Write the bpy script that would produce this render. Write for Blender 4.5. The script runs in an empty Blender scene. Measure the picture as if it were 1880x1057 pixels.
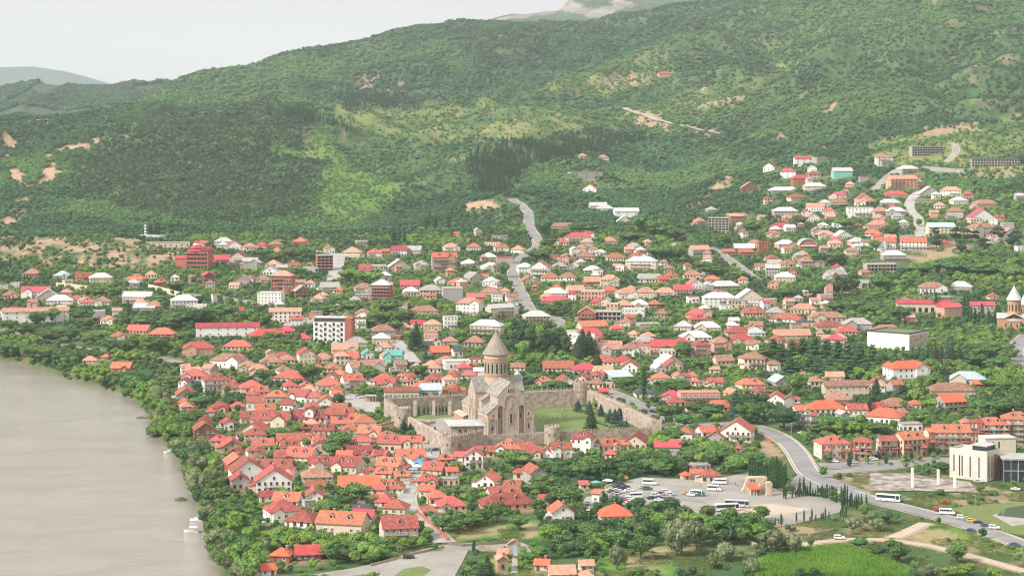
import bpy, bmesh, math, random
import numpy as np
from mathutils import Matrix, Vector

rnd = random.Random(7)
RS = np.random.RandomState(11)
SC = bpy.context.scene
COL = SC.collection

# ------------------------------------------------------------------ camera
F, XC, YH, H = 3700.0, 940.0, 230.0, 178.0     # focal length, principal column, horizon row (photo pixels), eye height
cam_d = bpy.data.cameras.new('camera')
cam = bpy.data.objects.new('camera', cam_d); COL.objects.link(cam)
cam.location = (0, 0, H); cam.rotation_euler = (math.pi/2, 0, 0)
cam_d.sensor_width = 36.0; cam_d.lens = 36.0*F/1880.0
cam_d.shift_y = -(528.5-YH)/1880.0
cam_d.clip_start = 1.0; cam_d.clip_end = 60000.0
SC.camera = cam

# ------------------------------------------------------------------ sky, sun, exposure
SUN_EL, SUN_AZ = math.radians(38), math.radians(-118)    # high soft sun from behind the camera, on its left
world = bpy.data.worlds.new('World'); SC.world = world; world.use_nodes = True
wn = world.node_tree; wn.nodes.clear()
w_out = wn.nodes.new('ShaderNodeOutputWorld'); w_bg = wn.nodes.new('ShaderNodeBackground')
w_sky = wn.nodes.new('ShaderNodeTexSky'); w_sky.sky_type = 'NISHITA'; w_sky.sun_disc = False
w_sky.sun_elevation = SUN_EL; w_sky.sun_rotation = SUN_AZ; w_sky.dust_density = 4.0; w_sky.altitude = 450; w_sky.air_density = 1.0
w_mix = wn.nodes.new('ShaderNodeMix'); w_mix.data_type = 'RGBA'; w_mix.inputs[0].default_value = 0.94
w_tc = wn.nodes.new('ShaderNodeTexCoord'); w_sep = wn.nodes.new('ShaderNodeSeparateXYZ'); wn.links.new(w_tc.outputs['Generated'], w_sep.inputs[0])
w_no = wn.nodes.new('ShaderNodeTexNoise'); w_no.inputs['Scale'].default_value = 2.2; w_no.inputs['Detail'].default_value = 4
w_mp = wn.nodes.new('ShaderNodeMapping'); w_mp.inputs['Scale'].default_value = (1, 1, 5); wn.links.new(w_tc.outputs['Generated'], w_mp.inputs[0]); wn.links.new(w_mp.outputs[0], w_no.inputs['Vector'])
w_ad = wn.nodes.new('ShaderNodeMath'); w_ad.operation = 'MULTIPLY_ADD'; w_ad.inputs[1].default_value = .16; wn.links.new(w_no.outputs['Fac'], w_ad.inputs[0]); wn.links.new(w_sep.outputs[2], w_ad.inputs[2])
w_rp = wn.nodes.new('ShaderNodeValToRGB'); w_rp.color_ramp.elements[0].position = .0; w_rp.color_ramp.elements[1].position = 1.0     # overcast veil: brighter overhead than at the horizon
w_rp.color_ramp.elements[0].color = (.495, .484, .464, 1); w_rp.color_ramp.elements[1].color = (1, 1, .99, 1); wn.links.new(w_ad.outputs[0], w_rp.inputs[0])
w_sc = wn.nodes.new('ShaderNodeVectorMath'); w_sc.operation = 'SCALE'; w_sc.inputs['Scale'].default_value = 9.6; wn.links.new(w_rp.outputs[0], w_sc.inputs[0]); wn.links.new(w_sc.outputs[0], w_mix.inputs[7])
wn.links.new(w_sky.outputs[0], w_mix.inputs[6]); wn.links.new(w_mix.outputs[2], w_bg.inputs[0])
w_bg.inputs[1].default_value = 0.105; wn.links.new(w_bg.outputs[0], w_out.inputs[0])
sun_d = bpy.data.lights.new('sun', 'SUN'); sun_d.energy = 3.7; sun_d.angle = math.radians(10); sun_d.color = (1, .95, .87)
sun = bpy.data.objects.new('sun', sun_d); COL.objects.link(sun)
_sv = Vector((math.sin(SUN_AZ)*math.cos(SUN_EL), math.cos(SUN_AZ)*math.cos(SUN_EL), math.sin(SUN_EL)))
sun.rotation_euler = _sv.to_track_quat('Z', 'Y').to_euler()
SC.view_settings.view_transform = 'Standard'; SC.view_settings.look = 'None'
SC.view_settings.exposure = 0.53; SC.view_settings.gamma = 1.0
SC.cycles.use_denoising = True; SC.cycles.filter_width = 1.15
SC.cycles.max_bounces = 5; SC.cycles.diffuse_bounces = 3; SC.cycles.glossy_bounces = 2; SC.cycles.volume_bounces = 0
SC.cycles.transparent_max_bounces = 6

# ------------------------------------------------------------------ materials
def srgb(c):
    return tuple(((v/255)/12.92 if v <= 10 else (((v/255)+.055)/1.055)**2.4) for v in c)

def material(name, base, alt=None, scale=.5, rough=.85, var=.12, spec=.2, detail=4, coord='Object', metal=0, bump=0, lo=.35, hi=.65, hue=0, stretch=None, third=None, nrough=.65):
    """base and alt colours mixed by noise; each object a little lighter or darker than the next."""
    m = bpy.data.materials.new(name); m.use_nodes = True
    n = m.node_tree; b = n.nodes['Principled BSDF']
    b.inputs['Roughness'].default_value = rough; b.inputs['Metallic'].default_value = metal
    b.inputs['Specular IOR Level'].default_value = spec
    tc = n.nodes.new('ShaderNodeTexCoord'); oi = n.nodes.new('ShaderNodeObjectInfo')
    vec = tc.outputs[coord]
    add = n.nodes.new('ShaderNodeVectorMath'); add.operation = 'ADD'
    mul = n.nodes.new('ShaderNodeMath'); mul.operation = 'MULTIPLY'; mul.inputs[1].default_value = 97.0
    n.links.new(oi.outputs['Random'], mul.inputs[0])
    cmb = n.nodes.new('ShaderNodeCombineXYZ'); n.links.new(mul.outputs[0], cmb.inputs[0]); n.links.new(mul.outputs[0], cmb.inputs[1])
    if stretch:
        mp = n.nodes.new('ShaderNodeMapping'); mp.inputs['Scale'].default_value = stretch
        n.links.new(vec, mp.inputs['Vector']); vec = mp.outputs[0]
    n.links.new(vec, add.inputs[0]); n.links.new(cmb.outputs[0], add.inputs[1])
    no = n.nodes.new('ShaderNodeTexNoise'); no.inputs['Scale'].default_value = scale; no.inputs['Detail'].default_value = detail
    no.inputs['Roughness'].default_value = nrough
    n.links.new(add.outputs[0], no.inputs['Vector'])
    rp = n.nodes.new('ShaderNodeValToRGB')
    rp.color_ramp.elements[0].position = lo; rp.color_ramp.elements[1].position = hi
    rp.color_ramp.elements[0].color = (*(alt or tuple(v*.75 for v in base)), 1); rp.color_ramp.elements[1].color = (*base, 1)
    if third:
        e = rp.color_ramp.elements.new(min(.98, hi+.12)); e.color = (*third, 1)
    n.links.new(no.outputs['Fac'], rp.inputs[0])
    hs = n.nodes.new('ShaderNodeHueSaturation')
    mr = n.nodes.new('ShaderNodeMapRange'); mr.inputs['To Min'].default_value = 1-var; mr.inputs['To Max'].default_value = 1+var
    n.links.new(oi.outputs['Random'], mr.inputs['Value']); n.links.new(mr.outputs[0], hs.inputs['Value'])
    if hue:
        wnz = n.nodes.new('ShaderNodeTexWhiteNoise'); wnz.noise_dimensions = '1D'; n.links.new(mul.outputs[0], wnz.inputs['W'])
        mh = n.nodes.new('ShaderNodeMapRange'); mh.inputs['To Min'].default_value = .5-hue; mh.inputs['To Max'].default_value = .5+hue
        n.links.new(wnz.outputs['Value'], mh.inputs['Value']); n.links.new(mh.outputs[0], hs.inputs['Hue'])
    n.links.new(rp.outputs[0], hs.inputs['Color']); n.links.new(hs.outputs[0], b.inputs['Base Color'])
    if bump:
        bp = n.nodes.new('ShaderNodeBump'); bp.inputs['Strength'].default_value = bump; bp.inputs['Distance'].default_value = .3
        n.links.new(no.outputs['Fac'], bp.inputs['Height']); n.links.new(bp.outputs[0], b.inputs['Normal'])
    return m

def plain(name, c, rough=.6, spec=.3, metal=0):
    m = bpy.data.materials.new(name); m.use_nodes = True
    b = m.node_tree.nodes['Principled BSDF']; b.inputs['Base Color'].default_value = (*c, 1)
    b.inputs['Roughness'].default_value = rough; b.inputs['Specular IOR Level'].default_value = spec; b.inputs['Metallic'].default_value = metal
    return m

M = {}
# roofs
M['Ro'] = material('terracotta_tile', (.49,.155,.108), (.30,.078,.055), 1.1, var=.24, hue=.016, third=(.56,.30,.22), detail=10, nrough=.78, lo=.40, hi=.58)
M['Rd'] = material('dark_terracotta_tile', (.36,.105,.08), (.20,.055,.045), .55, var=.18, hue=.01, third=(.46,.21,.15), detail=10, nrough=.78, lo=.40, hi=.58)
M['Rb'] = material('brown_weathered_tile', (.38,.20,.14), (.21,.11,.08), .55, var=.18, third=(.48,.31,.22), detail=10, nrough=.78, lo=.40, hi=.58)
M['Rr'] = material('red_sheet_metal', (.50,.075,.085), (.37,.05,.06), .3, rough=.55, var=.25, hue=.012, detail=9)
M['Rq'] = material('bright_orange_sheet', (.60,.145,.075), (.50,.10,.055), .4, rough=.6, var=.12, detail=9)
M['Rw'] = material('pale_sheet_metal', (.56,.55,.53), (.40,.39,.38), .3, rough=.55, var=.14, detail=10, stretch=(1,2,1))
M['Ry'] = material('grey_fibre_cement', (.40,.37,.34), (.26,.24,.22), .5, var=.15, third=(.48,.44,.4))
M['Ru'] = material('blue_grey_metal', (.42,.49,.505), (.33,.39,.41), .3, rough=.6, var=.1)
M['Rn'] = material('teal_sheet_metal', (.13,.38,.33), (.10,.30,.27), .3, rough=.5, var=.1)
M['Rk'] = material('dark_grey_sheet', (.085,.09,.105), (.06,.065,.075), .4, rough=.6, var=.1)
M['Rp'] = material('faded_pink_tile', (.55,.29,.205), (.38,.18,.13), .55, var=.15, third=(.64,.42,.32), detail=10, nrough=.78, lo=.40, hi=.58)
M['Rg'] = material('grey_concrete_roof', (.44,.42,.39), (.30,.29,.27), .4, var=.15)
# walls
M['Ww'] = material('white_plaster', (.76,.74,.70), (.66,.64,.60), .35, var=.06, lo=.2, hi=.5)
M['Wc'] = material('cream_plaster', (.66,.56,.44), (.54,.44,.34), .35, var=.12, lo=.2, hi=.55)
M['Wg'] = material('grey_block', (.46,.43,.39), (.33,.31,.28), .5, var=.14)
M['Wp'] = material('pink_plaster', (.66,.36,.27), (.54,.28,.21), .35, var=.12, lo=.2, hi=.55)
M['Wk'] = material('red_brick', (.46,.17,.11), (.33,.11,.075), .7, var=.12)
M['Wn'] = material('brown_timber', (.24,.13,.08), (.15,.08,.05), .8, var=.15)
M['Wt'] = material('mint_paint', (.25,.60,.48), (.20,.5,.40), .4, var=.05)
M['Wr'] = material('red_paint', (.50,.06,.05), (.4,.05,.04), .4, var=.05)
M['Wu'] = material('tan_stone', (.46,.33,.22), (.34,.24,.16), .6, var=.1)
M['frame_white'] = plain('white_window_frame', (.72,.71,.68)); M['frame_brown'] = plain('brown_window_frame', (.16,.08,.05))
M['glass'] = plain('dark_window_glass', (.035,.042,.05), .15, .5)
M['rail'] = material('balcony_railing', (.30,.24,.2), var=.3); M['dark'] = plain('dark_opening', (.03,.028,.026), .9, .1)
M['stone'] = material('pale_sandstone', (.49,.405,.315), (.34,.295,.235), .30, var=.02, detail=14, third=(.50,.29,.22), lo=.38, hi=.52, nrough=.72)
M['stone_pink'] = material('rose_sandstone', (.52,.29,.21), (.40,.22,.16), .6, var=.02, detail=10, nrough=.75)
M['stone_green'] = material('greenish_sandstone', (.40,.40,.30), (.30,.31,.23), .5, var=.02, detail=10, nrough=.75)
M['stone_dark'] = material('niche_shade_stone', (.36,.27,.21), (.26,.2,.16), .3, var=.02)  # darker copy of the sandstone meant as niche shade; no face uses it
M['slab'] = material('grey_stone_slabs', (.33,.30,.265), (.17,.16,.145), .45, detail=10, var=.02, third=(.42,.375,.325), nrough=.78, lo=.4, hi=.56)
M['slab_brown'] = material('brown_stone_slabs', (.36,.30,.25), (.23,.19,.16), .5, detail=10, var=.02, third=(.44,.38,.32), nrough=.75)
M['wallstone'] = material('fortress_rubble', (.45,.365,.295), (.27,.215,.175), .45, detail=14, var=.06, third=(.52,.38,.30), lo=.40, hi=.57)
M['church'] = material('honey_stone', (.52,.31,.19), (.38,.22,.14), .5, var=.02)
M['asphalt'] = material('worn_asphalt', (.27,.258,.25), (.19,.182,.178), .10, var=.02, detail=10)
M['gravel'] = material('pale_gravel', (.34,.315,.285), (.235,.215,.19), .06, detail=14, var=.02, third=(.40,.375,.34))
M['dirt'] = material('dirt_track', (.47,.38,.30), (.36,.29,.21), .1, detail=8, var=.02)
M['cladding'] = material('pale_cladding', (.60,.555,.50), (.53,.485,.43), .3, var=0); M['ruin'] = material('stained_ruin_floor', (.37,.32,.28), (.15,.13,.11), .16, detail=14, var=0, third=(.45,.40,.36), lo=.40, hi=.56)
M['concrete'] = material('concrete', (.40,.375,.35), (.28,.265,.245), .15, detail=12, var=.05)
M['paint'] = plain('white_road_paint', (.75,.75,.73)); M['kerb'] = material('kerb_stone', (.5,.47,.43), var=.05)
M['lawn'] = material('lawn', (.115,.18,.042), (.16,.17,.062), .09, detail=14, var=.02, third=(.22,.205,.10), lo=.42, hi=.53, nrough=.75)
M['pitch'] = material('dark_turf', (.06,.095,.055), (.05,.08,.045), .2, var=.02)
M['steel'] = plain('galvanised_steel', (.5,.5,.5), .5); M['post'] = plain('weathered_post', (.35,.33,.30), .8)
M['bark'] = material('bark', (.15,.11,.08), (.09,.065,.05), 2, var=.2)

# ------------------------------------------------------------------ object helpers
class MB:
    """Collects faces with material slots; build() links them as one mesh object."""
    def __init__(s): s.v = []; s.f = []; s.mi = []; s.mats = []
    def slot(s, m):
        if m not in s.mats: s.mats.append(m)
        return s.mats.index(m)
    def poly(s, pts, m):
        i = len(s.v); s.v.extend([tuple(p) for p in pts]); s.f.append(tuple(range(i, i+len(pts)))); s.mi.append(s.slot(m))
    def mesh(s, vs, fs, m):
        i = len(s.v); k = s.slot(m); s.v.extend([tuple(p) for p in vs])
        for f in fs: s.f.append(tuple(i+j for j in f)); s.mi.append(k)
    def box(s, x0, x1, y0, y1, z0, z1, m, bottom=True):
        vs = [(x0,y0,z0),(x1,y0,z0),(x1,y1,z0),(x0,y1,z0),(x0,y0,z1),(x1,y0,z1),(x1,y1,z1),(x0,y1,z1)]
        fs = [(4,5,6,7),(0,1,5,4),(1,2,6,5),(2,3,7,6),(3,0,4,7)] + ([(3,2,1,0)] if bottom else [])
        s.mesh(vs, fs, m)
    def prism(s, prof, y0, y1, m):
        """profile of (x, z) counter-clockwise seen from -y, extruded along y"""
        n = len(prof); vs = [(x,y0,z) for x,z in prof] + [(x,y1,z) for x,z in prof]
        fs = [tuple(range(n)), tuple(range(2*n-1, n-1, -1))] + [(i, n+i, n+(i+1)%n, (i+1)%n) for i in range(n)]
        s.mesh(vs, fs, m)
    def prism_x(s, prof, x0, x1, m):
        """profile of (y, z) extruded along x"""
        n = len(prof); vs = [(x0,y,z) for y,z in prof] + [(x1,y,z) for y,z in prof]
        fs = [tuple(range(n-1,-1,-1)), tuple(range(n, 2*n))] + [((i+1)%n, n+(i+1)%n, n+i, i) for i in range(n)]
        s.mesh(vs, fs, m)
    def lathe(s, prof, m, n=20, cx=0, cy=0, cap=True):
        """profile of (r, z) from bottom to top turned round z"""
        vs = []; fs = []
        for r, z in prof:
            for i in range(n):
                a = 2*math.pi*i/n; vs.append((cx+r*math.cos(a), cy+r*math.sin(a), z))
        for k in range(len(prof)-1):
            for i in range(n):
                j = (i+1) % n; fs.append((k*n+i, k*n+j, (k+1)*n+j, (k+1)*n+i))
        if cap: fs.append(tuple((len(prof)-1)*n+i for i in range(n)))
        s.mesh(vs, fs, m)
    def tube(s, p, q, r, m, n=6):
        p = Vector(p); q = Vector(q); d = (q-p).normalized(); a = d.orthogonal().normalized(); b = d.cross(a)
        vs = [p+(a*math.cos(2*math.pi*i/n)+b*math.sin(2*math.pi*i/n))*r for i in range(n)] + [q+(a*math.cos(2*math.pi*i/n)+b*math.sin(2*math.pi*i/n))*r for i in range(n)]
        s.mesh(vs, [(i,(i+1)%n,n+(i+1)%n,n+i) for i in range(n)] + [tuple(range(n,2*n)), tuple(range(n-1,-1,-1))], m)
    def data(s, name, smooth=False):
        me = bpy.data.meshes.new(name); me.from_pydata(s.v, [], s.f)
        for m in s.mats: me.materials.append(m)
        me.polygons.foreach_set('material_index', s.mi)
        if smooth: me.polygons.foreach_set('use_smooth', [True]*len(me.polygons))
        me.update(); return me
    def build(s, name, parent=None, loc=None, smooth=False):
        return link(name, s.data(name, smooth), parent, loc)

def link(name, data, parent=None, loc=None):
    o = bpy.data.objects.new(name, data); COL.objects.link(o)
    if parent is not None: o.parent = parent
    if loc is not None: o.location = loc
    return o
def root(name, loc, rz=0):
    o = bpy.data.objects.new(name, None); COL.objects.link(o); o.location = loc; o.rotation_euler = (0,0,rz); o.empty_display_size = .5
    return o
def tag(o, label, cat, group=None):
    o['label'] = label; o['category'] = cat
    if group: o['group'] = group
    return o
def setting(o, kind='structure', label=None):
    o['kind'] = kind
    if label: o['label'] = label
    return o
def copy_tree(o, parent=None):
    c = o.copy(); COL.objects.link(c)
    if parent is not None: c.parent = parent
    for ch in list(o.children): copy_tree(ch, c)
    return c

# things wait here for their labels: (object, look, photo x, photo y); see the end of the script
PENDING = []
def later(o, look, cat, group, px, py):
    o['category'] = cat
    if group: o['group'] = group
    PENDING.append((o, look, px, py)); return o
# ------------------------------------------------------------------ terrain
def _hash(ix, iy, s):
    h = (ix.astype(np.int64)*374761393 + iy.astype(np.int64)*668265263 + s*974711) & 0x7fffffff
    h = ((h ^ (h >> 13))*1274126177) & 0x7fffffff
    return ((h ^ (h >> 16)) & 0xffff)/65535.0
def vnoise(x, y, s=0):
    x = np.asarray(x, float); y = np.asarray(y, float)
    ix = np.floor(x); iy = np.floor(y); fx = x-ix; fy = y-iy
    fx = fx*fx*fx*(fx*(fx*6-15)+10); fy = fy*fy*fy*(fy*(fy*6-15)+10)
    a = _hash(ix,iy,s); b = _hash(ix+1,iy,s); c = _hash(ix,iy+1,s); d = _hash(ix+1,iy+1,s)
    return (a*(1-fx)+b*fx)*(1-fy) + (c*(1-fx)+d*fx)*fy
def fbm(x, y, s=0, o=4):
    t = 0; amp = .5; n = 0
    for k in range(o): t = t+amp*vnoise(x*2**k, y*2**k, s+k*17); n += amp; amp *= .5
    return t/n
def ridged(x, y, s=0, o=4):
    t = 0; amp = .5; n = 0
    for k in range(o): t = t+amp*(1-np.abs(2*vnoise(x*2**k, y*2**k, s+k*17)-1)); n += amp; amp *= .5
    return t/n

PROFILE = [  # distance, then (photo column, photo row) of the ground at that distance; a plain number is a height in metres
 (450, 3), (700, 3.5), (850, 4.5), (1000, 6), (1120, 8), (1250, 10), (1400, 13), (1550, 16.5),
 (1700, [(-500,574),(0,574),(470,572),(940,569),(1410,563),(1880,550),(2400,545)]),
 (1900, [(-500,520),(0,518),(300,515),(470,511),(940,508),(1300,503),(1500,496),(1700,484),(1880,474),(2400,465)]),
 (2100, [(-500,437),(0,437),(200,438),(300,446),(380,458),(470,463),(705,459),(940,460),(1175,458),(1300,455),(1410,446),(1645,424),(1880,404),(2400,390)]),
 (2250, [(-500,438),(0,441),(200,442),(300,443),(470,442),(705,438),(940,432),(1175,432),(1300,432),(1410,412),(1645,382),(1880,358),(2400,340)]),
 (2450, [(-500,425),(0,425),(235,420),(470,420),(620,424),(705,420),(800,412),(940,400),(1100,398),(1230,402),(1300,388),(1410,362),(1645,330),(1880,308),(2400,290)]),
 (2700, [(-500,370),(0,372),(235,368),(470,370),(620,385),(720,392),(800,375),(940,352),(1100,358),(1200,368),(1260,372),(1330,340),(1410,320),(1560,292),(1645,280),(1880,262),(2400,240)]),
 (3000, [(-500,300),(0,305),(235,295),(470,300),(600,330),(720,352),(820,330),(900,300),(1000,300),(1100,315),(1200,330),(1280,335),(1340,320),(1410,300),(1560,262),(1645,248),(1880,225),(2400,190)]),
 (3300, [(-500,235),(0,240),(235,222),(470,230),(600,265),(720,300),(820,290),(900,268),(1000,265),(1100,275),(1200,275),(1300,262),(1400,250),(1500,225),(1645,195),(1880,160),(2400,110)]),
 (3600, [(-500,205),(0,208),(235,190),(400,188),(470,190),(600,212),(720,240),(820,240),(940,232),(1100,225),(1200,218),(1300,212),(1400,200),(1500,170),(1645,140),(1880,95),(2400,30)]),
 (3900, [(-500,222),(0,225),(235,202),(470,190),(600,198),(720,212),(820,212),(940,205),(1100,190),(1200,180),(1300,170),(1400,150),(1500,120),(1645,85),(1880,30),(2400,-60)]),
 (4300, [(-500,235),(0,238),(200,225),(260,200),(470,178),(600,172),(720,172),(940,160),(1100,145),(1200,130),(1300,120),(1400,105),(1500,75),(1645,35),(1880,-30),(2400,-130)]),
 (4800, [(-500,262),(0,262),(180,255),(240,215),(300,168),(340,150),(390,138),(430,136),(480,148),(600,130),(720,115),(940,95),(1100,80),(1300,45),(1500,10),(1880,-80),(2400,-180)]),
 (5300, [(-500,290),(0,290),(200,275),(300,190),(430,133),(500,114),(560,95),(640,85),(700,72),(750,60),(800,53),(860,50),(940,49),(1040,55),(1130,47),(1200,34),(1300,16),(1500,-38),(1880,-140),(2400,-230)]),
 (5700, [(-500,300),(0,300),(260,280),(430,145),(560,96),(700,74),(800,54),(940,50),(1130,40),(1300,8),(1500,-40),(1880,-130),(2400,-220)]),
 (6400, [(-500,310),(0,310),(430,190),(700,140),(940,110),(1130,95),(1300,70),(1500,20),(1880,-70),(2400,-160)]),
]
GX = np.arange(-520, 2401, 6.0); GU = (GX-XC)/F
GY = 450*np.exp(np.arange(0, 1, 1/430.)*math.log(6400/450.)); GLY = np.log(GY)
_rows = []
for Yk, spec in PROFILE:
    if isinstance(spec, (int, float)): zz = np.full(len(GX), float(spec))
    else:
        p = np.array(spec, float); yy = np.interp(GX, p[:,0], p[:,1])
        k = np.exp(-.5*(np.arange(-18,19)/6.0)**2); k /= k.sum()
        yy = np.convolve(np.pad(yy, 18, mode='edge'), k, 'valid')
        zz = H-(yy-YH)*Yk/F
    _rows.append(zz)
_rows = np.array(_rows); _yk = np.array([p[0] for p in PROFILE], float)
def _monocubic(xk, V, x):
    """cubic Hermite with limited slopes, along axis 0"""
    h = np.diff(xk)[:,None]; d = np.diff(V, axis=0)/h
    m = np.zeros_like(V); m[1:-1] = np.where(d[1:]*d[:-1] > 0, 2*d[1:]*d[:-1]/(d[1:]+d[:-1]+1e-12), 0); m[0] = d[0]; m[-1] = d[-1]
    i = np.clip(np.searchsorted(xk, x)-1, 0, len(xk)-2); hh = (xk[i+1]-xk[i])[:,None]; t = ((x-xk[i])/(xk[i+1]-xk[i]))[:,None]
    return (2*t**3-3*t**2+1)*V[i] + (t**3-2*t**2+t)*hh*m[i] + (-2*t**3+3*t**2)*V[i+1] + (t**3-t**2)*hh*m[i+1]
GZ = _monocubic(_yk, _rows, GY)
WX = GU[None,:]*GY[:,None]; WY = np.repeat(GY[:,None], len(GU), 1)
_sy0 = YH+F*(H-GZ)/GY[:,None]; _sx0 = XC+GU[None,:]*F
amp = np.interp(GY, [450,2150,2600,3200,4200,5000,5400,6400], [0,0,14,58,84,46,8,8])[:,None]
amp = amp*np.interp(_sx0, [250, 620], [.35, 1])*(1-.8*np.exp(-((_sx0-1225)/170)**2-((_sy0-222)/48)**2))
_ca, _sa = .83, .56                       # spurs run down towards the river, gullies between them
_ac, _al = WX*_ca-WY*_sa, WX*_sa+WY*_ca
_r1 = ridged(_ac/600+.3, _al/2100, 3, 2); _r2 = ridged(_ac/230, _al/700, 13, 3); RID = .65*_r1+.35*_r2
GZ += 1.25*amp*(2*_r1-1.62) + .6*amp*(2*_r2-1.3) + amp*.35*(fbm(WX/90, WY/90, 9, 3)*2-1)
GZ += np.interp(GY, [4300,4900,5500,6400], [0,16,20,10])[:,None]*(fbm(WX/150, WY/150, 29, 3)*2-1)
GZ += np.interp(GY, [450,1000,1600,2200], [.0,.4,1.2,2.5])[:,None]*(fbm(WX/60, WY/60, 5, 3)*2-1)
# bare hill on the left gets small gullies
_hs = np.clip((330-(XC+GU*F))/80, 0, 1)[None,:]*np.interp(GY, [1900,1980,2120,2200], [0,1,1,0])[:,None]
GZ += _hs*7*(ridged(WX/45, WY/70, 21, 3)-.5)

BANK = [(-900,628),(-300,640),(0,660),(45,668),(100,688),(200,715),(255,737),(270,760),(272,785),(298,815),(328,850),(342,880),(350,912),(364,945),(376,975),(386,1010),(398,1057),(410,1110),(430,1250),(500,1500)]
def at_z(x, y, z=0.):
    Y = F*(H-z)/(y-YH); return ((x-XC)/F*Y, Y)
BW = np.array([at_z(x, y) for x, y in BANK])
def in_poly(px, py, poly):
    px = np.asarray(px, float); py = np.asarray(py, float); c = np.zeros(px.shape, bool); n = len(poly)
    for i in range(n):
        x0, y0 = poly[i]; x1, y1 = poly[(i+1) % n]
        if y0 == y1: continue
        c ^= ((y0 > py) != (y1 > py)) & (px < (x1-x0)*(py-y0)/(y1-y0)+x0)
    return c
def dist_line(px, py, line, closed=False):
    d = np.full(np.shape(px), 1e9)
    L = list(line)+([line[0]] if closed else [])
    for (x0, y0), (x1, y1) in zip(L[:-1], L[1:]):
        dx, dy = x1-x0, y1-y0; q = dx*dx+dy*dy+1e-9
        t = np.clip(((px-x0)*dx+(py-y0)*dy)/q, 0, 1)
        d = np.minimum(d, np.hypot(px-x0-t*dx, py-y0-t*dy))
    return d
RIVER = [tuple(p) for p in BW] + [(-2500, 400), (-2500, 1700)]
def bank_dist(x, y):
    d = dist_line(x, y, BW); return np.where(in_poly(x, y, RIVER), -d, d)
_near = GY < 1900
_d = bank_dist(WX[_near], WY[_near]); _t = np.clip((_d+4)/9, 0, 1); _t = _t*_t*(3-2*_t)
_zl = 2.2+(GZ[_near]-2.2)*np.clip(_d/75, 0, 1)**.8
GZ[_near] = -3+_t*(_zl+3)

def ground_z(x, y):
    x = np.asarray(x, float); y = np.asarray(y, float)
    u = np.clip((x/y-GU[0])/(GU[1]-GU[0]), 0, len(GU)-1.001); v = np.clip((np.log(y)-GLY[0])/(GLY[1]-GLY[0]), 0, len(GLY)-1.001)
    i = u.astype(int); j = v.astype(int); a = u-i; b = v-j
    return (GZ[j,i]*(1-a)+GZ[j,i+1]*a)*(1-b) + (GZ[j+1,i]*(1-a)+GZ[j+1,i+1]*a)*b
SCR = YH+F*(H-GZ)/GY[:,None]            # photo row of every terrain vertex
def ground(px, py):
    """first ground point met by the sight line through photo pixel (px, py)"""
    c = min(max((px-GX[0])/6.0, 0), len(GX)-1.001); i = int(c); a = c-i
    col = SCR[:,i]*(1-a)+SCR[:,i+1]*a
    j = np.argmax(col <= py) if (col <= py).any() else len(GY)-1
    if j > 0:
        t = (col[j-1]-py)/(col[j-1]-col[j]+1e-9); Y = math.exp(GLY[j-1]+t*(GLY[j]-GLY[j-1]))
    else: Y = F*(H-3)/(py-YH)
    X = (px-XC)/F*Y
    return X, Y, float(ground_z(X, Y))
def screen(x, y, z): return XC+F*x/y, YH+F*(H-z)/y

# what covers the ground: bare soil, fresh meadow, gravel
SX = XC+GU[None,:]*F+0*GY[:,None]
BARE = [([(0,434),(60,432),(200,434),(300,446),(335,470),(300,492),(200,492),(100,482),(0,470)], .88, 1),
 ([(6,310),(30,306),(50,332),(42,348),(26,332)], 1, 2), ([(46,350),(72,308),(86,300),(108,297),(106,322),(82,336),(66,352)], 1, 2), ([(30,362),(66,352),(50,372),(28,380)], .8, 0), ([(0,395),(60,368),(36,408),(0,418)], .9, 0),
 ([(58,210),(98,212),(92,230),(65,226)], .9, 0), ([(120,265),(180,250),(185,262),(100,285),(70,292)], .9, 0), ([(0,240),(30,250),(25,290),(0,300)], .8, 0),
 ([(848,370),(910,366),(920,384),(856,390)], 1, 0), ([(1150,205),(1190,210),(1250,225),(1312,245),(1240,246),(1170,228)], .8, 0),
 ([(1235,392),(1300,350),(1345,325),(1345,340),(1270,388)], .9, 0), ([(1503,206),(1533,178),(1542,188),(1515,207)], 1, 0),
 ([(1270,195),(1350,172),(1370,185),(1290,203)], .7, 0), ([(1420,250),(1450,236),(1460,248),(1430,258)], .7, 0), ([(1110,150),(1160,130),(1215,140),(1200,152),(1120,158)], .7, 0),
 ([(640,160),(680,140),(695,146),(665,164)], .9, 0), ([(700,165),(740,152),(748,162),(710,170)], .7, 0),
 ([(1750,300),(1880,300),(1880,335),(1780,330)], .5, 1), ([(1690,235),(1790,225),(1800,240),(1700,248)], .7, 0), ([(1600,350),(1660,310),(1680,320),(1620,365)], .4, 1),
 ([(1650,460),(1780,440),(1790,470),(1660,500)], .7, 1), ([(1660,540),(1700,530),(1700,560),(1660,560)], .7, 1),
 ([(560,470),(620,470),(640,520),(560,510)], .6, 1), ([(820,430),(900,430),(900,450),(820,450)], .5, 1), ([(1020,320),(1110,320),(1120,345),(1020,340)], .6, 1),
 ([(1500,870),(1600,858),(1720,880),(1880,900),(1880,926),(1740,932),(1600,910),(1530,890)], .62, 1),
 ([(1430,965),(1560,952),(1640,980),(1700,965),(1760,985),(1740,1005),(1600,1000),(1450,1003)], .62, 1), ([(1700,985),(1880,1010),(1880,1057),(1800,1040),(1720,1010)], .45, 1),
 ([(1400,800),(1440,830),(1440,870),(1400,860)], .7, 1), ([(840,955),(880,950),(930,965),(920,985),(850,990)], .5, 1), ([(950,965),(985,962),(995,985),(960,990)], .7, 1),
 ([(1160,1000),(1290,1010),(1280,1057),(1150,1045)], .7, 1), ([(1180,1005),(1330,990),(1390,1015),(1290,1030)], .5, 1), ([(1720,640),(1800,640),(1800,700),(1740,720)], .3, 1)]
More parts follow.
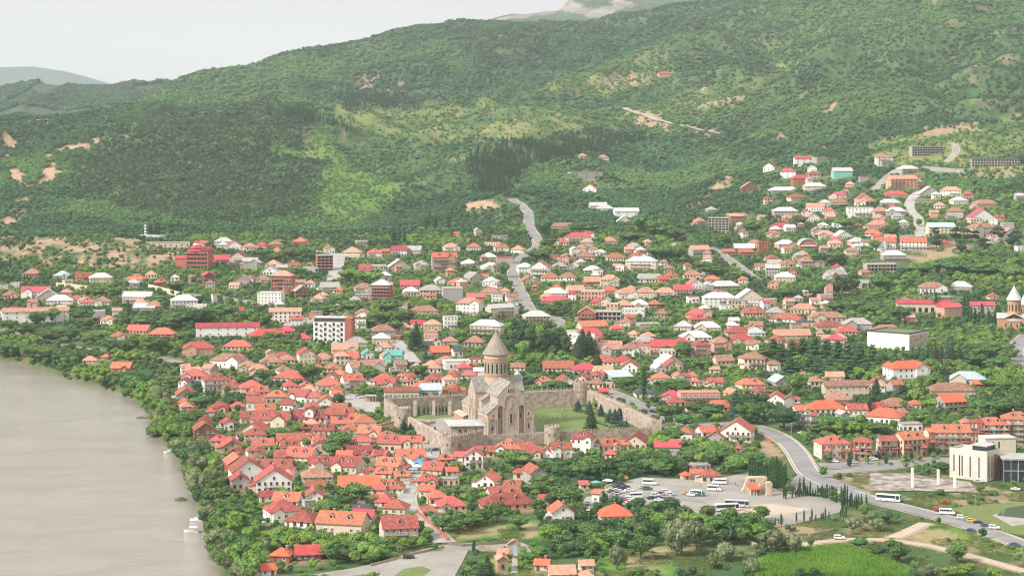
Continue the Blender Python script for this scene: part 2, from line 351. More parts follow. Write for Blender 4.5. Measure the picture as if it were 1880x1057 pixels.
MEADOW = [[(495,258),(530,262),(545,272),(575,272),(565,242),(615,255),(645,300),(720,325),(740,350),(690,390),(650,430),(600,415),(580,370),(560,340),(590,310),(590,295),(540,295),(495,272)], [(120,365),(200,362),(250,395),(262,410),(245,416),(200,407)],
 [(1390,1057),(1405,1020),(1450,1010),(1560,1006),(1600,1020),(1660,1045),(1685,1057)], [(820,990),(870,960),(1000,955),(1000,990),(930,995)], [(1100,1000),(1230,1000),(1230,1057),(1090,1057)],
 [(1640,985),(1760,950),(1880,1005),(1880,1030),(1760,1005)], [(900,1005),(985,1005),(990,1057),(880,1057)]]
YELLOW = [[(600,190),(1000,190),(1120,225),(1000,255),(800,262),(640,235)], [(1090,225),(1260,175),(1450,110),(1470,120),(1330,190),(1180,235)], [(1000,150),(1200,120),(1250,140),(1130,175),(1000,185)],
 [(1560,270),(1880,215),(1880,330),(1640,320)]]
bare = np.zeros_like(GZ); mead = np.zeros_like(GZ); yel = np.zeros_like(GZ)
_n1 = fbm(WX/14, WY/22, 31, 4); _n2 = fbm(WX/40, WY/60, 37, 4)
jx = SX+(_n1-.5)*34; jy = SCR+(_n2-.5)*22
for poly, a, patchy in BARE:
    msk = in_poly(jx, jy, poly); bare = np.where(msk, np.maximum(bare, a*(1 if patchy == 2 else np.clip((_n1-.36)*5, 0, 1) if patchy else np.clip((_n1*.6+_n2*.4-.30)*6, 0, 1))), bare)
for poly in MEADOW: mead = np.where(in_poly(jx, jy, poly), 1, mead)
for poly in YELLOW: yel = np.where(in_poly(jx, jy, poly), np.clip((_n2-.25)*3, 0, 1), yel)
bare = np.maximum(bare, np.clip((_n2*.6+_n1*.4-.60)*6, 0, 1)*np.interp(GY, [1500,2400,4500], [.25,.35,.35])[:,None])
bank_mask = np.zeros_like(GZ); bank_mask[_near] = np.clip(1-np.abs(_d)/5, 0, 1); bare = np.maximum(bare, bank_mask*.25)

def grid_mesh(name, X, Y, Z, mat, attr=None):
    nr, nc = Z.shape
    me = bpy.data.meshes.new(name); me.vertices.add(nr*nc)
    me.vertices.foreach_set('co', np.stack([X, Y, Z], -1).astype(np.float32).ravel())
    r, c = np.meshgrid(np.arange(nr-1), np.arange(nc-1), indexing='ij'); a = (r*nc+c).ravel()
    q = np.stack([a, a+1, a+nc+1, a+nc], 1).astype(np.int32)
    me.loops.add(q.size); me.loops.foreach_set('vertex_index', q.ravel())
    me.polygons.add(len(q)); me.polygons.foreach_set('loop_start', np.arange(0, q.size, 4, dtype=np.int32)); me.polygons.foreach_set('loop_total', np.full(len(q), 4, np.int32))
    me.polygons.foreach_set('use_smooth', np.ones(len(q), bool))
    if attr is not None:
        ca = me.color_attributes.new('cover', 'FLOAT_COLOR', 'POINT')
        ca.data.foreach_set('color', np.concatenate([attr, np.ones((nr, nc, 1))], -1).astype(np.float32).ravel())
    me.materials.append(mat); me.update(calc_edges=True); return link(name, me)

def ground_material():
    m = bpy.data.materials.new('hill_ground'); m.use_nodes = True; n = m.node_tree; b = n.nodes['Principled BSDF']
    b.inputs['Roughness'].default_value = .95; b.inputs['Specular IOR Level'].default_value = .1
    geo = n.nodes.new('ShaderNodeNewGeometry'); at = n.nodes.new('ShaderNodeAttribute'); at.attribute_name = 'cover'
    sep = n.nodes.new('ShaderNodeSeparateColor'); n.links.new(at.outputs['Color'], sep.inputs[0])
    def noise(scale, detail=6):
        t = n.nodes.new('ShaderNodeTexNoise'); t.inputs['Scale'].default_value = scale; t.inputs['Detail'].default_value = detail; t.inputs['Roughness'].default_value = .65
        n.links.new(geo.outputs['Position'], t.inputs['Vector']); return t.outputs['Fac']
    def ramp(f, cols):
        r = n.nodes.new('ShaderNodeValToRGB'); e = r.color_ramp.elements
        e[0].position, e[0].color = cols[0][0], (*cols[0][1], 1); e[1].position, e[1].color = cols[-1][0], (*cols[-1][1], 1)
        for p, c in cols[1:-1]: k = e.new(p); k.color = (*c, 1)
        n.links.new(f, r.inputs[0]); return r.outputs[0]
    def mix(f, a, c):
        x = n.nodes.new('ShaderNodeMix'); x.data_type = 'RGBA'; n.links.new(f, x.inputs[0]); n.links.new(a, x.inputs[6]); n.links.new(c, x.inputs[7]); return x.outputs[2]
    base = ramp(noise(.05, 8), [(.3, (.036,.078,.028)), (.5, (.058,.112,.038)), (.66, (.11,.155,.058)), (.82, (.22,.215,.11))])
    mead_c = ramp(noise(.12, 8), [(.3, (.07,.145,.026)), (.5, (.105,.20,.036)), (.7, (.17,.24,.06))])
    yel_c = ramp(noise(.06, 8), [(.3, (.10,.15,.04)), (.5, (.155,.195,.058)), (.7, (.25,.235,.105))])
    bare_c = ramp(noise(.16, 10), [(.28, (.20,.165,.09)), (.42, (.38,.235,.155)), (.55, (.47,.31,.22)), (.70, (.22,.22,.11))])
    c = mix(sep.outputs[2], base, yel_c); c = mix(sep.outputs[1], c, mead_c); c = mix(sep.outputs[0], c, bare_c)
    n.links.new(c, b.inputs['Base Color'])
    bp = n.nodes.new('ShaderNodeBump'); bp.inputs['Strength'].default_value = .6; bp.inputs['Distance'].default_value = 1.5
    n.links.new(noise(.25, 6), bp.inputs['Height']); n.links.new(bp.outputs[0], b.inputs['Normal'])
    return m
M['ground'] = ground_material()
TERRAIN = setting(grid_mesh('terrain', WX, WY, GZ, M['ground'], np.stack([bare, mead, yel], -1)))

# ------------------------------------------------------------------ far mountains
def far_range(name, Yc, crest, foot, mat, depth, rough, seed, attr_polys=None):
    xs = np.arange(crest[0][0], crest[-1][0]+1, 4.0); p = np.array(crest, float)
    yc = np.interp(xs, p[:,0], p[:,1]); ys = np.linspace(-1, 1, 61)
    U = (xs-XC)/F; zc = H-(yc-YH)*Yc/F; z0 = H-(foot-YH)*Yc/F
    Yg = Yc+ys[:,None]*depth+0*xs; Xg = U[None,:]*Yg
    prof = np.clip(1-np.abs(ys), 0, 1)[:,None]**.8
    nz = ridged(Xg/(depth*.35), Yg/(depth*.5), seed, 5)-.5
    Z = z0+(zc-z0)[None,:]*prof*(1+0*nz) + rough*nz*np.clip(1.15-prof, .1, 1)
    A = None
    if attr_polys is not None:
        sx = XC+F*Xg/Yg; sy = YH+F*(H-Z)/Yg; k = fbm(Xg/60, Yg/60, 5, 4); A = np.zeros(Z.shape+(3,))
        for poly in attr_polys: A[...,0] = np.where(in_poly(sx+(k-.5)*16, sy+(k-.5)*12, poly), 1, A[...,0])
    o = grid_mesh(name, Xg, Yg, Z, mat, A); return setting(o)
def rock_material():
    m = bpy.data.materials.new('cliff_mountain'); m.use_nodes = True; n = m.node_tree; b = n.nodes['Principled BSDF']; b.inputs['Roughness'].default_value = .95
    at = n.nodes.new('ShaderNodeAttribute'); at.attribute_name = 'cover'; sep = n.nodes.new('ShaderNodeSeparateColor'); n.links.new(at.outputs['Color'], sep.inputs[0])
    geo = n.nodes.new('ShaderNodeNewGeometry'); outs = []
    for sc, st, cols in ((.02, 1, ((.03,.06,.025),(.07,.10,.05))), (.012, 5, ((.13,.12,.105),(.29,.265,.24)))):
        mp = n.nodes.new('ShaderNodeMapping'); mp.inputs['Scale'].default_value = (1, 1, st); n.links.new(geo.outputs['Position'], mp.inputs[0])
        t = n.nodes.new('ShaderNodeTexNoise'); t.inputs['Scale'].default_value = sc; t.inputs['Detail'].default_value = 8; t.inputs['Roughness'].default_value = .7; n.links.new(mp.outputs[0], t.inputs['Vector'])
        r = n.nodes.new('ShaderNodeValToRGB'); r.color_ramp.elements[0].position = .38; r.color_ramp.elements[1].position = .58
        r.color_ramp.elements[0].color = (*cols[0], 1); r.color_ramp.elements[1].color = (*cols[1], 1); n.links.new(t.outputs['Fac'], r.inputs[0]); outs.append(r.outputs[0])
    x = n.nodes.new('ShaderNodeMix'); x.data_type = 'RGBA'; n.links.new(sep.outputs[0], x.inputs[0]); n.links.new(outs[0], x.inputs[6]); n.links.new(outs[1], x.inputs[7]); n.links.new(x.outputs[2], b.inputs['Base Color'])
    return m
M['cliff'] = rock_material(); M['far_blue'] = material('far_wooded_mountain', (.06,.09,.05), (.04,.07,.04), .002, coord='Object', var=0)
far_range('rock_mountain', 7400, [(780,70),(880,44),(912,32),(940,26),(965,27),(1000,22),(1026,20),(1033,12),(1046,-2),(1070,-14),(1110,-16),(1150,-14),(1200,-10),(1250,-20),(1330,-45),(1500,-80)], 120, M['cliff'], 700, 40, 3,
  [[(1024,19),(1036,0),(1044,-4),(1058,6),(1078,14),(1100,18),(1124,6),(1140,0),(1168,8),(1150,14),(1128,20),(1110,32),(1090,36),(1066,26),(1044,24)],
   [(908,34),(940,25),(1000,21),(1024,20),(1022,26),(985,29),(965,35),(930,36)]])
M['far_wood'] = material('far_woodland', (.05,.09,.036), (.028,.055,.026), .022, coord='Object', var=0, detail=10, third=(.20,.18,.11), lo=.36, hi=.62)
FAR_RIDGE = far_range('far_ridge', 6300, [(-520,168),(-200,162),(-60,169),(0,167),(36,158),(62,153),(90,156),(112,160),(150,162),(175,160),(200,162),(228,157),(250,155),(275,158),(300,153),(350,164),(420,175),(520,200)], 222, M['far_wood'], 620, 60, 19)
far_range('distant_mountain', 15500, [(-520,118),(-300,140),(-150,132),(-60,127),(0,124),(60,123),(120,132),(170,145),(215,158),(300,178)], 260, M['far_blue'], 1500, 60, 7)

# ------------------------------------------------------------------ river
def water_material():
    m = bpy.data.materials.new('silty_river'); m.use_nodes = True; n = m.node_tree; b = n.nodes['Principled BSDF']
    b.inputs['Roughness'].default_value = .12; b.inputs['Specular IOR Level'].default_value = .5
    geo = n.nodes.new('ShaderNodeNewGeometry'); mp = n.nodes.new('ShaderNodeMapping'); mp.inputs['Scale'].default_value = (.7, 1, 1); n.links.new(geo.outputs['Position'], mp.inputs[0])
    a = n.nodes.new('ShaderNodeTexNoise'); a.inputs['Scale'].default_value = .03; a.inputs['Detail'].default_value = 6; a.inputs['Distortion'].default_value = .8; n.links.new(mp.outputs[0], a.inputs['Vector'])
    r = n.nodes.new('ShaderNodeValToRGB'); r.color_ramp.elements[0].position = .3; r.color_ramp.elements[1].position = .7
    r.color_ramp.elements[0].color = (.265,.23,.195,1); r.color_ramp.elements[1].color = (.335,.295,.255,1); n.links.new(a.outputs['Fac'], r.inputs[0]); n.links.new(r.outputs[0], b.inputs['Base Color'])
    w = n.nodes.new('ShaderNodeTexNoise'); w.inputs['Scale'].default_value = .3; w.inputs['Detail'].default_value = 8; w.inputs['Roughness'].default_value = .75; n.links.new(mp.outputs[0], w.inputs['Vector'])
    bp = n.nodes.new('ShaderNodeBump'); bp.inputs['Strength'].default_value = .5; bp.inputs['Distance'].default_value = .9; n.links.new(w.outputs['Fac'], bp.inputs['Height']); n.links.new(bp.outputs[0], b.inputs['Normal'])
    return m
mb = MB(); M['water'] = water_material()
mb.poly([(-900,380,0),(80,380,0),(80,900,0),(-60,1800,0),(-900,1800,0)], M['water']); setting(mb.build('river'))
# ------------------------------------------------------------------ roads, squares, fields (thin sheets lying on the terrain)
FOOT = []          # (centre x, y, half w, half d, yaw) of everything a tree may not grow through
ROADS = []         # (world polyline, half width)
def drape(line, step=4.0):
    out = [line[0]]
    for a, b in zip(line[:-1], line[1:]):
        n = max(1, int(math.hypot(b[0]-a[0], b[1]-a[1])/step))
        out += [(a[0]+(b[0]-a[0])*k/n, a[1]+(b[1]-a[1])*k/n) for k in range(1, n+1)]
    return out
def smooth_line(pts, it=2):
    for _ in range(it):
        q = [pts[0]]
        for a, b in zip(pts[:-1], pts[1:]): q += [(a[0]*.75+b[0]*.25, a[1]*.75+b[1]*.25), (a[0]*.25+b[0]*.75, a[1]*.25+b[1]*.75)]
        pts = q+[pts[-1]]
    return pts
def ribbon(mb, line, off, width, lift, m, flat=True):
    """strip of given width running beside a world polyline"""
    P = np.array(line); T = np.gradient(P, axis=0); T /= np.linalg.norm(T, axis=1)[:,None]+1e-9; N = np.stack([-T[:,1], T[:,0]], 1)
    L = P+N*(off+width/2); R = P+N*(off-width/2); C = P+N*off
    zl, zr, zc = ground_z(L[:,0], L[:,1]), ground_z(R[:,0], R[:,1]), ground_z(P[:,0], P[:,1])
    if flat: zm = np.maximum(np.maximum(zl, zr), zc); zl = zr = zm
    vs = [(L[i,0], L[i,1], zl[i]+lift) for i in range(len(P))]+[(R[i,0], R[i,1], zr[i]+lift) for i in range(len(P))]; n = len(P)
    mb.mesh(vs, [(i, n+i, n+i+1, i+1) for i in range(n-1)], m)
def road(name, pix, width, mat, kerb=False, centre=False, edges=False, lift=.22):
    w = [ground(x, y)[:2] for x, y in pix]; line = drape(smooth_line(w)); ROADS.append((line, width/2))
    mb = MB(); ribbon(mb, line, 0, width, lift, M[mat]); ribbon(mb, line, width/2+.6, 1.2, lift-.12, M['dirt']); ribbon(mb, line, -width/2-.6, 1.2, lift-.12, M['dirt'])
    setting(mb.build(name))
    if edges or centre:
        mk = MB()
        if edges: ribbon(mk, line, width/2-.5, .3, lift+.02, M['paint']); ribbon(mk, line, -width/2+.5, .3, lift+.02, M['paint'])
        if centre: ribbon(mk, line, 0, .22, lift+.02, M['paint'])
        setting(mk.build('road_markings'))
    if kerb:
        kb = MB()
        for s in (1, -1):
            ribbon(kb, line, s*(width/2+.15), .3, lift+.14, M['kerb'])
        setting(kb.build('kerb'))
    return line
PATCHES = []
def tri_fill(poly, step):
    """points of a polygon and triangles, fine enough to lie on the ground"""
    bm = bmesh.new(); vs = [bm.verts.new((x, y, 0)) for x, y in poly]; bm.faces.new(vs)
    xs = [p[0] for p in poly]; ys = [p[1] for p in poly]
    for ax, lo, hi in ((0, min(xs), max(xs)), (1, min(ys), max(ys))):
        k = lo+step
        while k < hi:
            no = (1,0,0) if ax == 0 else (0,1,0)
            bmesh.ops.bisect_plane(bm, geom=bm.verts[:]+bm.edges[:]+bm.faces[:], plane_co=(k,k,0), plane_no=no); k += step
    bmesh.ops.triangulate(bm, faces=bm.faces[:])
    bm.verts.index_update(); out = [tuple(v.co) for v in bm.verts], [tuple(v.index for v in f.verts) for f in bm.faces]
    bm.free(); return out
def patch(name, pix, mat, lift=.18, step=6.0, block=True):
    w = [ground(x, y)[:2] for x, y in pix]
    if block: PATCHES.append(w)
    vs, fs = tri_fill(w, step); z = ground_z([v[0] for v in vs], [v[1] for v in vs])
    mb = MB(); mb.mesh([(v[0], v[1], zz+lift) for v, zz in zip(vs, z)], fs, M[mat]); o = mb.build(name)
    me = o.data; up = sum(p.normal.z*p.area for p in me.polygons)
    if up < 0: me.flip_normals()
    return setting(o)

MAIN_ROAD = road('main_road', [(1380,782),(1408,790),(1440,806),(1462,828),(1474,850),(1488,872),(1526,892),(1597,917),(1676,936),(1741,953),(1807,973),(1885,1003)], 11, 'asphalt', edges=True)
patch('junction', [(1470,862),(1482,852),(1500,858),(1530,866),(1530,878),(1600,905),(1600,925),(1560,918),(1500,908),(1450,905),(1452,885)], 'asphalt', .20)
road('side_road', [(1500,868),(1530,867),(1597,862),(1663,855),(1728,850),(1790,846)], 9, 'asphalt', kerb=True)
road('tree_lined_street', [(1385,783),(1350,776),(1300,780),(1250,782)], 8, 'asphalt')
road('wall_street', [(1240,786),(1222,772),(1190,752),(1160,738),(1130,724),(1105,716)], 11, 'asphalt')
road('hill_road', [(1000,452),(986,440),(974,424),(970,408),(972,394),(962,380),(940,366)], 11, 'asphalt', edges=True, centre=True, lift=.5)
road('upper_hill_road', [(1322,248),(1285,240),(1260,234),(1225,226),(1190,215),(1160,206),(1145,199)], 12, 'concrete', lift=.9)
road('town_street', [(985,440),(988,454),(965,468),(945,485),(940,502),(950,525),(963,550),(972,568)], 9, 'asphalt', lift=.3)
road('church_street', [(972,568),(1000,580),(1025,586),(1033,606)], 8, 'asphalt', lift=.3)
road('concrete_ramp', [(621,466),(618,490),(614,516)], 12, 'concrete', lift=.4)
road('sloping_street', [(712,612),(724,628),(742,645),(756,664),(764,672)], 10, 'concrete', kerb=True)
OLD_LANE = road('old_town_lane', [(818,996),(800,978),(785,965),(760,943),(744,920),(752,896),(766,872),(785,846),(794,822),(790,806)], 7, 'concrete')
road('dirt_road', [(590,1060),(680,1046),(753,1027),(816,1007),(860,1003),(923,1001),(960,997)], 11, 'gravel')
patch('dirt_lot', [(690,1075),(700,1046),(760,1029),(815,1012),(862,1006),(850,1030),(826,1075)], 'gravel', .2)
road('field_track', [(1448,1004),(1519,993),(1597,989),(1663,995),(1736,1008),(1807,1028),(1885,1050)], 5, 'dirt')
road('track_to_road', [(1640,988),(1672,974),(1702,960)], 5, 'dirt')
road('ridge_track', [(1602,352),(1620,332),(1642,316),(1668,305),(1700,300)], 8, 'gravel', lift=.5)
road('upper_ridge_track', [(1735,300),(1752,286),(1757,272),(1745,264)], 8, 'gravel', lift=.7)
road('hillside_street', [(1690,436),(1688,416),(1684,398),(1668,384),(1672,366),(1690,352)], 9, 'concrete', lift=.5)
road('valley_street', [(1300,455),(1318,462),(1340,478),(1362,494),(1386,514)], 9, 'asphalt', lift=.5)
road('church_square_street', [(1885,690),(1872,668),(1862,650),(1868,630),(1885,615)], 10, 'asphalt', lift=.3)
road('embankment_street', [(-20,606),(60,618),(130,640),(250,652),(330,668)], 9, 'asphalt')
patch('car_park', [(1100,912),(1113,893),(1177,876),(1240,879),(1300,882),(1376,866),(1400,884),(1440,906),(1480,910),(1520,914),(1546,922),(1543,940),(1480,957),(1437,966),(1380,956),(1300,950),(1216,945),(1240,928),(1140,926)], 'gravel', .2)
patch('parking_lane', [(1062,934),(1076,912),(1090,910),(1094,948),(1070,950)], 'concrete', .18)
patch('market_square', [(630,742),(634,722),(690,728),(700,742),(694,758),(640,752)], 'concrete')
patch('wall_car_park', [(1150,742),(1180,738),(1215,752),(1235,778),(1206,772)], 'asphalt', .26)
patch('sports_lawn', [(1742,932),(1800,926),(1890,922),(1890,985),(1833,975),(1790,955)], 'lawn')
patch('sports_path', [(1822,946),(1832,942),(1890,952),(1890,962),(1858,966)], 'concrete', .21, block=False)
patch('dark_pitch', [(1829,946),(1848,933),(1890,926),(1890,953)], 'pitch', .24, block=False)
patch('court_lawn', [(975,748),(1052,742),(1095,752),(1130,790),(1080,796),(985,792)], 'lawn')
patch('small_court_lawn', [(762,768),(790,757),(846,756),(846,764),(790,770)], 'lawn', block=True)
patch('court_paving', [(745,768),(770,768),(850,764),(1000,768),(1045,796),(985,803),(880,806),(825,800)], 'gravel', .14)
patch('apartment_forecourt', [(1500,850),(1600,846),(1720,838),(1760,842),(1728,848),(1600,858),(1510,862)], 'asphalt', .17)
patch('ruined_floor_slab', [(1597,901),(1597,869),(1663,870),(1720,878),(1781,885),(1796,905),(1700,902)], 'ruin', .35)
patch('verge', [(716,1064),(740,1045),(775,1040),(792,1046),(770,1062)], 'lawn', .27, block=False)
patch('worn_patch', [(1180,905),(1230,898),(1265,908),(1300,925),(1240,918)], 'asphalt', .215, block=False)
patch('worn_patch', [(1330,930),(1420,925),(1490,935),(1440,945),(1370,944)], 'dirt', .215, block=False)
patch('chapel_path', [(938,1052),(942,1012),(951,1012),(950,1052)], 'concrete', .2)
# ------------------------------------------------------------------ houses
RWORD = dict(o='orange tile', d='dark tile', b='brown tile', r='red metal', w='white metal', y='grey', u='blue-grey metal', n='teal metal', k='dark grey', p='pinkish tile', g='concrete', q='bright orange')
WWORD = dict(w='white', c='cream', g='grey', p='pink', k='brick-red', n='brown', t='mint', u='tan', r='red')
SWORD = dict(h='hip', g='gable', f='front-gable', s='lean-to', t='flat')
NUMS = ['', 'one-storey', 'two-storey', 'three-storey', 'four-storey', 'five-storey', 'six-storey']
YARDS = []; HOUSE_BOX = []            # photo-space boxes, so that no garden tree hides a house front

def window_data(name, fm, w=1.1, h=1.4, arch=False):
    mb = MB(); t = .12
    if arch:
        k = 7; rim = [(-w/2, 0), (w/2, 0)]+[(w/2*math.cos(a), h-w/2+w/2*math.sin(a)) for a in [math.pi*i/(k-1) for i in range(k)]]
        mb.poly([(x*.78, -.07, .08+z*.9) for x, z in rim], M['glass']); mb.prism(rim, -.06, .06, M[fm])
    else:
        mb.box(-w/2, w/2, -.10, .06, 0, t, M[fm]); mb.box(-w/2, w/2, -.10, .06, h-t, h, M[fm])
        mb.box(-w/2, -w/2+t, -.10, .06, t, h-t, M[fm]); mb.box(w/2-t, w/2, -.10, .06, t, h-t, M[fm])
        mb.box(-.045, .045, -.09, .06, t, h-t, M[fm])
        mb.poly([(-w/2+t,-.05,t),(-.045,-.05,t),(-.045,-.05,h-t),(-w/2+t,-.05,h-t)], M['glass']); mb.poly([(.045,-.05,t),(w/2-t,-.05,t),(w/2-t,-.05,h-t),(.045,-.05,h-t)], M['glass'])
        mb.box(-w/2-.1, w/2+.1, -.22, .04, -.1, -.002, M[fm])
    return mb.data(name)
WIN = {'white': window_data('window', 'frame_white'), 'brown': window_data('window', 'frame_brown'), 'arch': window_data('window', 'frame_white', arch=True)}
_d = MB(); _d.box(-.55, .55, -.1, .05, 0, 2.15, M['frame_brown']); _d.box(-.42, .42, -.13, -.1, .1, 2.0, M['Wn']); DOOR = _d.data('door')
_d = MB(); _d.box(-.4, .4, -.4, .4, -1.2, 1.0, M['Wk']); _d.box(-.5, .5, -.5, .5, 1.0, 1.15, M['Wg']); CHIM = _d.data('chimney')
def dormer_data(rm, wm):
    mb = MB(); mb.prism([(-1,0),(1,0),(1,1.0),(0,1.7),(-1,1.0)], -.2, 2.6, M[wm])
    mb.mesh([(-1.25,-.5,.85),(0,-.5,1.82),(1.25,-.5,.85),(-1.25,2.8,.85),(0,2.8,1.82),(1.25,2.8,.85),(-1.25,-.5,.95),(0,-.5,1.95),(1.25,-.5,.95),(-1.25,2.8,.95),(0,2.8,1.95),(1.25,2.8,.95)],
            [(6,7,10,9),(7,8,11,10),(1,0,3,4),(2,1,4,5),(0,1,7,6),(1,2,8,7),(3,0,6,9),(2,5,11,8)], M[rm])
    mb.box(-.55, .55, -.26, -.19, .15, 1.05, M['glass']); return mb.data('dormer')
DORM = {}

def roof_mesh(shape, W, D, eave, rise, m, ov=.6, t=.22):
    """closed roof shell resting on the walls; local x along the front, y away from the viewer"""
    mb = MB(); a, b = W/2+ov, D/2+ov; dr = ov*rise/(D/2 if shape != 'f' else W/2); z0 = eave-dr*.8; zt = eave+rise
    if shape == 'h':
        r = max(W-D, 0)/2; q = max(D-W, 0)/2
        r = max(r, .3)
        top = [(-r, -q, zt), (r, q, zt)] if q == 0 else [(0, -q, zt), (0, q, zt)]
        E = [(-a,-b,z0),(a,-b,z0),(a,b,z0),(-a,b,z0)]; Lw = [(x,y,z-t) for x,y,z in E]
        vs = E+Lw+top
        if q == 0: fs = [(0,1,9,8),(1,2,9),(2,3,8,9),(3,0,8)]
        else: fs = [(0,1,8),(1,2,9,8),(2,3,9),(3,0,8,9)]
        fs += [(0,4,5,1),(1,5,6,2),(2,6,7,3),(3,7,4,0),(4,7,6,5)]; mb.mesh(vs, fs, m)
    elif shape == 'g':
        mb.prism_x([(-b,z0),(0,zt),(b,z0),(b,z0-t),(0,zt-t*1.2),(-b,z0-t)][::-1], -a, a, m)
    elif shape == 'f':
        mb.prism([(-a,z0-t),(0,zt-t*1.2),(a,z0-t),(a,z0),(0,zt),(-a,z0)], -b, b, m)
    elif shape == 's':
        mb.prism_x([(-b,eave-.3),(b,eave+rise),(b,eave+rise-t),(-b,eave-.3-t)][::-1], -a, a, m)
    else:
        mb.box(-W/2-.15, W/2+.15, -D/2-.15, D/2+.15, eave-.05, eave+.18, m)
        for x0,x1,y0,y1 in ((-W/2-.15,W/2+.15,-D/2-.15,-D/2+.15),(-W/2-.15,W/2+.15,D/2-.15,D/2+.15),(-W/2-.15,-W/2+.15,-D/2+.15,D/2-.15),(W/2-.15,W/2+.15,-D/2+.15,D/2-.15)):
            mb.box(x0,x1,y0,y1,eave+.182,eave+.55,m)
    return mb

def wall_mesh(shape, W, D, eave, rise, m, deep=4.0):
    mb = MB(); w, d = W/2, D/2
    if shape == 'g': mb.prism_x([(-d,-deep),(d,-deep),(d,eave),(0,eave+rise-.15),(-d,eave)], -w, w, m)
    elif shape == 'f': mb.prism([(-w,-deep),(w,-deep),(w,eave),(0,eave+rise-.15),(-w,eave)], -d, d, m)
    elif shape == 's': mb.prism_x([(-d,-deep),(d,-deep),(d,eave+rise-.3),(-d,eave-.4)], -w, w, m)
    else: mb.box(-w, w, -d, d, -deep, eave, m)
    return mb

def balcony_mesh(W, z, depth, style, wm, posts=True):
    mb = MB(); w = W/2
    mb.box(-w, w, -depth, 0, z-.16, z, M['concrete'])
    n = max(2, int(W/3.0))
    for i in range(n+1):
        x = -w+.08+(W-.16)*i/n
        mb.box(x-.09, x+.09, -depth+.02, -depth+.2, z, z+(2.5 if posts else 1.0), M[wm])
        if posts: mb.box(x-.09, x+.09, -depth+.02, -depth+.2, -1, z-.16, M[wm])
    mb.box(-w+.2, w-.2, -depth+.06, -depth+.14, z+.9, z+1.0, M['rail'])
    if style == 'solid': mb.box(-w+.2, w-.2, -depth+.08, -depth+.13, z+.02, z+.88, M['rail'])
    else:
        k = int(W/.35)
        for i in range(k): x = -w+.25+(W-.5)*i/max(1, k-1); mb.box(x-.03, x+.03, -depth+.08, -depth+.12, z, z+.9, M['rail'])
    return mb

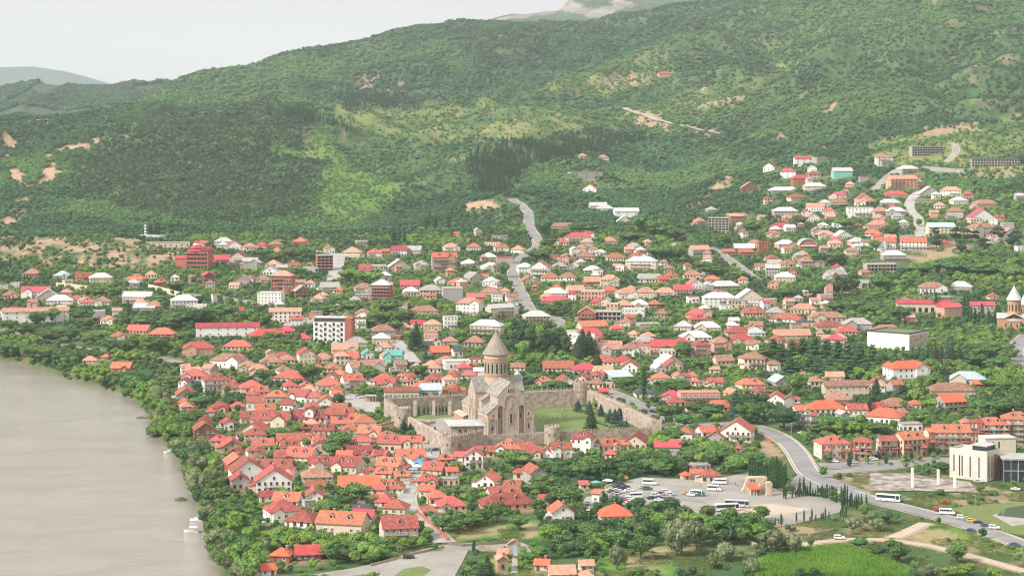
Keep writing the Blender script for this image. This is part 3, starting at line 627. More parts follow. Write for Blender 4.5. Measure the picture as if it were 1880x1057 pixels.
def house(px, yt, yb, w, shape, rc, wc, flags='', yaw=None):
    r = random.Random(int(px*131+yb*17+w))
    if yaw is None: yaw = r.choice([-1, 1, 1])*abs(r.gauss(9, 7))
    yaw = max(-38, min(38, yaw)); ya = math.radians(yaw)
    for _ in range(2):
        X, Y, z = ground(px, yb); ppm = F/Y; Wp = w/ppm; total = (yb-yt)/ppm; dep = (H-z)/Y
        if shape == 'f': D = min(16, max(7, Wp*r.uniform(.9, 1.2)))
        else: D = min(13, max(4.5, Wp*.72))
        if 'L' in flags: D = 9
        ov = .55 if shape != 't' else .15
        W = (Wp-D*abs(math.sin(ya)))/math.cos(ya)-1.7*ov
        if W < .55*Wp: ya *= .5; W = (Wp-D*abs(math.sin(ya)))/math.cos(ya)-1.7*ov
        W = max(3.0, W)
        if shape == 'h': rise = .29*min(W, D)+.3
        elif shape == 'g': rise = .31*D
        elif shape == 'f': rise = .34*W
        elif shape == 's': rise = .2*D
        else: rise = .5
        if 'P' in flags: rise *= .8
        proj = {'h': D*.5, 'g': D*.5, 'f': D*.6, 's': D, 't': D*.9}[shape]*dep
        eave = total-rise-proj
        if eave < 2.7: yb = yb+(2.7-eave)*ppm; eave = 2.7; yb = min(yb, 1100)
        else: break
    eave = min(eave, 17)
    cx, cy = X, Y+D/2*math.cos(ya)+W/2*abs(math.sin(ya))
    z = float(min(ground_z(X, Y), ground_z(cx, cy)+.5))
    floors = max(1, min(6, int(eave/2.75)))
    flat = shape == 't'
    small = Wp < 6.5 and eave < 4
    if rc == 'o' and Y > 1330: rc = r.choice('ooppb')
    elif rc == 'o': rc = r.choice('oooood')
    elif rc == 'r' and r.random() < .25: rc = 'd'
    name = 'outbuilding' if small else 'flat_roofed_building' if flat else 'tiled_house' if rc in 'od' else 'faded_tile_house' if rc in 'bp' else 'metal_roofed_house'
    o = root(name, (cx, cy, z), ya)
    rm, wm = M['R'+rc], M['W'+wc]
    wall_mesh(shape, W, D, eave, rise, wm).build('wall', o)
    ro = roof_mesh(shape, W, D, eave, rise, rm).build('roof', o)
    far = Y > 2450
    wk = 'arch' if 'A' in flags else r.choice(['white', 'white', 'brown'])
    bal = 'B' in flags or (floors >= 2 and not far and W > 6 and shape != 's' and r.random() < .42)
    fh = eave/floors
    n = max(1, min(7 if not far else 3, int(W/(2.6 if not far else 4))))
    nd = max(1, min(3, int(D/3.6)))
    door_at = r.randrange(n) if n > 1 else -1
    wscale = min(1.15, fh/2.9)
    if 'F' in flags:      # bare frame: dark panels stand for the shade in its open bays
        nb = max(3, int(W/3.4)); fl = max(2, floors)
        for k in range(fl):
            for i in range(nb):
                mb = MB(); bx = (i+.5)/nb*W-W/2; q = W/nb*.36; z0 = k*eave/fl+.5; mb.box(bx-q, bx+q, -D/2-.05, -D/2+.1, z0, z0+eave/fl*.66, M['dark']); mb.build('bay_shade_panel', o)
            mb = MB(); mb.box(-W/2-.3, W/2+.3, -D/2-.9, -D/2-.055, (k+1)*eave/fl-.3, (k+1)*eave/fl-.02, M['Wg']); mb.build('floor_slab', o)
    for k in range(floors if 'F' not in flags else 0):
        zb = k*fh+fh*.30
        for i in range(n):
            x = (i+.5)/n*W-W/2
            if k == 0 and i == door_at and not far:
                q = link('door', DOOR, o, (x, -D/2-.02, 0)); continue
            if r.random() < .06: continue
            q = link('window', WIN[wk], o, (x, -D/2-.02, zb)); q.scale = (wscale*r.choice([1, 1, 1.25]), 1, wscale)
        if not far and D > 5 and abs(yaw) > 3:
            s = -1 if ya > 0 else 1
            for i in range(nd):
                if r.random() < .25: continue
                y = (i+.5)/nd*D-D/2
                q = link('window', WIN[wk], o, (s*(W/2+.02), y, zb)); q.rotation_euler = (0, 0, math.pi/2*s); q.scale = (wscale, 1, wscale)
    if shape == 'f' and rise > 2 and not far:
        q = link('window', WIN['arch' if r.random() < .5 else wk], o, (0, -D/2-.02, eave+rise*.12)); q.scale = (.9, 1, .9)
    if bal:
        bw = W*r.choice([.5, .7, .96])
        lv = range(1, floors) if ('P' in flags or 'B' in flags) else [1]
        for k in lv:
            if k*fh+2.5 > eave+.2 and floors > 1 and k >= floors: continue
            balcony_mesh(bw, k*fh, 1.5, 'bars' if r.random() < .6 else 'solid', 'Wn' if r.random() < .5 else 'W'+wc, posts=(k == 1)).build('balcony', o, ((W-bw)/2*r.choice([-1, 0, 1])*.9, -D/2-.05, 0))
    if shape in 'hgf' and not far:
        if r.random() < .55:
            sx, sy = (r.uniform(-.3, .3)*W, r.uniform(.05, .2)*D) if shape != 'f' else (r.uniform(.05, .2)*W, r.uniform(-.3, .3)*D)
            zz = eave+rise*(1-(2*abs(sy)/D if shape != 'f' else 2*abs(sx)/W)); link('chimney', CHIM, ro, (sx, sy, zz+.3))
        nd_ = 0
        if 'D' in flags: nd_ = 2 if W > 9 else 1
        elif rc in 'od' and shape in 'gh' and W > 8 and D > 6 and r.random() < .45: nd_ = 1 if W < 15 else 2
        if nd_:
            dd = DORM.setdefault((rc, wc), dormer_data('R'+rc, 'W'+wc)) if (rc, wc) in DORM else DORM.setdefault((rc, wc), dormer_data('R'+rc, 'W'+wc))
            for i in range(nd_):
                x = ((i+.5)/nd_-.5)*W*(.6 if shape == 'h' else .8) if shape != 'f' else 0
                fy = -.27*D
                zz = eave+rise*(1-2*abs(fy)/D)-.35
                link('dormer', dd, ro, (x, fy-.5, zz))
    if shape in 'hg' and W > 8 and not far and 'P' not in flags and 'L' not in flags and r.random() < .33:      # gabled wing on the front
        ww = W*r.uniform(.3, .42); wx = r.choice([-1, 1])*W*.26; e2 = min(eave, eave+rise-.36*ww-.2); wr = .34*ww; y0 = -D/2-r.uniform(.8, 2.0)
        mb = MB(); mb.prism([(wx-ww/2,-4),(wx+ww/2,-4),(wx+ww/2,e2),(wx,e2+wr-.12),(wx-ww/2,e2)], y0, -D/2+.3, wm); mb.build('gable_wing', o)
        mb = MB(); q = .45; dz = q*wr/(ww/2); mb.prism([(wx-ww/2-q,e2-dz-.15),(wx,e2+wr-.18),(wx+ww/2+q,e2-dz-.15),(wx+ww/2+q,e2-dz+.06),(wx,e2+wr+.06),(wx-ww/2-q,e2-dz+.06)], y0-.5, -D*.12, rm); mb.build('wing_roof', o)
        for k in range(floors):
            if k*fh+fh*.3+1.3 < e2: link('window', WIN[wk], o, (wx, y0-.02, k*fh+fh*.3)).scale = (1.2, 1, 1)
    if shape in 'hgf' and 'P' not in flags and 'L' not in flags and Wp > 7 and r.random() < .38:      # lower lean-to at one side
        s_ = r.choice([-1, 1]); ew = r.uniform(2.2, 3.8); ed = D*r.uniform(.5, .8); eh = min(eave*.7, r.uniform(2.4, 3.4)); x0, x1 = sorted((s_*(W/2+.01), s_*(W/2+ew)))
        mb = MB(); mb.box(x0, x1, -ed/2, ed/2, -4, eh-.25, M['W'+r.choice('cgw'+wc)]); mb.build('lean_to', o)
        zi, zo = eh+.55, eh-.15; P = [(s_*(W/2+.01),zi),(s_*(W/2+ew+.4),zo),(s_*(W/2+ew+.4),zo-.15),(s_*(W/2+.01),zi-.15)]
        mb = MB(); mb.prism(P if s_ < 0 else P[::-1], -ed/2-.4, ed/2+.3, M['R'+r.choice(rc+rc+'yg')]); mb.build('lean_to_roof', o)
    if 'P' in flags:      # brick piers running up a town block
        for x in (-W/2+.3, -W*.18, W*.18, W/2-.3):
            mb = MB(); mb.box(x-.38, x+.38, -D/2-.5, -D/2-.003, -1, eave-.1, M['Wk']); mb.build('brick_pier', o)
        for x in (-W*.33, W*.33):
            mb = MB(); zc = eave*.62; mb.prism_x([(-D/2-1.9,zc-.7),(-D/2-.01,zc+.15),(-D/2-.01,zc-.05),(-D/2-1.9,zc-.9)][::-1], x-2.0, x+2.0, rm); mb.build('awning', o)
    FOOT.append((cx, cy, W/2+1.2, D/2+1.2, ya))
    HOUSE_BOX.append((px-w/2, yt, px+w/2, yb, Y)); YARDS.append((cx+math.sin(ya)*(D/2+2.5), cy-math.cos(ya)*(D/2+2.5), W/2+1.5, ya))
    if r.random() < .5: FOOT.append((YARDS[-1][0], YARDS[-1][1], W/2, 3.2, ya))
    bits = f"{NUMS[floors]} {WWORD[wc]} {'building' if flat else 'shed' if small else 'house'} with {RWORD[rc]} {SWORD[shape]} roof"
    later(o, bits, 'building' if flat else 'shed' if small else 'house', {'outbuilding': 'small sheds of the town', 'flat_roofed_building': 'flat roofed buildings of the town', 'tiled_house': 'tile roofed houses of the town', 'faded_tile_house': 'houses under faded tiles', 'metal_roofed_house': 'metal roofed houses of the town'}[name], px, (yt+yb)/2)
    return o

TILES = {
'T1': (0, 380, 3.5234, """197 398 455 110 hop;397 412 452 105 hug;525 425 480 110 gdc;640 425 490 150 hwc;870 433 490 125 hoc;1035 460 525 90 hon;60 540 590 100 hop;225 512 590 165 grw;
295 528 590 160 fwg;375 568 630 160 hww;490 568 610 90 hoc;555 582 640 105 how;655 578 640 110 how;885 545 630 180 gwc;910 590 640 90 hop;990 605 665 130 hoc;1180 568 665 170 hww;
210 652 755 380 gow L;695 700 760 95 how;890 760 810 145 gop;1040 778 840 160 hok;1465 748 840 370 grw L;755 805 840 100 hoc;1440 195 245 110 hww;1505 213 275 105 frw;1440 225 265 60 huc;
1610 230 285 90 how;1305 217 255 60 soc;1430 310 355 110 grk;1537 285 385 100 fdc B;1615 325 410 90 gyg;1335 415 510 90 frn B;1560 435 500 95 fyg;1620 440 490 70 how;1535 645 685 80 grw;
575 960 1010 100 hoc;681 945 980 70 hok;780 1000 1057 140 gok;165 935 960 60 son;100 485 525 70 tyg;30 500 530 60 tgg;430 470 500 70 twc;635 665 720 75 twg;925 620 665 130 sug;950 182 217 200 twg;1090 225 262 230 tyc"""),
'T2': (470, 380, 3.5234, """35 225 265 75 hrp;123 215 262 95 hbg;130 262 295 90 hop;287 197 240 105 hok;10 340 385 60 hyg;108 342 375 95 hoc;235 345 380 95 hog;85 372 440 110 fyw;165 370 415 70 gyg;170 410 540 135 hok B;
40 440 485 100 hoc;205 495 550 70 tkk;437 305 415 105 tgk F;468 245 300 80 fow;470 485 540 130 gyg;288 505 590 110 fyn;90 545 640 150 tww;400 562 615 100 hog;622 262 330 120 hoc;765 268 330 90 how;832 268 325 65 gop;
925 250 315 95 grw;1015 250 310 115 gyg;705 368 400 85 sog;795 372 405 80 twg;920 335 405 150 fwg;1065 345 405 95 hyc;1262 232 285 110 how;1410 232 280 85 how;1585 232 290 95 how;1530 220 250 90 trw;1215 293 430 155 gou B;
1375 335 385 110 hwg;1505 293 345 105 hwc;1520 358 395 130 hww;1610 320 370 100 trg;830 415 465 90 hwg;995 472 505 115 grp;1405 418 470 135 fyg;1310 457 500 135 hop;1190 450 485 80 fww;1520 450 515 105 hww;1480 425 465 50 trp;
812 462 630 125 hwk B;1000 513 580 110 hwc;1130 502 580 140 hyc;1267 515 635 125 tgg;1520 517 560 140 hop;1610 520 560 70 how;690 490 550 120 hbc;690 557 615 100 tyg;1083 635 690 175 hoc;1382 585 715 165 how A;1575 627 730 170 gwc BL;
185 650 745 190 gow L;350 680 740 125 hoc;390 670 710 70 tyg;480 690 770 130 fbc;575 685 770 130 fbc;690 655 705 105 hbc;1495 728 830 205 hwc B;955 748 800 105 hoc;1140 725 800 110 hoc;815 760 830 165 hbg;808 812 890 115 hwc;908 825 865 75 tbn;
1255 700 790 85 tww;1577 175 205 95 tkg;1432 135 190 50 fyc;1298 160 180 40 sop;60 790 860 230 hrg;190 768 800 110 hrp;295 815 860 110 hrg;680 215 250 80 twg;1420 555 585 110 sop;275 467 510 80 sop"""),
'T3': (940, 380, 3.5234, """740 5 70 150 gww;725 57 110 85 fwc;318 100 135 130 gbp;318 200 250 100 hoc;425 165 225 160 hrw;497 152 205 75 hrw;635 192 235 95 hoc;790 230 255 105 hyc;40 248 300 90 how;1093 190 222 60 frn;1343 65 170 130 tgg F;
1450 40 105 110 sok;1215 68 120 75 hop;1215 247 320 130 gpg;1505 235 290 120 gwk;1520 270 300 90 sok;1630 222 300 70 trk;1405 270 300 80 sok;355 295 345 105 hoc;275 308 345 60 tbk;480 290 340 115 hoc;672 295 350 120 how;818 288 318 105 hoc;
845 320 415 195 huc B;85 358 430 105 hww;187 345 460 125 fow B;310 355 390 95 hyg;400 360 405 80 fwg;525 377 405 115 hwg;685 365 395 65 sop;108 440 475 95 fog;248 423 480 110 how;365 422 480 130 how;518 450 495 115 gok;635 435 515 115 hoc B;
890 430 490 140 gyw;975 445 490 75 grp;1035 418 455 90 hoc;1170 407 460 120 how;1275 418 440 80 twg;1300 440 468 90 hoc;1190 460 560 105 fow B;1265 480 540 80 hww;1380 477 530 185 hwg;1110 500 575 115 grc;995 518 575 135 hoc;870 515 590 120 hoc;
750 520 590 145 how;630 510 545 100 hop;285 522 575 150 hww;410 505 570 115 goc;524 535 600 140 twp;500 510 540 95 hbc;290 500 525 80 hoc;290 573 615 180 hrk;550 590 620 90 hrp;148 498 550 38 hok;730 600 650 115 hoc;830 595 655 125 hwc;
925 602 660 80 hon;1345 550 650 195 hww B;1335 533 560 80 hop;1540 527 605 175 fwc B;1455 595 655 130 tyc;1570 608 640 100 tww;1640 595 660 60 grw;15 632 705 50 twc;157 668 750 165 hwc B;488 640 745 115 fok B;627 665 735 160 tgg F;790 650 710 140 tww;
975 658 715 100 hbg;1565 645 710 145 hoc;1195 655 700 130 hoc;1200 690 735 120 hop;740 715 755 110 hbc;885 745 795 140 tgg;520 735 770 190 goc;680 757 790 90 hoc;1115 733 800 120 hwc;1268 738 780 160 hwc;1460 770 825 155 hoc;1582 778 835 110 huw;
1190 800 865 190 hww;1490 815 880 155 hrc;500 780 830 170 hrw;610 810 855 120 hrp;387 795 850 90 tww;790 795 830 80 hoc;885 805 840 95 hoc;862 828 890 150 hyc;630 875 970 165 gow;765 878 970 125 how;985 857 945 180 grp;1225 855 980 125 hop B;
1355 835 945 140 hop B;1370 955 1005 135 gbc;1570 935 1045 185 hbc;300 992 1050 190 goc;476 1005 1050 170 hrw;600 955 1010 180 hrw;720 958 1010 130 hrw;770 985 1050 150 frw;1020 950 1035 180 fwc;1040 980 1020 130 frc;590 1025 1057 140 goc;40 1005 1057 100 goc"""),
'T4': (1410, 380, 3.5234, """115 0 60 150 hwg;130 47 75 100 hop;285 35 95 100 fow;400 2 50 80 how;405 45 75 60 gop;600 0 65 150 tww;735 0 60 110 hog;835 0 55 115 hwg;725 45 90 100 hop;90 98 155 125 hrp;215 97 125 45 hop;360 98 120 70 hww;585 100 135 60 hop;
720 87 140 130 hop;1220 0 80 110 hbg;1388 10 100 160 frw B;1500 48 85 60 grp;1395 105 195 180 hbc;1125 100 180 165 guc;35 148 200 80 hoc;380 150 205 115 hoc;490 150 205 105 fww;685 142 190 120 how;120 210 270 125 hwp;440 190 250 100 hoc;
585 195 250 110 hwp;765 195 290 120 gqw B;950 195 280 160 gqw D;1155 213 265 95 hrc;900 180 205 90 tgc;820 278 360 140 hwg B;735 362 415 185 tgg F;45 338 365 90 gyg;135 338 390 115 hbc;290 320 390 160 hbg;35 368 455 90 gwg;115 418 485 120 hwc;
445 405 470 140 gyg;625 403 440 70 gop;395 488 580 45 trp;505 515 555 60 syg;630 470 530 75 gyg;1075 485 555 170 how;1260 480 540 155 hwg;1155 575 605 120 tgg;20 590 640 70 twp;55 645 695 120 hyg;240 622 695 165 hoc;135 685 750 195 how B;
390 675 745 220 hbc;403 733 785 165 hrc;585 715 800 175 hyg B;250 735 770 120 tkp;520 765 820 130 hoc;160 790 830 230 goc;340 795 825 50 hoc;445 820 915 110 hrc;55 825 860 110 hrc;780 760 800 190 hbc;915 690 745 70 gop;1630 250 285 50 tww;1460 555 575 70 hoc"""),
'D': (900, 0, 1.918, """615 252 272 45 hrp;757 306 318 20 how;325 540 558 30 hop;397 545 560 38 how;335 605 635 110 tgg;353 647 682 50 fow;380 712 740 60 gwg;405 722 745 60 hww;990 573 603 50 frw;1105 548 585 60 grw;1165 552 572 50 tgg;1052 592 628 55 hrw;
1140 602 632 48 hrc;1100 615 650 70 hrk;915 640 672 55 fon;1388 542 585 52 how B;1242 590 628 66 gwt;1540 515 550 105 tgg F;1475 582 615 72 hwg B;1455 617 670 100 gop B;1630 657 692 75 how;1550 655 692 75 fwg;1785 558 588 150 tkg F;1655 692 720 58 hww;
1748 703 735 85 hbp;1037 658 676 100 hwg;1145 643 668 72 hwc;1080 682 705 60 hrc;1230 675 698 62 hrc;1320 680 710 65 frp;1225 700 718 80 hbp;1430 672 692 80 hrc;1410 700 718 70 hwg;1525 700 712 60 tyg;1150 715 745 65 gpw;1865 680 710 30 gwg;780 727 745 40 hyg"""),
'B1': (230, 600, 4.066, """530 108 215 250 hop;835 95 170 210 hoc;760 200 310 270 how;845 195 225 90 hoc;1080 210 265 180 hbc;1200 205 262 130 hbc;1340 150 275 150 frc @14;1470 190 260 170 hoc;1610 180 285 120 hoc;910 250 330 150 hoc;985 275 340 150 hoc;1175 283 325 130 how;
1540 268 335 130 hoc;500 308 440 190 how;660 340 480 220 how B;1230 325 410 260 how @-14;1220 400 450 140 how;1345 403 450 110 hoc;1510 375 480 200 how;1600 315 380 120 how;430 445 570 170 fog @12;430 530 605 150 hop;790 405 490 160 hoc;930 395 490 190 hoc;
990 440 500 150 goc;1125 468 580 160 hog;1300 460 580 180 gow @-20;1400 480 580 130 how;1490 505 600 160 fow;695 550 640 170 hop;835 555 600 120 hoc;965 515 620 140 gow;1035 570 630 160 gow;920 625 730 165 gdc;1085 625 750 290 gdc @-10 D;1390 610 720 270 gdw D;1380 590 720 90 fdw;
1570 605 750 150 gdg;570 700 850 190 fon @16;950 700 770 250 fow @-8;960 745 880 180 hoc;1335 725 790 95 gdn D;1480 720 810 150 gdc D;700 800 880 140 hoc;775 820 945 180 fou @12;1015 828 940 180 gow @12;1210 790 850 200 goc;1395 790 880 210 gow;1215 845 920 170 gdc D;1440 835 950 180 fdc B;1160 915 965 110 sow;1310 895 1010 250 god D @-18"""),
'B2': (600, 600, 4.066, """125 118 190 200 goc;145 180 280 190 goc;300 165 240 110 fnw;430 110 175 140 how;500 170 280 140 gnt;440 185 280 110 fow;280 250 350 290 gow D;60 272 330 110 hoc;220 70 130 150 hyg;835 140 215 165 gqn;970 148 220 95 gkw;920 70 130 110 hoc;1105 65 150 150 hog;740 95 165 100 twg;
780 245 310 130 hoc;890 215 270 190 hbc;960 240 320 190 tww;1020 265 330 125 hog;1095 258 310 80 hoc;1110 225 265 120 trw;1140 300 335 90 gww;810 342 410 170 how;940 330 410 110 how;1060 320 380 120 how;420 345 430 200 how;450 380 460 150 gog;575 330 385 110 hoc;
610 372 430 100 how;720 395 470 190 hoc;180 350 430 180 gow D;100 600 655 200 gok;130 650 760 230 gog;265 650 765 200 how @14;15 725 800 80 hoc;320 735 810 190 goc @-12;260 795 890 200 hdp A;450 770 850 150 how;480 805 940 200 goc D;640 808 940 150 goc"""),
'B3': (980, 600, 4.066, """75 365 430 140 hoc;235 358 425 150 frw;365 345 410 110 foc;480 330 380 105 goc;470 380 460 125 hbc;640 322 385 200 sug;955 335 435 140 how;1075 330 360 90 hoc;1185 333 375 95 hoc;1210 378 440 80 hoc;1355 375 455 120 goc;1350 292 340 80 soc;1600 378 465 165 hoc;
825 445 525 150 hkw;520 455 495 80 grn;570 410 445 70 twc;1035 470 520 140 hrc;1240 470 570 290 thp B;1065 515 600 145 how;1175 585 620 80 soc;1400 545 600 180 goc;1435 505 545 70 hbc;1140 745 860 140 how;1290 735 830 160 gow;1380 760 850 180 fog @-14;1535 680 860 270 fow @-14 B;
370 770 940 190 how A @-10;560 830 930 180 goc D;575 912 980 95 how;775 785 920 220 foc @-12;665 840 920 110 goc;1010 835 960 205 srg @-8;1535 880 915 60 hop"""),
'B4': (1370, 600, 3.686, """70 168 290 160 hbc;190 222 300 92 hbw;60 345 425 135 hoc;240 320 400 145 fug;95 400 440 120 hop;1110 228 390 290 hqw A @14;970 232 350 90 hqw;680 360 480 300 gbc L;910 330 400 140 fdc;215 435 510 165 fow @-12;335 470 500 60 sow;620 437 500 200 hbp;1020 478 550 220 hbc;
1145 490 555 85 hoc;905 505 560 150 hrp;1060 548 590 95 hbc;550 495 595 265 hqw;755 515 605 140 gdw;660 560 640 90 fyg;960 550 670 275 hqw B;1120 640 710 145 tyw;1515 300 400 250 huc;1400 375 480 300 hbc;1400 450 575 200 gqg B;1610 352 410 120 sqn;375 525 690 120 gow B;455 575 640 50 goc;
600 732 895 230 hoc PB @10;800 740 895 140 hoc PB;960 735 880 130 goc P @8;1120 708 885 210 goc PBD;1270 680 860 110 goc P;1400 655 860 240 goc PBD;1570 615 800 110 hoc P;1680 605 800 210 hoc PBD;1860 570 800 230 hoc PBD;1490 615 690 85 how"""),
'C1': (300, 800, 4.112, """530 132 290 220 fok @18;610 160 345 300 fow @16;815 222 430 290 fow @8 B;560 270 420 170 fog @14;850 170 235 220 gdc D;1190 150 250 190 gdc D;1390 150 290 260 gdc D;1150 230 330 250 hbc;1140 335 365 150 soc;1470 295 430 310 gqc;770 410 500 125 goc;930 420 500 220 gow;
880 480 650 300 how @22;1050 555 700 280 how @-20 B;1345 570 760 390 goc D @-14;1510 550 700 190 grc @-14;1480 515 570 150 gkg;1470 70 155 210 goc;1640 105 190 110 goc;1565 225 295 75 how;1650 235 310 95 fow;885 840 960 170 hqk;1085 820 900 220 grn;780 960 1030 145 gqw;1090 475 530 100 tgg"""),
'C2': (680, 800, 4.112, """75 105 190 140 goc @-20;150 160 260 220 goc @-20 D;295 95 180 230 gow;340 120 225 170 fow;105 235 300 140 goc D;235 260 340 120 goc D;140 322 430 220 how D;30 300 350 80 gqc;60 365 430 110 goc;75 420 490 120 hoc;115 440 540 170 hoc @-18;190 475 605 200 hoc @-12;205 600 800 300 grc @12;
480 195 300 190 goc @-16;430 280 385 175 hoc;610 230 295 105 gqc;600 305 365 135 tyc;430 365 470 140 goc @-14;500 405 530 170 hoc;605 450 570 240 hoc;430 530 590 120 sow;650 50 130 170 hoc D;780 85 240 145 fow B;860 70 160 150 gdc;565 140 200 105 gop D;690 115 190 120 gow;1050 20 130 240 how;
1190 35 80 140 hoc;1220 80 170 140 goc;1330 75 160 130 fow;1440 45 165 160 gow;1240 210 370 190 fog @16;1120 240 330 90 hoc;890 270 400 190 fow @-14;1080 335 400 165 gdc D;1000 380 460 290 gdc D;1030 430 560 430 hdp A D;1335 440 500 140 gdp;1440 495 660 200 fow B;
990 885 1030 105 fpu @16;1000 845 890 85 gpu;1300 925 1010 130 gqc @-10;1445 970 1057 205 gpc;1630 930 1020 125 gpc;1630 1010 1070 115 hpc"""),
'C4': (1440, 780, 3.816, ""),
'C3': (1060, 800, 4.112, """290 515 630 270 hqc @8;150 400 520 90 sow @-20;50 335 385 80 soc;820 265 330 85 hqp;905 245 330 105 gqc;1010 245 355 150 hoc;915 200 250 180 tyg"""),
}
for key, (ox, oy, s, rows) in TILES.items():
    for row in rows.replace('\n', '').split(';'):
        p = row.split()
        if len(p) < 5: continue
        x, yt, yb, w = (float(v) for v in p[:4]); code = p[4]; fl = ''; yaw = None
        for q in p[5:]:
            if q[0] == '@': yaw = float(q[1:])
            else: fl = q
        rc = code[1] if code[1] in RWORD else 'p'; wc = code[2] if code[2] in WWORD else 'c'
        house(ox+x/s, oy+yt/s, oy+yb/s, w/s*(1.08 if oy+yb/s > 640 else 1.14), code[0], rc, wc, fl, yaw)
OLDTOWN = [(330,690),(430,650),(560,655),(700,650),(850,680),(850,715),(640,715),(625,745),(700,790),(800,850),(770,940),(700,955),(560,955),(480,905),(420,850),(390,800),(340,770)]
def clash(x, y, r):
    for fx_, fy_, hw_, hd_, a_ in FOOT:
        if math.hypot(fx_-x, fy_-y) < r+math.hypot(hw_, hd_)*.74: return True
    return any(min(math.hypot(x-p[0], y-p[1]) for p in ln) < r+hw_ for ln, hw_ in ROADS)
def fill(seed, poly, tries, most, wmin, wmax, shapes, roofs, walls, hmin, hmax):
    rr = random.Random(seed); n = 0; xs = [p[0] for p in poly]; ys = [p[1] for p in poly]
    for _ in range(tries):
        x_, y_ = rr.uniform(min(xs), max(xs)), rr.uniform(min(ys), max(ys))
        if not in_poly(np.array([x_]), np.array([y_]), poly)[0]: continue
        X_, Y_, z_ = ground(x_, y_); w_ = rr.uniform(wmin, wmax)
        if clash(X_, Y_+w_*.4, w_*.56): continue
        h_ = rr.uniform(hmin, hmax)*F/Y_; house(x_, y_-h_, y_, w_*F/Y_, rr.choice(shapes), rr.choice(roofs), rr.choice(walls)); n += 1
        if n >= most: break
    return n
r_ = random.Random(5); n_ = 0
for _ in range(2600):
    x_, y_ = r_.uniform(330, 850), r_.uniform(650, 955)
    if not in_poly(np.array([x_]), np.array([y_]), OLDTOWN)[0]: continue
    X_, Y_, z_ = ground(x_, y_); w_ = r_.uniform(7, 12)
    if clash(X_, Y_+w_*.4, w_*.52): continue
    h_ = r_.uniform(5.6, 8.6)*F/Y_; house(x_, y_-h_, y_, w_*F/Y_, r_.choice('hhgf'), r_.choice('ooodp'), r_.choice('wwccg')); n_ += 1
    if n_ >= 55: break
n_ += fill(21, [(0,520),(330,500),(560,470),(930,455),(980,560),(900,640),(560,640),(330,600),(0,590)], 900, 55, 8, 13, 'hhgft', 'owwypbr', 'wwcgp', 6, 9)
n_ += fill(22, [(1000,440),(1300,460),(1420,520),(1560,560),(1560,640),(1400,680),(1200,690),(1050,640),(1000,560)], 900, 58, 8, 14, 'hhgft', 'owwypbr', 'wwcgp', 6, 9)
n_ += fill(23, [(1300,430),(1400,340),(1500,310),(1700,330),(1870,380),(1870,450),(1640,450),(1560,520),(1400,500)], 900, 56, 9, 15, 'hhgft', 'owwypbr', 'wwcgp', 6, 10)
n_ += fill(24, [(1200,690),(1440,700),(1700,700),(1760,740),(1480,770),(1230,760)], 300, 10, 8, 13, 'hhgf', 'oopbd', 'wwcg', 6, 9)
print('houses', len(HOUSE_BOX), 'of which between the others', n_)

# trodden yards in front of the houses: bare soil in the ground cover
for x_, y_, hw_, a_ in YARDS:
    if y_ > 2400: continue
    j0, j1 = np.searchsorted(GY, [y_-14, y_+14]); i0, i1 = np.searchsorted(GU, [(x_-18)/y_, (x_+18)/y_])
    sx_, sy_ = WX[j0:j1,i0:i1]-x_, WY[j0:j1,i0:i1]-y_; c_, s_ = math.cos(a_), math.sin(a_)
    d_ = np.maximum(np.abs(sx_*c_+sy_*s_)-hw_, np.abs(-sx_*s_+sy_*c_)-4.0)
    bare[j0:j1,i0:i1] = np.maximum(bare[j0:j1,i0:i1], .55*np.clip(1-d_/3, 0, 1)*np.clip(_n1[j0:j1,i0:i1]*2.2-.35, 0, 1))
TERRAIN.data.color_attributes['cover'].data.foreach_set('color', np.concatenate([np.stack([bare, mead, yel], -1), np.ones(GZ.shape+(1,))], -1).astype(np.float32).ravel())
# ------------------------------------------------------------------ the cathedral
def arch_prof(cx, w, z0, z1, k=9):
    """round-headed outline in (x, z)"""
    r = w/2; return [(cx-r, z0), (cx+r, z0)]+[(cx+r*math.cos(math.pi*i/(k-1)), z1-r+r*math.sin(math.pi*i/(k-1))) for i in range(k)]
def boolean_cut(data, cutters, mat):
    """mesh data minus a list of closed cutter MBs"""
    o = bpy.data.objects.new('body', data); COL.objects.link(o)
    cm = MB(); c_obj = []
    for i, c in enumerate(cutters):
        q = bpy.data.objects.new('cutter', c.data('cutter')); COL.objects.link(q); c_obj.append(q)
        md = o.modifiers.new('b%d' % i, 'BOOLEAN'); md.object = q; md.operation = 'DIFFERENCE'; md.solver = 'EXACT'
    dg = bpy.context.evaluated_depsgraph_get(); me = bpy.data.meshes.new_from_object(o.evaluated_get(dg))
    for q in c_obj+[o]: bpy.data.objects.remove(q)
    return me
def arch_moulding(mb, cx, w, z0, z1, y, t, d, m, k=11):
    """raised band following a round-headed arch on a wall facing -y"""
    o = [(cx-w/2-t, z0)]+[(cx-(w/2+t)*math.cos(math.pi*i/(k-1)), z1-w/2+(w/2+t)*math.sin(math.pi*i/(k-1))) for i in range(k)]+[(cx+w/2+t, z0)]
    n = [(cx-w/2, z0)]+[(cx-(w/2)*math.cos(math.pi*i/(k-1)), z1-w/2+(w/2)*math.sin(math.pi*i/(k-1))) for i in range(k)]+[(cx+w/2, z0)]
    L = len(o); vs = [(x, y-d, z) for x, z in o]+[(x, y-d, z) for x, z in n]+[(x, y+.05, z) for x, z in o]+[(x, y+.05, z) for x, z in n]
    fs = []
    for i in range(L-1): fs += [(i, L+i, L+i+1, i+1), (2*L+i, i, i+1, 2*L+i+1), (L+i, 3*L+i, 3*L+i+1, L+i+1)]
    mb.mesh(vs, fs, m)
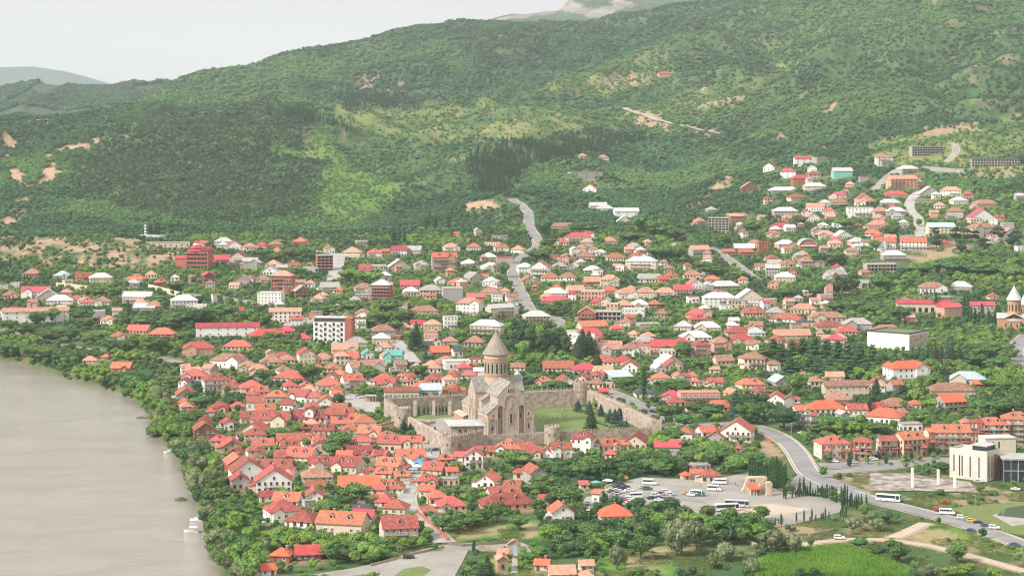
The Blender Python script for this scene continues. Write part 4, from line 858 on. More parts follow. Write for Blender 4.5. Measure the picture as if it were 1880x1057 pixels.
def turn(mb0, mb, ang, ox, oy):
    """append mb0 to mb turned by ang about z and moved"""
    c, s = math.cos(ang), math.sin(ang); i = len(mb.v); mb.v += [(x*c-y*s+ox, x*s+y*c+oy, z) for x, y, z in mb0.v]
    for f, k in zip(mb0.f, mb0.mi): mb.f.append(tuple(i+j for j in f)); mb.mi.append(mb.slot(mb0.mats[k]))

def gable_roof(mb, x0, x1, y0, y1, ze, zr, axis, m, ov=.6, t=.35):
    if axis == 'y':
        c = (x0+x1)/2; h = (x1-x0)/2; d = ov*(zr-ze)/h
        mb.prism([(x0-ov,ze-d-t+.3),(c,zr-t+.3),(x1+ov,ze-d-t+.3),(x1+ov,ze-d+.3),(c,zr+.3),(x0-ov,ze-d+.3)], y0-ov, y1+ov, m)
    else:
        c = (y0+y1)/2; h = (y1-y0)/2; d = ov*(zr-ze)/h
        mb.prism_x([(y0-ov,ze-d-t+.3),(c,zr-t+.3),(y1+ov,ze-d-t+.3),(y1+ov,ze-d+.3),(c,zr+.3),(y0-ov,ze-d+.3)][::-1], x0-ov, x1+ov, m)

def cathedral():
    X, Y, z = ground(938, 797); a = math.radians(16.5); o = root('cathedral', (X, Y, z-.3), a); S = M['stone']; SL = M['slab']
    nw, aw = 7.6, 13.3
    # body with its stepped front, one solid cut by the niches
    b = MB(); b.prism([(-aw,-3),(aw,-3),(aw,12),(nw,16.6),(nw,21.4),(0,29.0),(-nw,21.4),(-nw,16.6),(-aw,12)], 0, 2.5, S)
    cut = []
    for cx in (-6.1, 6.1):
        c = MB(); c.prism(arch_prof(cx, 3.0, .6, 16.3), -1, 2.3, S); cut.append(c)
    for cx, w, z0, z1 in ((-10.6,3.6,1,9.2),(10.6,3.6,1,9.6)):
        c = MB(); c.prism(arch_prof(cx, w, z0, z1), -1, .35, M['stone_green']); cut.append(c)
    fr = link('east_front', boolean_cut(b.data('east_front'), cut, S), o)
    if M['stone_dark'].name not in [m.name for m in fr.data.materials if m]: fr.data.materials.append(M['stone_dark'])
    d = MB()
    arch_moulding(d, 0, 3.0, 3.5, 14.6, 0, .35, .22, S)
    d.box(-1.7, 1.7, -.14, -.003, 5.2, 13.4, M['stone_pink']); d.box(-1.1, 1.1, -.24, -.145, 5.8, 12.8, S); d.box(-.75, .75, -.3, -.245, 6.0, 12.4, M['stone_pink'])
    arch_moulding(d, 0, 7.0, 15.0, 22.0, 0, .45, .3, S); arch_moulding(d, 0, 5.6, 16.8, 21.0, 0, .3, .2, M['stone_pink'])
    for cx in (-1.3, 0, 1.3): arch_moulding(d, cx, .8, 23.2, 25.6, 0, .2, .15, S)
    for cx in (-6.1, 6.1): arch_moulding(d, cx, 3.0, .6, 16.3, 0, .4, .25, S)
    for cx, z1 in ((-10.6,9.2),(10.6,9.6)): arch_moulding(d, cx, 3.6, 1, z1, 0, .4, .25, S)
    d.box(-.5, .5, -.35, -.01, 14.8, 19.5, S); d.build('carved_mouldings', o)
    for cx, z0, z1, w, yy in ((0,6.6,11.8,.85,-.33),(-1.3,23.3,25.3,.55,-.04),(0,23.3,25.3,.55,-.04),(1.3,23.3,25.3,.55,-.04),(-10.4,2.6,5.0,.8,.33),(10.4,3.2,6.2,.8,.33),(-10.2,10.2,11.7,.6,-.04),(10.2,10.6,12.2,.6,-.04),(-6.1,9,12,.8,2.26),(6.1,9,12,.8,2.26)):
        mb = MB(); mb.prism(arch_prof(cx, w, z0, z1), yy, yy+.03, M['dark']); mb.build('window', o)
    # nave, aisles
    mb = MB(); mb.prism([(-nw,-3),(nw,-3),(nw,21.2),(0,28.8),(-nw,21.2)], 2.51, 56, S); mb.build('nave', o)
    mb = MB(); gable_roof(mb, -nw, nw, .35, 56, 21.4, 29.0, 'y', SL, .45); mb.build('nave_roof', o)
    for s in (-1, 1):
        mb = MB(); P = [(s*aw,-3),(s*(nw+.01),-3),(s*(nw+.01),16.5),(s*aw,11.9)]; P = P if s > 0 and False else P
        mb.prism(P if s < 0 else P[::-1], 2.51, 20.5, S); mb.prism(P if s < 0 else P[::-1], 38.5, 54, S); ai = mb.build('aisle', o)
        mb = MB()
        for y0, y1 in ((-.2, 20.6), (38.4, 54.3)):
            Q = [(s*(aw+.6),11.7),(s*(aw+.6),12.1),(s*(nw+.02),17.0),(s*(nw+.02),16.6)]
            mb.prism(Q if s > 0 else Q[::-1], y0, y1, SL)
        mb.build('aisle_roof', o)
        # higher inner bays beside the crossing
        mb = MB(); P = [(s*12.2,11),(s*(nw+.02),11),(s*(nw+.02),20.2),(s*12.2,17.2)]
        mb.prism(P if s < 0 else P[::-1], 16.0, 22.4, S); mb.build('inner_bay', o)
        mb = MB(); Q = [(s*12.7,17.0),(s*12.7,17.4),(s*(nw+.03),20.7),(s*(nw+.03),20.3)]; mb.prism(Q if s > 0 else Q[::-1], 15.4, 22.38, SL); mb.build('inner_bay_roof', o)
        # transept arm with gable on the side
        mb = MB(); mb.prism_x([(22.4,-3),(37.2,-3),(37.2,21.2),(29.8,28.7),(22.4,21.2)], *((-14.2,-nw-.01) if s < 0 else (nw+.01,14.2)), S); mb.build('transept', o)
        mb = MB(); gable_roof(mb, *((-14.2,-nw*.2) if s < 0 else (nw*.2,14.2)), 22.4, 37.2, 21.4, 28.9, 'x', SL, .4); mb.build('transept_roof', o)
        # blind arcade on the side walls
        mb = MB(); t = MB(); wd = MB()
        for yc, w, z1, xo in [(3.4,2.6,9.6,aw),(6.9,2.6,9.9,aw),(10.4,2.6,9.9,aw),(13.9,2.6,9.6,aw),(17.6,2.6,9.4,aw),(25.6,2.4,17,14.2),(29.8,3.4,23.5,14.2),(34,2.4,17,14.2),(41,2.6,9.6,aw),(44.6,2.6,9.6,aw),(48.2,2.6,9.6,aw),(51.6,2.4,9.4,aw)]:
            one = MB(); arch_moulding(one, 0, w, .5, z1, 0, .35, .25, S); turn(one, t, s*math.pi/2 if s > 0 else -math.pi/2, s*(xo+.0), yc)
            one = MB(); one.prism(arch_prof(0, .7, z1*.45, z1*.72), -.04, -.005, M['dark']); q = one.build('window', o, (s*xo, yc, 0)); q.rotation_euler = (0, 0, s*math.pi/2)
        t.build('blind_arcade', o)
    # west porch and low south gallery
    mb = MB(); mb.prism([(-10,-3),(10,-3),(10,9.5),(0,13.5),(-10,9.5)], 56.01, 65, S); mb.build('west_porch', o)
    mb = MB(); gable_roof(mb, -10, 10, 56.5, 65, 9.6, 13.6, 'y', SL, .5); mb.build('west_porch_roof', o)
    mb = MB(); mb.box(-16.5, -13.32, 40, 60, -3, 5.2, M['stone_pink']); mb.build('south_gallery', o)
    mb = MB(); mb.prism([(-17,4.9),(-13.32,6.3),(-13.32,6.6),(-17,5.2)], 39.6, 60.4, S); mb.build('south_gallery_roof', o)
    # drum
    cy = 29.8; dr = MB()
    dr.lathe([(7.4,24),(7.4,28.4)], S, 24, 0, cy); dr.lathe([(6.7,28.3),(6.7,29.6),(6.9,29.7),(6.9,30.2),(6.55,30.3)], M['stone_pink'], 32, 0, cy, cap=False)
    dr.lathe([(6.5,30.2),(6.5,37.3)], M['stone_green'], 32, 0, cy, cap=False); dr.lathe([(6.55,37.2),(6.8,37.3),(6.8,38.0),(6.6,38.1),(6.6,38.9)], M['stone_pink'], 32, 0, cy, cap=False)
    dr.lathe([(6.6,38.8),(6.85,39),(6.85,39.7),(6.65,39.9),(6.65,40.8)], S, 32, 0, cy, cap=False); dr.lathe([(6.66,40.7),(7.3,41.2),(7.5,41.8)], M['stone_pink'], 32, 0, cy)
    dd = dr.build('drum', o)
    for k in range(16):
        an = 2*math.pi*(k+.5)/16; one = MB(); one.prism(arch_prof(0, .75, 31.0, 36.4, 7), -.10, -.02, M['dark']); w = one.build('window', dd, (6.46*math.sin(an), cy-6.46*math.cos(an), 0)); w.rotation_euler = (0, 0, an)
    mb = MB()
    for k in range(16):
        an = 2*math.pi*(k+.5)/16; one = MB(); arch_moulding(one, 0, 1.25, 30.4, 36.9, 0, .24, .22, S, 7); turn(one, mb, an, 6.46*math.sin(an), cy-6.46*math.cos(an))
    mb.build('drum_arcade', dd)
    mb = MB(); mb.lathe([(7.75,41.5),(7.6,41.9),(0.25,54.2),(.2,54.4)], M['slab_brown'], 16, 0, cy); mb.build('cone_roof', o)
    mb = MB(); mb.lathe([(.28,54.2),(.34,54.7),(.1,55)], M['post'], 8, 0, cy); mb.box(-.08,.08,cy-.08,cy+.08,54.9,57,M['post']); mb.box(-.55,-.081,cy-.07,cy+.07,56.1,56.28,M['post']); mb.box(.081,.55,cy-.07,cy+.07,56.1,56.28,M['post']); mb.build('cross', o)
    tag(o, 'large stone cathedral with conical dome inside the fortress wall', 'cathedral'); ca, sa = math.cos(a), math.sin(a)
    FOOT.append((X-29*sa, Y+29*ca, 15, 33, a)); HOUSE_BOX.append((838, 620, 981, 797, Y))
cathedral()

def small_church():
    X, Y, z = ground(1862, 606); o = root('domed_church', (X, Y, z), math.radians(-14)); S = M['church']; R = M['Rw']
    s = 1.0
    mb = MB(); mb.box(-8, 8, 0, 20, -5, 9, S); mb.box(-4.5, 4.5, -4, -.01, -5, 7.5, S); mb.box(8.01, 13, 5, 15, -5, 8, S); mb.box(-13, -8.01, 5, 15, -5, 8, S); mb.build('wall', o)
    mb = MB(); gable_roof(mb, -8, 8, -.2, 20, 9, 13, 'y', R, .5); mb.build('nave_roof', o)
    mb = MB(); gable_roof(mb, -13, 13, 5.5, 14.5, 9.02, 12.4, 'x', R, .5); mb.build('transept_roof', o)
    mb = MB(); mb.prism([(-5,7.2),(5,7.2),(0,9.6)], -4.5, -.25, R); mb.build('apse_roof', o)
    mb = MB(); mb.lathe([(5.3,9),(5.3,22.5),(5.7,22.7),(5.7,23.2)], S, 24, 0, 10); d = mb.build('drum', o)
    for k in range(12):
        an = 2*math.pi*(k+.5)/12; one = MB(); one.prism(arch_prof(0, .9, 14.5, 19.5, 7), -.06, 0, M['dark']); w = one.build('window', d, (5.3*math.sin(an), 10-5.3*math.cos(an), 0)); w.rotation_euler = (0, 0, an)
    mb = MB(); mb.lathe([(6.3,22.9),(6.2,23.2),(.15,34),(.1,35.4)], R, 16, 0, 10); mb.build('cone_roof', o)
    for x, w0 in ((-2.2,1),(2.2,1),(-6.3,1),(6.3,1)):
        one = MB(); one.prism(arch_prof(x, .9, 2.5, 5.6, 7), -4.06 if abs(x) < 4 else -.06, -4.003 if abs(x) < 4 else -.003, M['dark']); one.build('window', o)
    tag(o, 'honey-coloured stone church with pale cone dome at the edge of town', 'church'); FOOT.append((X, Y+9, 14, 14, 0)); HOUSE_BOX.append((1836, 514, 1880, 596, Y))
    # its bell tower, half out of frame
    X, Y, z = ground(1884, 596); t = root('bell_tower', (X+2, Y+12, z)); mb = MB(); mb.box(-3.5, 3.5, -3.5, 3.5, -4, 15, S); mb.build('wall', t)
    mb = MB()
    for k in range(4): an = k*math.pi/2; one = MB(); one.prism(arch_prof(0, 2.2, 10.2, 14, 7), -3.56, -3.51, M['dark']); turn(one, mb, an, 0, 0)
    mb.build('belfry_opening', t); mb = MB(); mb.lathe([(5.2,15),(5.1,15.3),(.1,24)], R, 8); mb.build('roof', t)
    tag(t, 'square stone bell tower with pale pointed roof behind the domed church', 'tower')
small_church()

# ------------------------------------------------------------------ fortress wall round the court
def crenel(C, place, m, up=1.2):
    """one connected parapet whose top steps up and down; C holds the (along, height) stations, place() sets them in space"""
    mb = MB(); vs = []; fs = []
    for q in C: vs += [place((q[0], q[1]-.05), 1), place((q[0], q[1]-.05), 0)]
    for i in range(len(C)-1):
        t = up if i % 2 == 0 else .25; b = len(vs)
        for q in (C[i], C[i+1]): vs += [place((q[0], q[1]+t), 1), place((q[0], q[1]+t), 0)]
        o0, n0, o1, n1 = 2*i, 2*i+1, 2*i+2, 2*i+3; fs += [(o0, o1, b+2, b), (n1, n0, b+1, b+3), (b, b+2, b+3, b+1), (o0, b, b+1, n0), (o1, n1, b+3, b+2)]
    mb.mesh(vs, fs, m); return mb
def wall_run(p, q, h, label, thick=2.2, merlon=True, walk=True):
    """one straight stretch between two ground pixels"""
    A = ground(*p); B = ground(*q); L = math.hypot(B[0]-A[0], B[1]-A[1]); an = math.atan2(B[1]-A[1], B[0]-A[0])
    o = root('fortress_wall', ((A[0]+B[0])/2, (A[1]+B[1])/2, 0), an); mb = MB(); n = max(2, int(L/8)); m = M['wallstone']; z = []
    for i in range(n+1): t = i/n; z.append(A[2]+(B[2]-A[2])*t)
    for i in range(n):
        x0, x1 = -L/2+L*i/n, -L/2+L*(i+1)/n; t = thick/2
        vs = [(x0,-t,-6+z[i]),(x1,-t,-6+z[i+1]),(x1,t,-6+z[i+1]),(x0,t,-6+z[i]),(x0,-t,z[i]+h),(x1,-t,z[i+1]+h),(x1,t,z[i+1]+h),(x0,t,z[i]+h)]
        mb.mesh(vs, [(0,1,5,4),(2,3,7,6),(4,5,6,7)]+([(3,0,4,7)] if i == 0 else [])+([(1,2,6,5)] if i == n-1 else []), m)
    mb.build('wall_body', o)
    if merlon:
        k = int(L/1.7); C = [(-L/2+L*i/(2*k), A[2]+(B[2]-A[2])*i/(2*k)+h) for i in range(2*k+1)]
        crenel(C, lambda q, side: (q[0], -thick/2+(.05 if side else .6), q[1]), m).build('battlement', o)
    FOOT.append(((A[0]+B[0])/2, (A[1]+B[1])/2, L/2+.5, thick/2+1.2, an)); tag(o, label, 'wall', 'fortress walls round the cathedral'); return o
def wall_tower(p, r, h, label, roof=None, sq=False):
    X, Y, z = ground(*p); o = root('wall_tower', (X, Y+r, z)); mb = MB(); m = M['wallstone']
    if sq: mb.box(-r, r, -r, r, -5, h, m)
    else: mb.lathe([(r*1.06,-5),(r,2),(r,h)], m, 18)
    mb.build('tower_body', o); k = int(2*math.pi*r/1.9); C = [(2*math.pi*i/(2*k), h) for i in range(2*k+1)]
    def rim(q, side):
        rr = r if side else r-.55; c, s_ = math.cos(q[0]), math.sin(q[0])
        if sq: f = max(abs(c), abs(s_)); c /= f; s_ /= f
        return (rr*c, rr*s_, q[1])
    crenel(C, rim, m).build('battlement', o)
    if roof: mb = MB(); mb.lathe([(r-.7,h+.05),(r-.7,h+.6)], M[roof], 18); mb.build('platform', o)
    mb = MB()
    for an in (-1.9, -1.2): one = MB(); one.box(-.18, .18, -.04, .04, h*.55, h*.55+1.1, M['dark']); turn(one, mb, an+math.pi/2, (r*1.02)*math.cos(an), r*1.02*math.sin(an))
    mb.build('arrow_slit', o)
    tag(o, label, 'tower', 'towers of the fortress wall'); FOOT.append((X, Y+r, r+1, r+1, 0)); return o
wall_run((824,834), (884,819), 8.2, 'corner stretch of stone wall beside the white-roofed hall')
wall_run((884,819), (1002,813), 5.0, 'battlemented stone wall in front of the cathedral')
wall_run((1026,811), (1203,804), 5.4, 'battlemented stone wall between the front tower and the far corner tower')
wall_run((1206,800), (1150,772), 7.5, 'stone wall climbing beside the asphalt street, lower half')
wall_run((1150,772), (1072,737), 8.0, 'stone wall climbing beside the asphalt street, upper half')
wall_run((1058,746), (960,750), 10.0, 'tall stone wall behind the people on the lawn')
wall_run((852,752), (710,760), 9.0, 'stone wall behind the row of little cypresses')
wall_run((708,762), (736,782), 9.5, 'short stone wall next to the gate of the market square')
wall_run((752,792), (822,832), 8.2, 'stone wall stepping down past the dark firs', merlon=False)
wall_tower((1014,816), 4.2, 8.6, 'round stone tower in the middle of the front wall')
wall_tower((1206,806), 2.6, 9.0, 'slim square tower at the front corner of the wall', sq=True)
wall_tower((1067,742), 4.6, 12.5, 'round stone tower at the back corner above the lawn')
wall_tower((738,788), 4.7, 10.8, 'round stone tower with flat grey platform near the market square', roof='Rg')
wall_tower((826,838), 4.0, 10.0, 'low round tower at the corner below the dark firs')
for i, x in enumerate((762, 796, 826)):
    X, Y, z = ground(x, 762); o = root('wall_buttress', (X, Y-1.2, z)); mb = MB(); mb.prism_x([(-1.6,-1),(1.2,-1),(1.2,8.6),(.6,8.6)], -1, 1, M['wallstone']); mb.build('buttress_body', o)
    tag(o, ['first', 'second', 'third'][i]+' sloping stone buttress from the market square on the cypress wall', 'buttress', 'buttresses of the fortress wall')
def special(name, px, py, yaw, label, cat, box=None):
    X, Y, z = ground(px, py); o = root(name, (X, Y, z), math.radians(yaw)); tag(o, label, cat)
    if box: HOUSE_BOX.append((*box, Y))
    return o, X, Y, z
def win_row(o, xs, zs, y, kind='white', s=1.0, rz=0, x_side=None):
    for zz in zs:
        for x in xs:
            q = link('window', WIN[kind], o, (x, y, zz) if x_side is None else (x_side, x, zz)); q.scale = (s, 1, s); q.rotation_euler = (0, 0, rz)
# hall with white roof inside the corner
o, X, Y, z = special('court_hall', 858, 815, 8, 'stone hall with flat white roof in the corner of the fortress', 'hall', (800, 768, 892, 818))
mb = MB(); mb.box(-9, 9, 0, 22, -3, 9.9, M['wallstone']); mb.build('wall', o); mb = MB(); mb.mesh([(-10,-1,10),(10,-1,10),(10,23,10),(-10,23,10),(-3,11,11.5),(3,11,11.5),(-10,-1,9.6),(10,-1,9.6),(10,23,9.6),(-10,23,9.6)], [(0,1,5,4),(1,2,5),(2,3,4,5),(3,0,4),(0,6,7,1),(1,7,8,2),(2,8,9,3),(3,9,6,0)], M['Rw']); mb.build('roof', o)
win_row(o, (-4, -1, 5), (6.6,), -.05, 'brown'); FOOT.append((X, Y+11, 11, 12, 0))
# arcade, long hall and gate building behind the cypress wall
o, X, Y, z = special('arcade', 737, 738, 3, 'white arcade with red roof on top of the fortress wall', 'arcade', (704, 712, 770, 736))
mb = MB(); mb.box(-10.5, 10.5, 3, 6, -2, 6.2, M['Ww']); mb.box(-10.5, 10.5, 0, 2.99, 4.6, 6.2, M['Ww']); mb.box(-10.5, 10.5, .3, 2.99, -2, 0, M['Ww']); mb.build('wall', o)
for i in range(9): x = -10.2+20.4*i/8; mb = MB(); mb.box(x-.35, x+.35, 0, .6, 0, 4.59, M['Ww']); mb.build('pillar', o)
mb = MB(); mb.prism_x([(-.6,6.1),(3,8.6),(6.6,6.1),(6.6,6.4),(3,8.95),(-.6,6.4)][::-1], -11, 11, M['Rd']); mb.build('roof', o); FOOT.append((X, Y+3, 12, 5, 0))
o, X, Y, z = special('exhibition_hall', 790, 736, 2, 'hall with pale teal roof and two big dark doorways by the arcade', 'hall', (765, 706, 808, 735))
mb = MB(); mb.box(-6.5, 6.5, 0, 9, -2, 6.5, M['Wg']); mb.box(-7.2, -6.51, -.3, 9.3, -2, 8.6, M['Ww']); mb.box(6.51, 7.2, -.3, 9.3, -2, 8.6, M['Ww']); mb.build('wall', o); mb = MB(); mb.prism_x([(-.4,6.5),(9.4,9.5),(9.4,9.8),(-.4,6.8)][::-1], -6.5, 6.5, M['Ru']); mb.build('roof', o)
for x in (-3.2, 3.2): mb = MB(); mb.box(x-2, x+2, -.06, .1, 0, 5, M['dark']); mb.build('doorway', o)
M['banner'] = plain('teal_banner', (.05,.40,.44)); M['banner2'] = plain('pale_blue_banner', (.45,.58,.66))
for x, k in ((-6.0,'banner'),(5.8,'banner2')): mb = MB(); mb.box(x-1.1, x+1.1, -.45, -.36, 1, 6.2, M[k]); mb.build('banner', o)
o, X, Y, z = special('gate_building', 832, 733, 0, 'brick gate building with low red dome and orange door', 'gate', (810, 705, 850, 733))
mb = MB(); mb.box(-8, 8, 0, 8, -2, 6, M['Wk']); mb.box(-3.2, 3.2, -1, -.01, -2, 7.4, M['Wk']); mb.build('wall', o); mb = MB(); mb.lathe([(4.2,6.01),(4.0,7.4),(2.5,8.8),(1,9.3)], M['Ro'], 12, 0, 4); mb.build('dome', o); mb = MB(); mb.box(-2.4, 2.4, -1.08, -1.01, 0, 4.6, M['dark']); mb.build('doorway', o); mb = MB(); mb.box(-1.1, 1.1, -1.16, -1.085, 0, 3.3, M['Rq']); mb.build('door', o)
FOOT.append((X, Y+4, 9, 6, 0))
o, X, Y, z = special('colonnade', 690, 738, -8, 'low grey colonnade with flat roof on the market square', 'colonnade', (668, 721, 708, 741))
mb = MB(); mb.box(-6.5, 6.5, 2.4, 3, -1, 3.6, M['Wu']); mb.build('wall', o); mb = MB(); mb.box(-7, 7, -.3, 3.4, 3.61, 4.2, M['Rg']); mb.build('roof', o)
for i in range(7): x = -6.2+12.4*i/6; mb = MB(); mb.box(x-.25, x+.25, 0, .5, -1, 3.6, M['Wu']); mb.build('pillar', o)
# blue cone turret behind the cathedral
o, X, Y, z = special('bell_turret', 950, 722, 0, 'stone turret with blue-grey cone roof behind the cathedral', 'tower', (938, 670, 962, 700))
mb = MB(); mb.lathe([(3.1,-2),(3.1,9.5)], M['Ww'], 12); mb.build('wall', o); mb = MB(); mb.lathe([(3.7,9.3),(3.6,9.6),(.1,15.5)], M['Ru'], 12); mb.build('roof', o)
mb = MB()
for k in range(8): one = MB(); one.prism(arch_prof(0,.9,6,8.6,7), -3.14, -3.08, M['dark']); turn(one, mb, k*math.pi/4+.2, 0, 0)
mb.build('opening', o)
# dig under brown boards next to the wall
o, X, Y, z = special('boarded_terrace', 712, 790, -28, 'terrace of dark brown boards between low stone walls', 'terrace')
mb = MB(); M['boards'] = material('dark_boards', (.20,.11,.085), (.13,.075,.06), 1.2, stretch=(1,6,1)); mb.box(-9, 9, 0, 34, .6, 1.1, M['boards']); mb.build('deck', o); mb = MB(); mb.box(-10, -9.01, -.5, 35, -2, 2, M['wallstone']); mb.box(9.01, 10, -.5, 35, -2, 2, M['wallstone']); mb.build('low_wall', o); FOOT.append((X+6, Y+17, 10, 18, math.radians(-20)))

# ------------------------------------------------------------------ other landmark buildings
# white hotel with a brick side
o, X, Y, z = special('hotel', 604, 629, -6, 'white five-storey hotel with black attic and brick stair tower', 'hotel', (571, 592, 637, 629))
W_, D_, E_ = 24, 14, 15.5
mb = MB(); mb.box(-W_/2, W_/2, 0, D_, -4, E_, M['Ww']); mb.build('wall', o); mb = MB(); mb.box(-W_/2+.6, W_/2-.3, .8, D_-.6, E_+.01, E_+2.9, M['Rk']); mb.build('attic', o); mb = MB(); mb.box(-W_/2, W_/2, .3, D_, E_+2.91, E_+3.25, M['Rw']); mb.build('roof', o)
mb = MB(); mb.box(W_/2+.01, W_/2+5.2, -.4, D_, -4, E_+3, M['Wk']); mb.build('stair_tower', o)
for k in range(4):
    for x in (-9.6, -2.8, 3.6, 9.6):
        mb = MB(); mb.box(x-.9, x+.9, -.06, .1, k*3.8+1.2, k*3.8+3.6, M['glass']); mb.build('window', o)
    for x in (-6.4, .4, 6.6): mb = MB(); mb.box(x-.5, x+.5, -.9, -.01, k*3.8+1.0, k*3.8+2.4, M['Rk']); mb.build('balcony', o)
FOOT.append((X+2, Y+7, 16, 9, 0))
# red pagoda-like hotel
o, X, Y, z = special('tiered_hotel', 364, 493, -10, 'red brick hotel with tiered balconies and stepped pagoda roof', 'hotel', (337, 448, 390, 493))
mb = MB(); mb.box(-12, 10, 0, 14, -5, 17, M['Wk']); mb.build('wall', o)
for k in range(4): mb = MB(); mb.box(-13.4, 7, -1.6, -.01, 2.8+k*4, 3.2+k*4, M['Wg']); mb.box(-13.4, 7, -1.6, -1.45, 3.21+k*4, 4.2+k*4, M['Rr']); mb.build('balcony', o)
win_row(o, (-10, -6.5, -3, .5, 4.5, 8), (.6, 4.6, 8.6, 12.6), -.05, 'brown', 1.5)
for k, (r, z0, h) in enumerate(((8.6,17.0,2.4),(6.4,19.5,3.6),(2.6,24,2.8))):
    mb = MB(); mb.lathe([(r+.9,z0),(r+.8,z0+.3),(r*.55,z0+h)], M['Rr'], 8, -3.5, 6); mb.build('tiered_roof', o)
mb = MB(); mb.lathe([(4.0,21.5),(4.0,24.2)], M['Ww'], 8, -3.5, 6); mb.lathe([(.5,26.6),(.9,27.6),(.1,29)], M['Rr'], 8, -3.5, 6); mb.build('lantern', o)
mb = MB(); mb.prism([(2,17.2),(11,17.2),(9.6,19.6),(6.5,21),(3.4,19.6)], -.8, 14.6, M['Rr']); mb.build('side_roof', o)
mb = MB(); mb.box(-24, -12.01, 2, 12, -5, 9.5, M['Wk']); mb.build('annex', o); mb = MB(); mb.prism_x([(1.4,9.5),(7,12),(12.6,9.5)][::-1], -24.6, -12.02, M['Rr']); mb.build('annex_roof', o); FOOT.append((X-4, Y+7, 20, 10, 0))
# theatre
o, X, Y, z = special('theatre', 1662, 641, 0, 'big white windowless theatre with green flat roof and mosaic end wall', 'theatre', (1601, 605, 1716, 641))
o.rotation_euler = (0, 0, math.radians(-38))
X2, Y2, z2 = ground(1669, 643); o.location = (X2, Y2, z2-1)
mb = MB(); mb.box(-34, 0, 0, 31, -2, 12.5, M['Ww']); mb.build('wall', o); mb = MB(); mb.box(-33.4, -.6, .6, 30.4, 12.51, 12.9, M['lawn']); mb.build('roof', o)
mb = MB()
for x0,x1,y0,y1 in ((-34,0,-.01,.6),(-34,0,30.4,31),(-34,-33.4,.601,30.399),(-.6,0,.601,30.399)): mb.box(x0, x1, y0, y1, 12.52, 13.6, M['Rk'])
mb.build('parapet', o)
M['mosaic'] = material('coloured_mosaic', (.55,.42,.33), (.30,.16,.13), .35, detail=10, var=0, third=(.30,.42,.46), lo=.4, hi=.52); mb = MB(); mb.box(.0, .12, 1.2, 30, 2.5, 11.8, M['mosaic']); mb.build('mosaic_panel', o); FOOT.append((X2-4, Y2+22, 22, 20, math.radians(-38)))
# modern white office with slit windows and glass wing
X, Y, z = ground(1812, 884); o = root('office_building', (X, Y, z), math.radians(-40)); tag(o, 'modern white block with tall slit windows and red-brown panel', 'office'); HOUSE_BOX.append((1752, 812, 1842, 882, Y))
mb = MB(); mb.box(-20, 0, 0, 13.5, -3, 13.5, M['cladding']); mb.build('wall', o)
mb = MB(); mb.box(-20, 0, -.002, .5, 13.51, 14.6, M['cladding']); mb.box(-.5, 0, .51, 13.5, 13.51, 14.6, M['cladding']); mb.box(-20, -19.5, .51, 13.5, 13.51, 14.6, M['cladding']); mb.box(-19.49,-.51,13.0,13.5,13.51,14.6,M['cladding']); mb.build('parapet', o)
mb = MB(); mb.box(-9, -1.5, 2.5, 12, 13.52, 16.4, M['glass']); mb.box(-10, -1, 2, 12.5, 16.41, 16.9, M['Rw']); mb.build('roof_pavilion', o)
for x in (-17.6, -14.6, -13.2, -8.9, -4.2): mb = MB(); mb.box(x-.32, x+.32, -.06, .05, 1.5, 11.4, M['glass']); mb.build('window', o)
for y in (2.0, 5.2, 11.6): mb = MB(); mb.box(-.05, .06, y-.4, y+.4, 1.5, 11.8, M['glass']); mb.build('window', o)
mb = MB(); mb.box(.0, .1, 7.0, 10.6, .2, 12.4, M['Wk']); mb.build('panel', o)
FOOT.append((X-4, Y+12, 14, 10, math.radians(-40)))
X, Y, z = ground(1862, 884); o = root('glass_wing', (X, Y, z), math.radians(-3)); tag(o, 'dark glass pavilion with flat grey roof beside the white office block', 'pavilion'); HOUSE_BOX.append((1841, 840, 1880, 882, Y))
mb = MB(); mb.box(-5, 16, 0, 16, -3, 10.5, M['glass']); mb.build('wall', o); mb = MB(); mb.box(-5.6, 17, -.6, 16.5, 10.51, 11.3, M['Rg']); mb.build('roof', o)
mb = MB()
for x in (-5, -1.5, 2, 5.5, 9): mb.box(x-.1, x+.1, -.12, -.003, 0, 10.5, M['steel'])
mb.box(-4.89, 16, -.1, -.003, 5.2, 5.5, M['steel']); mb.build('mullion', o)
X, Y, z = ground(1834, 852); o = root('office_annex', (X, Y, z), math.radians(8)); tag(o, 'cream annex with two narrow windows behind the white office block', 'office'); mb = MB(); mb.box(-7, 9, 0, 10, -2, 13, M['Wc']); mb.build('wall', o)
for x in (-3, 0): mb = MB(); mb.box(x-.4, x+.4, -.06, .05, 8, 11.5, M['glass']); mb.build('window', o)
mb = MB(); mb.box(-7.3, 9.3, -.3, 10.3, 13.01, 13.5, M['Rw']); mb.build('roof', o); FOOT.append((X, Y+5, 9, 6, 0))
# vaulted brick house
o, X, Y, z = special('vaulted_house', 1484, 458, 4, 'brick house under a pale round vault roof', 'house', (1466, 437, 1502, 458))
ar = [(8.6*math.cos(math.pi*i/12), 4+6.2*math.sin(math.pi*i/12)) for i in range(13)]; ai = [(9.3*math.cos(math.pi*i/12), 3.8+7.1*math.sin(math.pi*i/12)) for i in range(13)]
mb = MB(); mb.prism([(-8.6,-4),(8.6,-4)]+ar, 0, 12, M['Wk']); mb.build('wall', o)
mb = MB()
for i in range(12): mb.prism([ai[i+1], ar[i+1], ar[i], ai[i]], -.7, 12.5, M['Ru'])
mb.build('roof', o); win_row(o, (-5, -1.7, 1.7, 5), (.8, 4.6), -.03, 'white')
mb = MB(); mb.box(-8, 8, -1.4, -.01, 3.2, 3.5, M['Ww']); mb.box(-8, 8, -1.4, -1.3, 3.51, 4.3, M['Ww']); mb.build('balcony', o); FOOT.append((X, Y+6, 10, 7, 0))
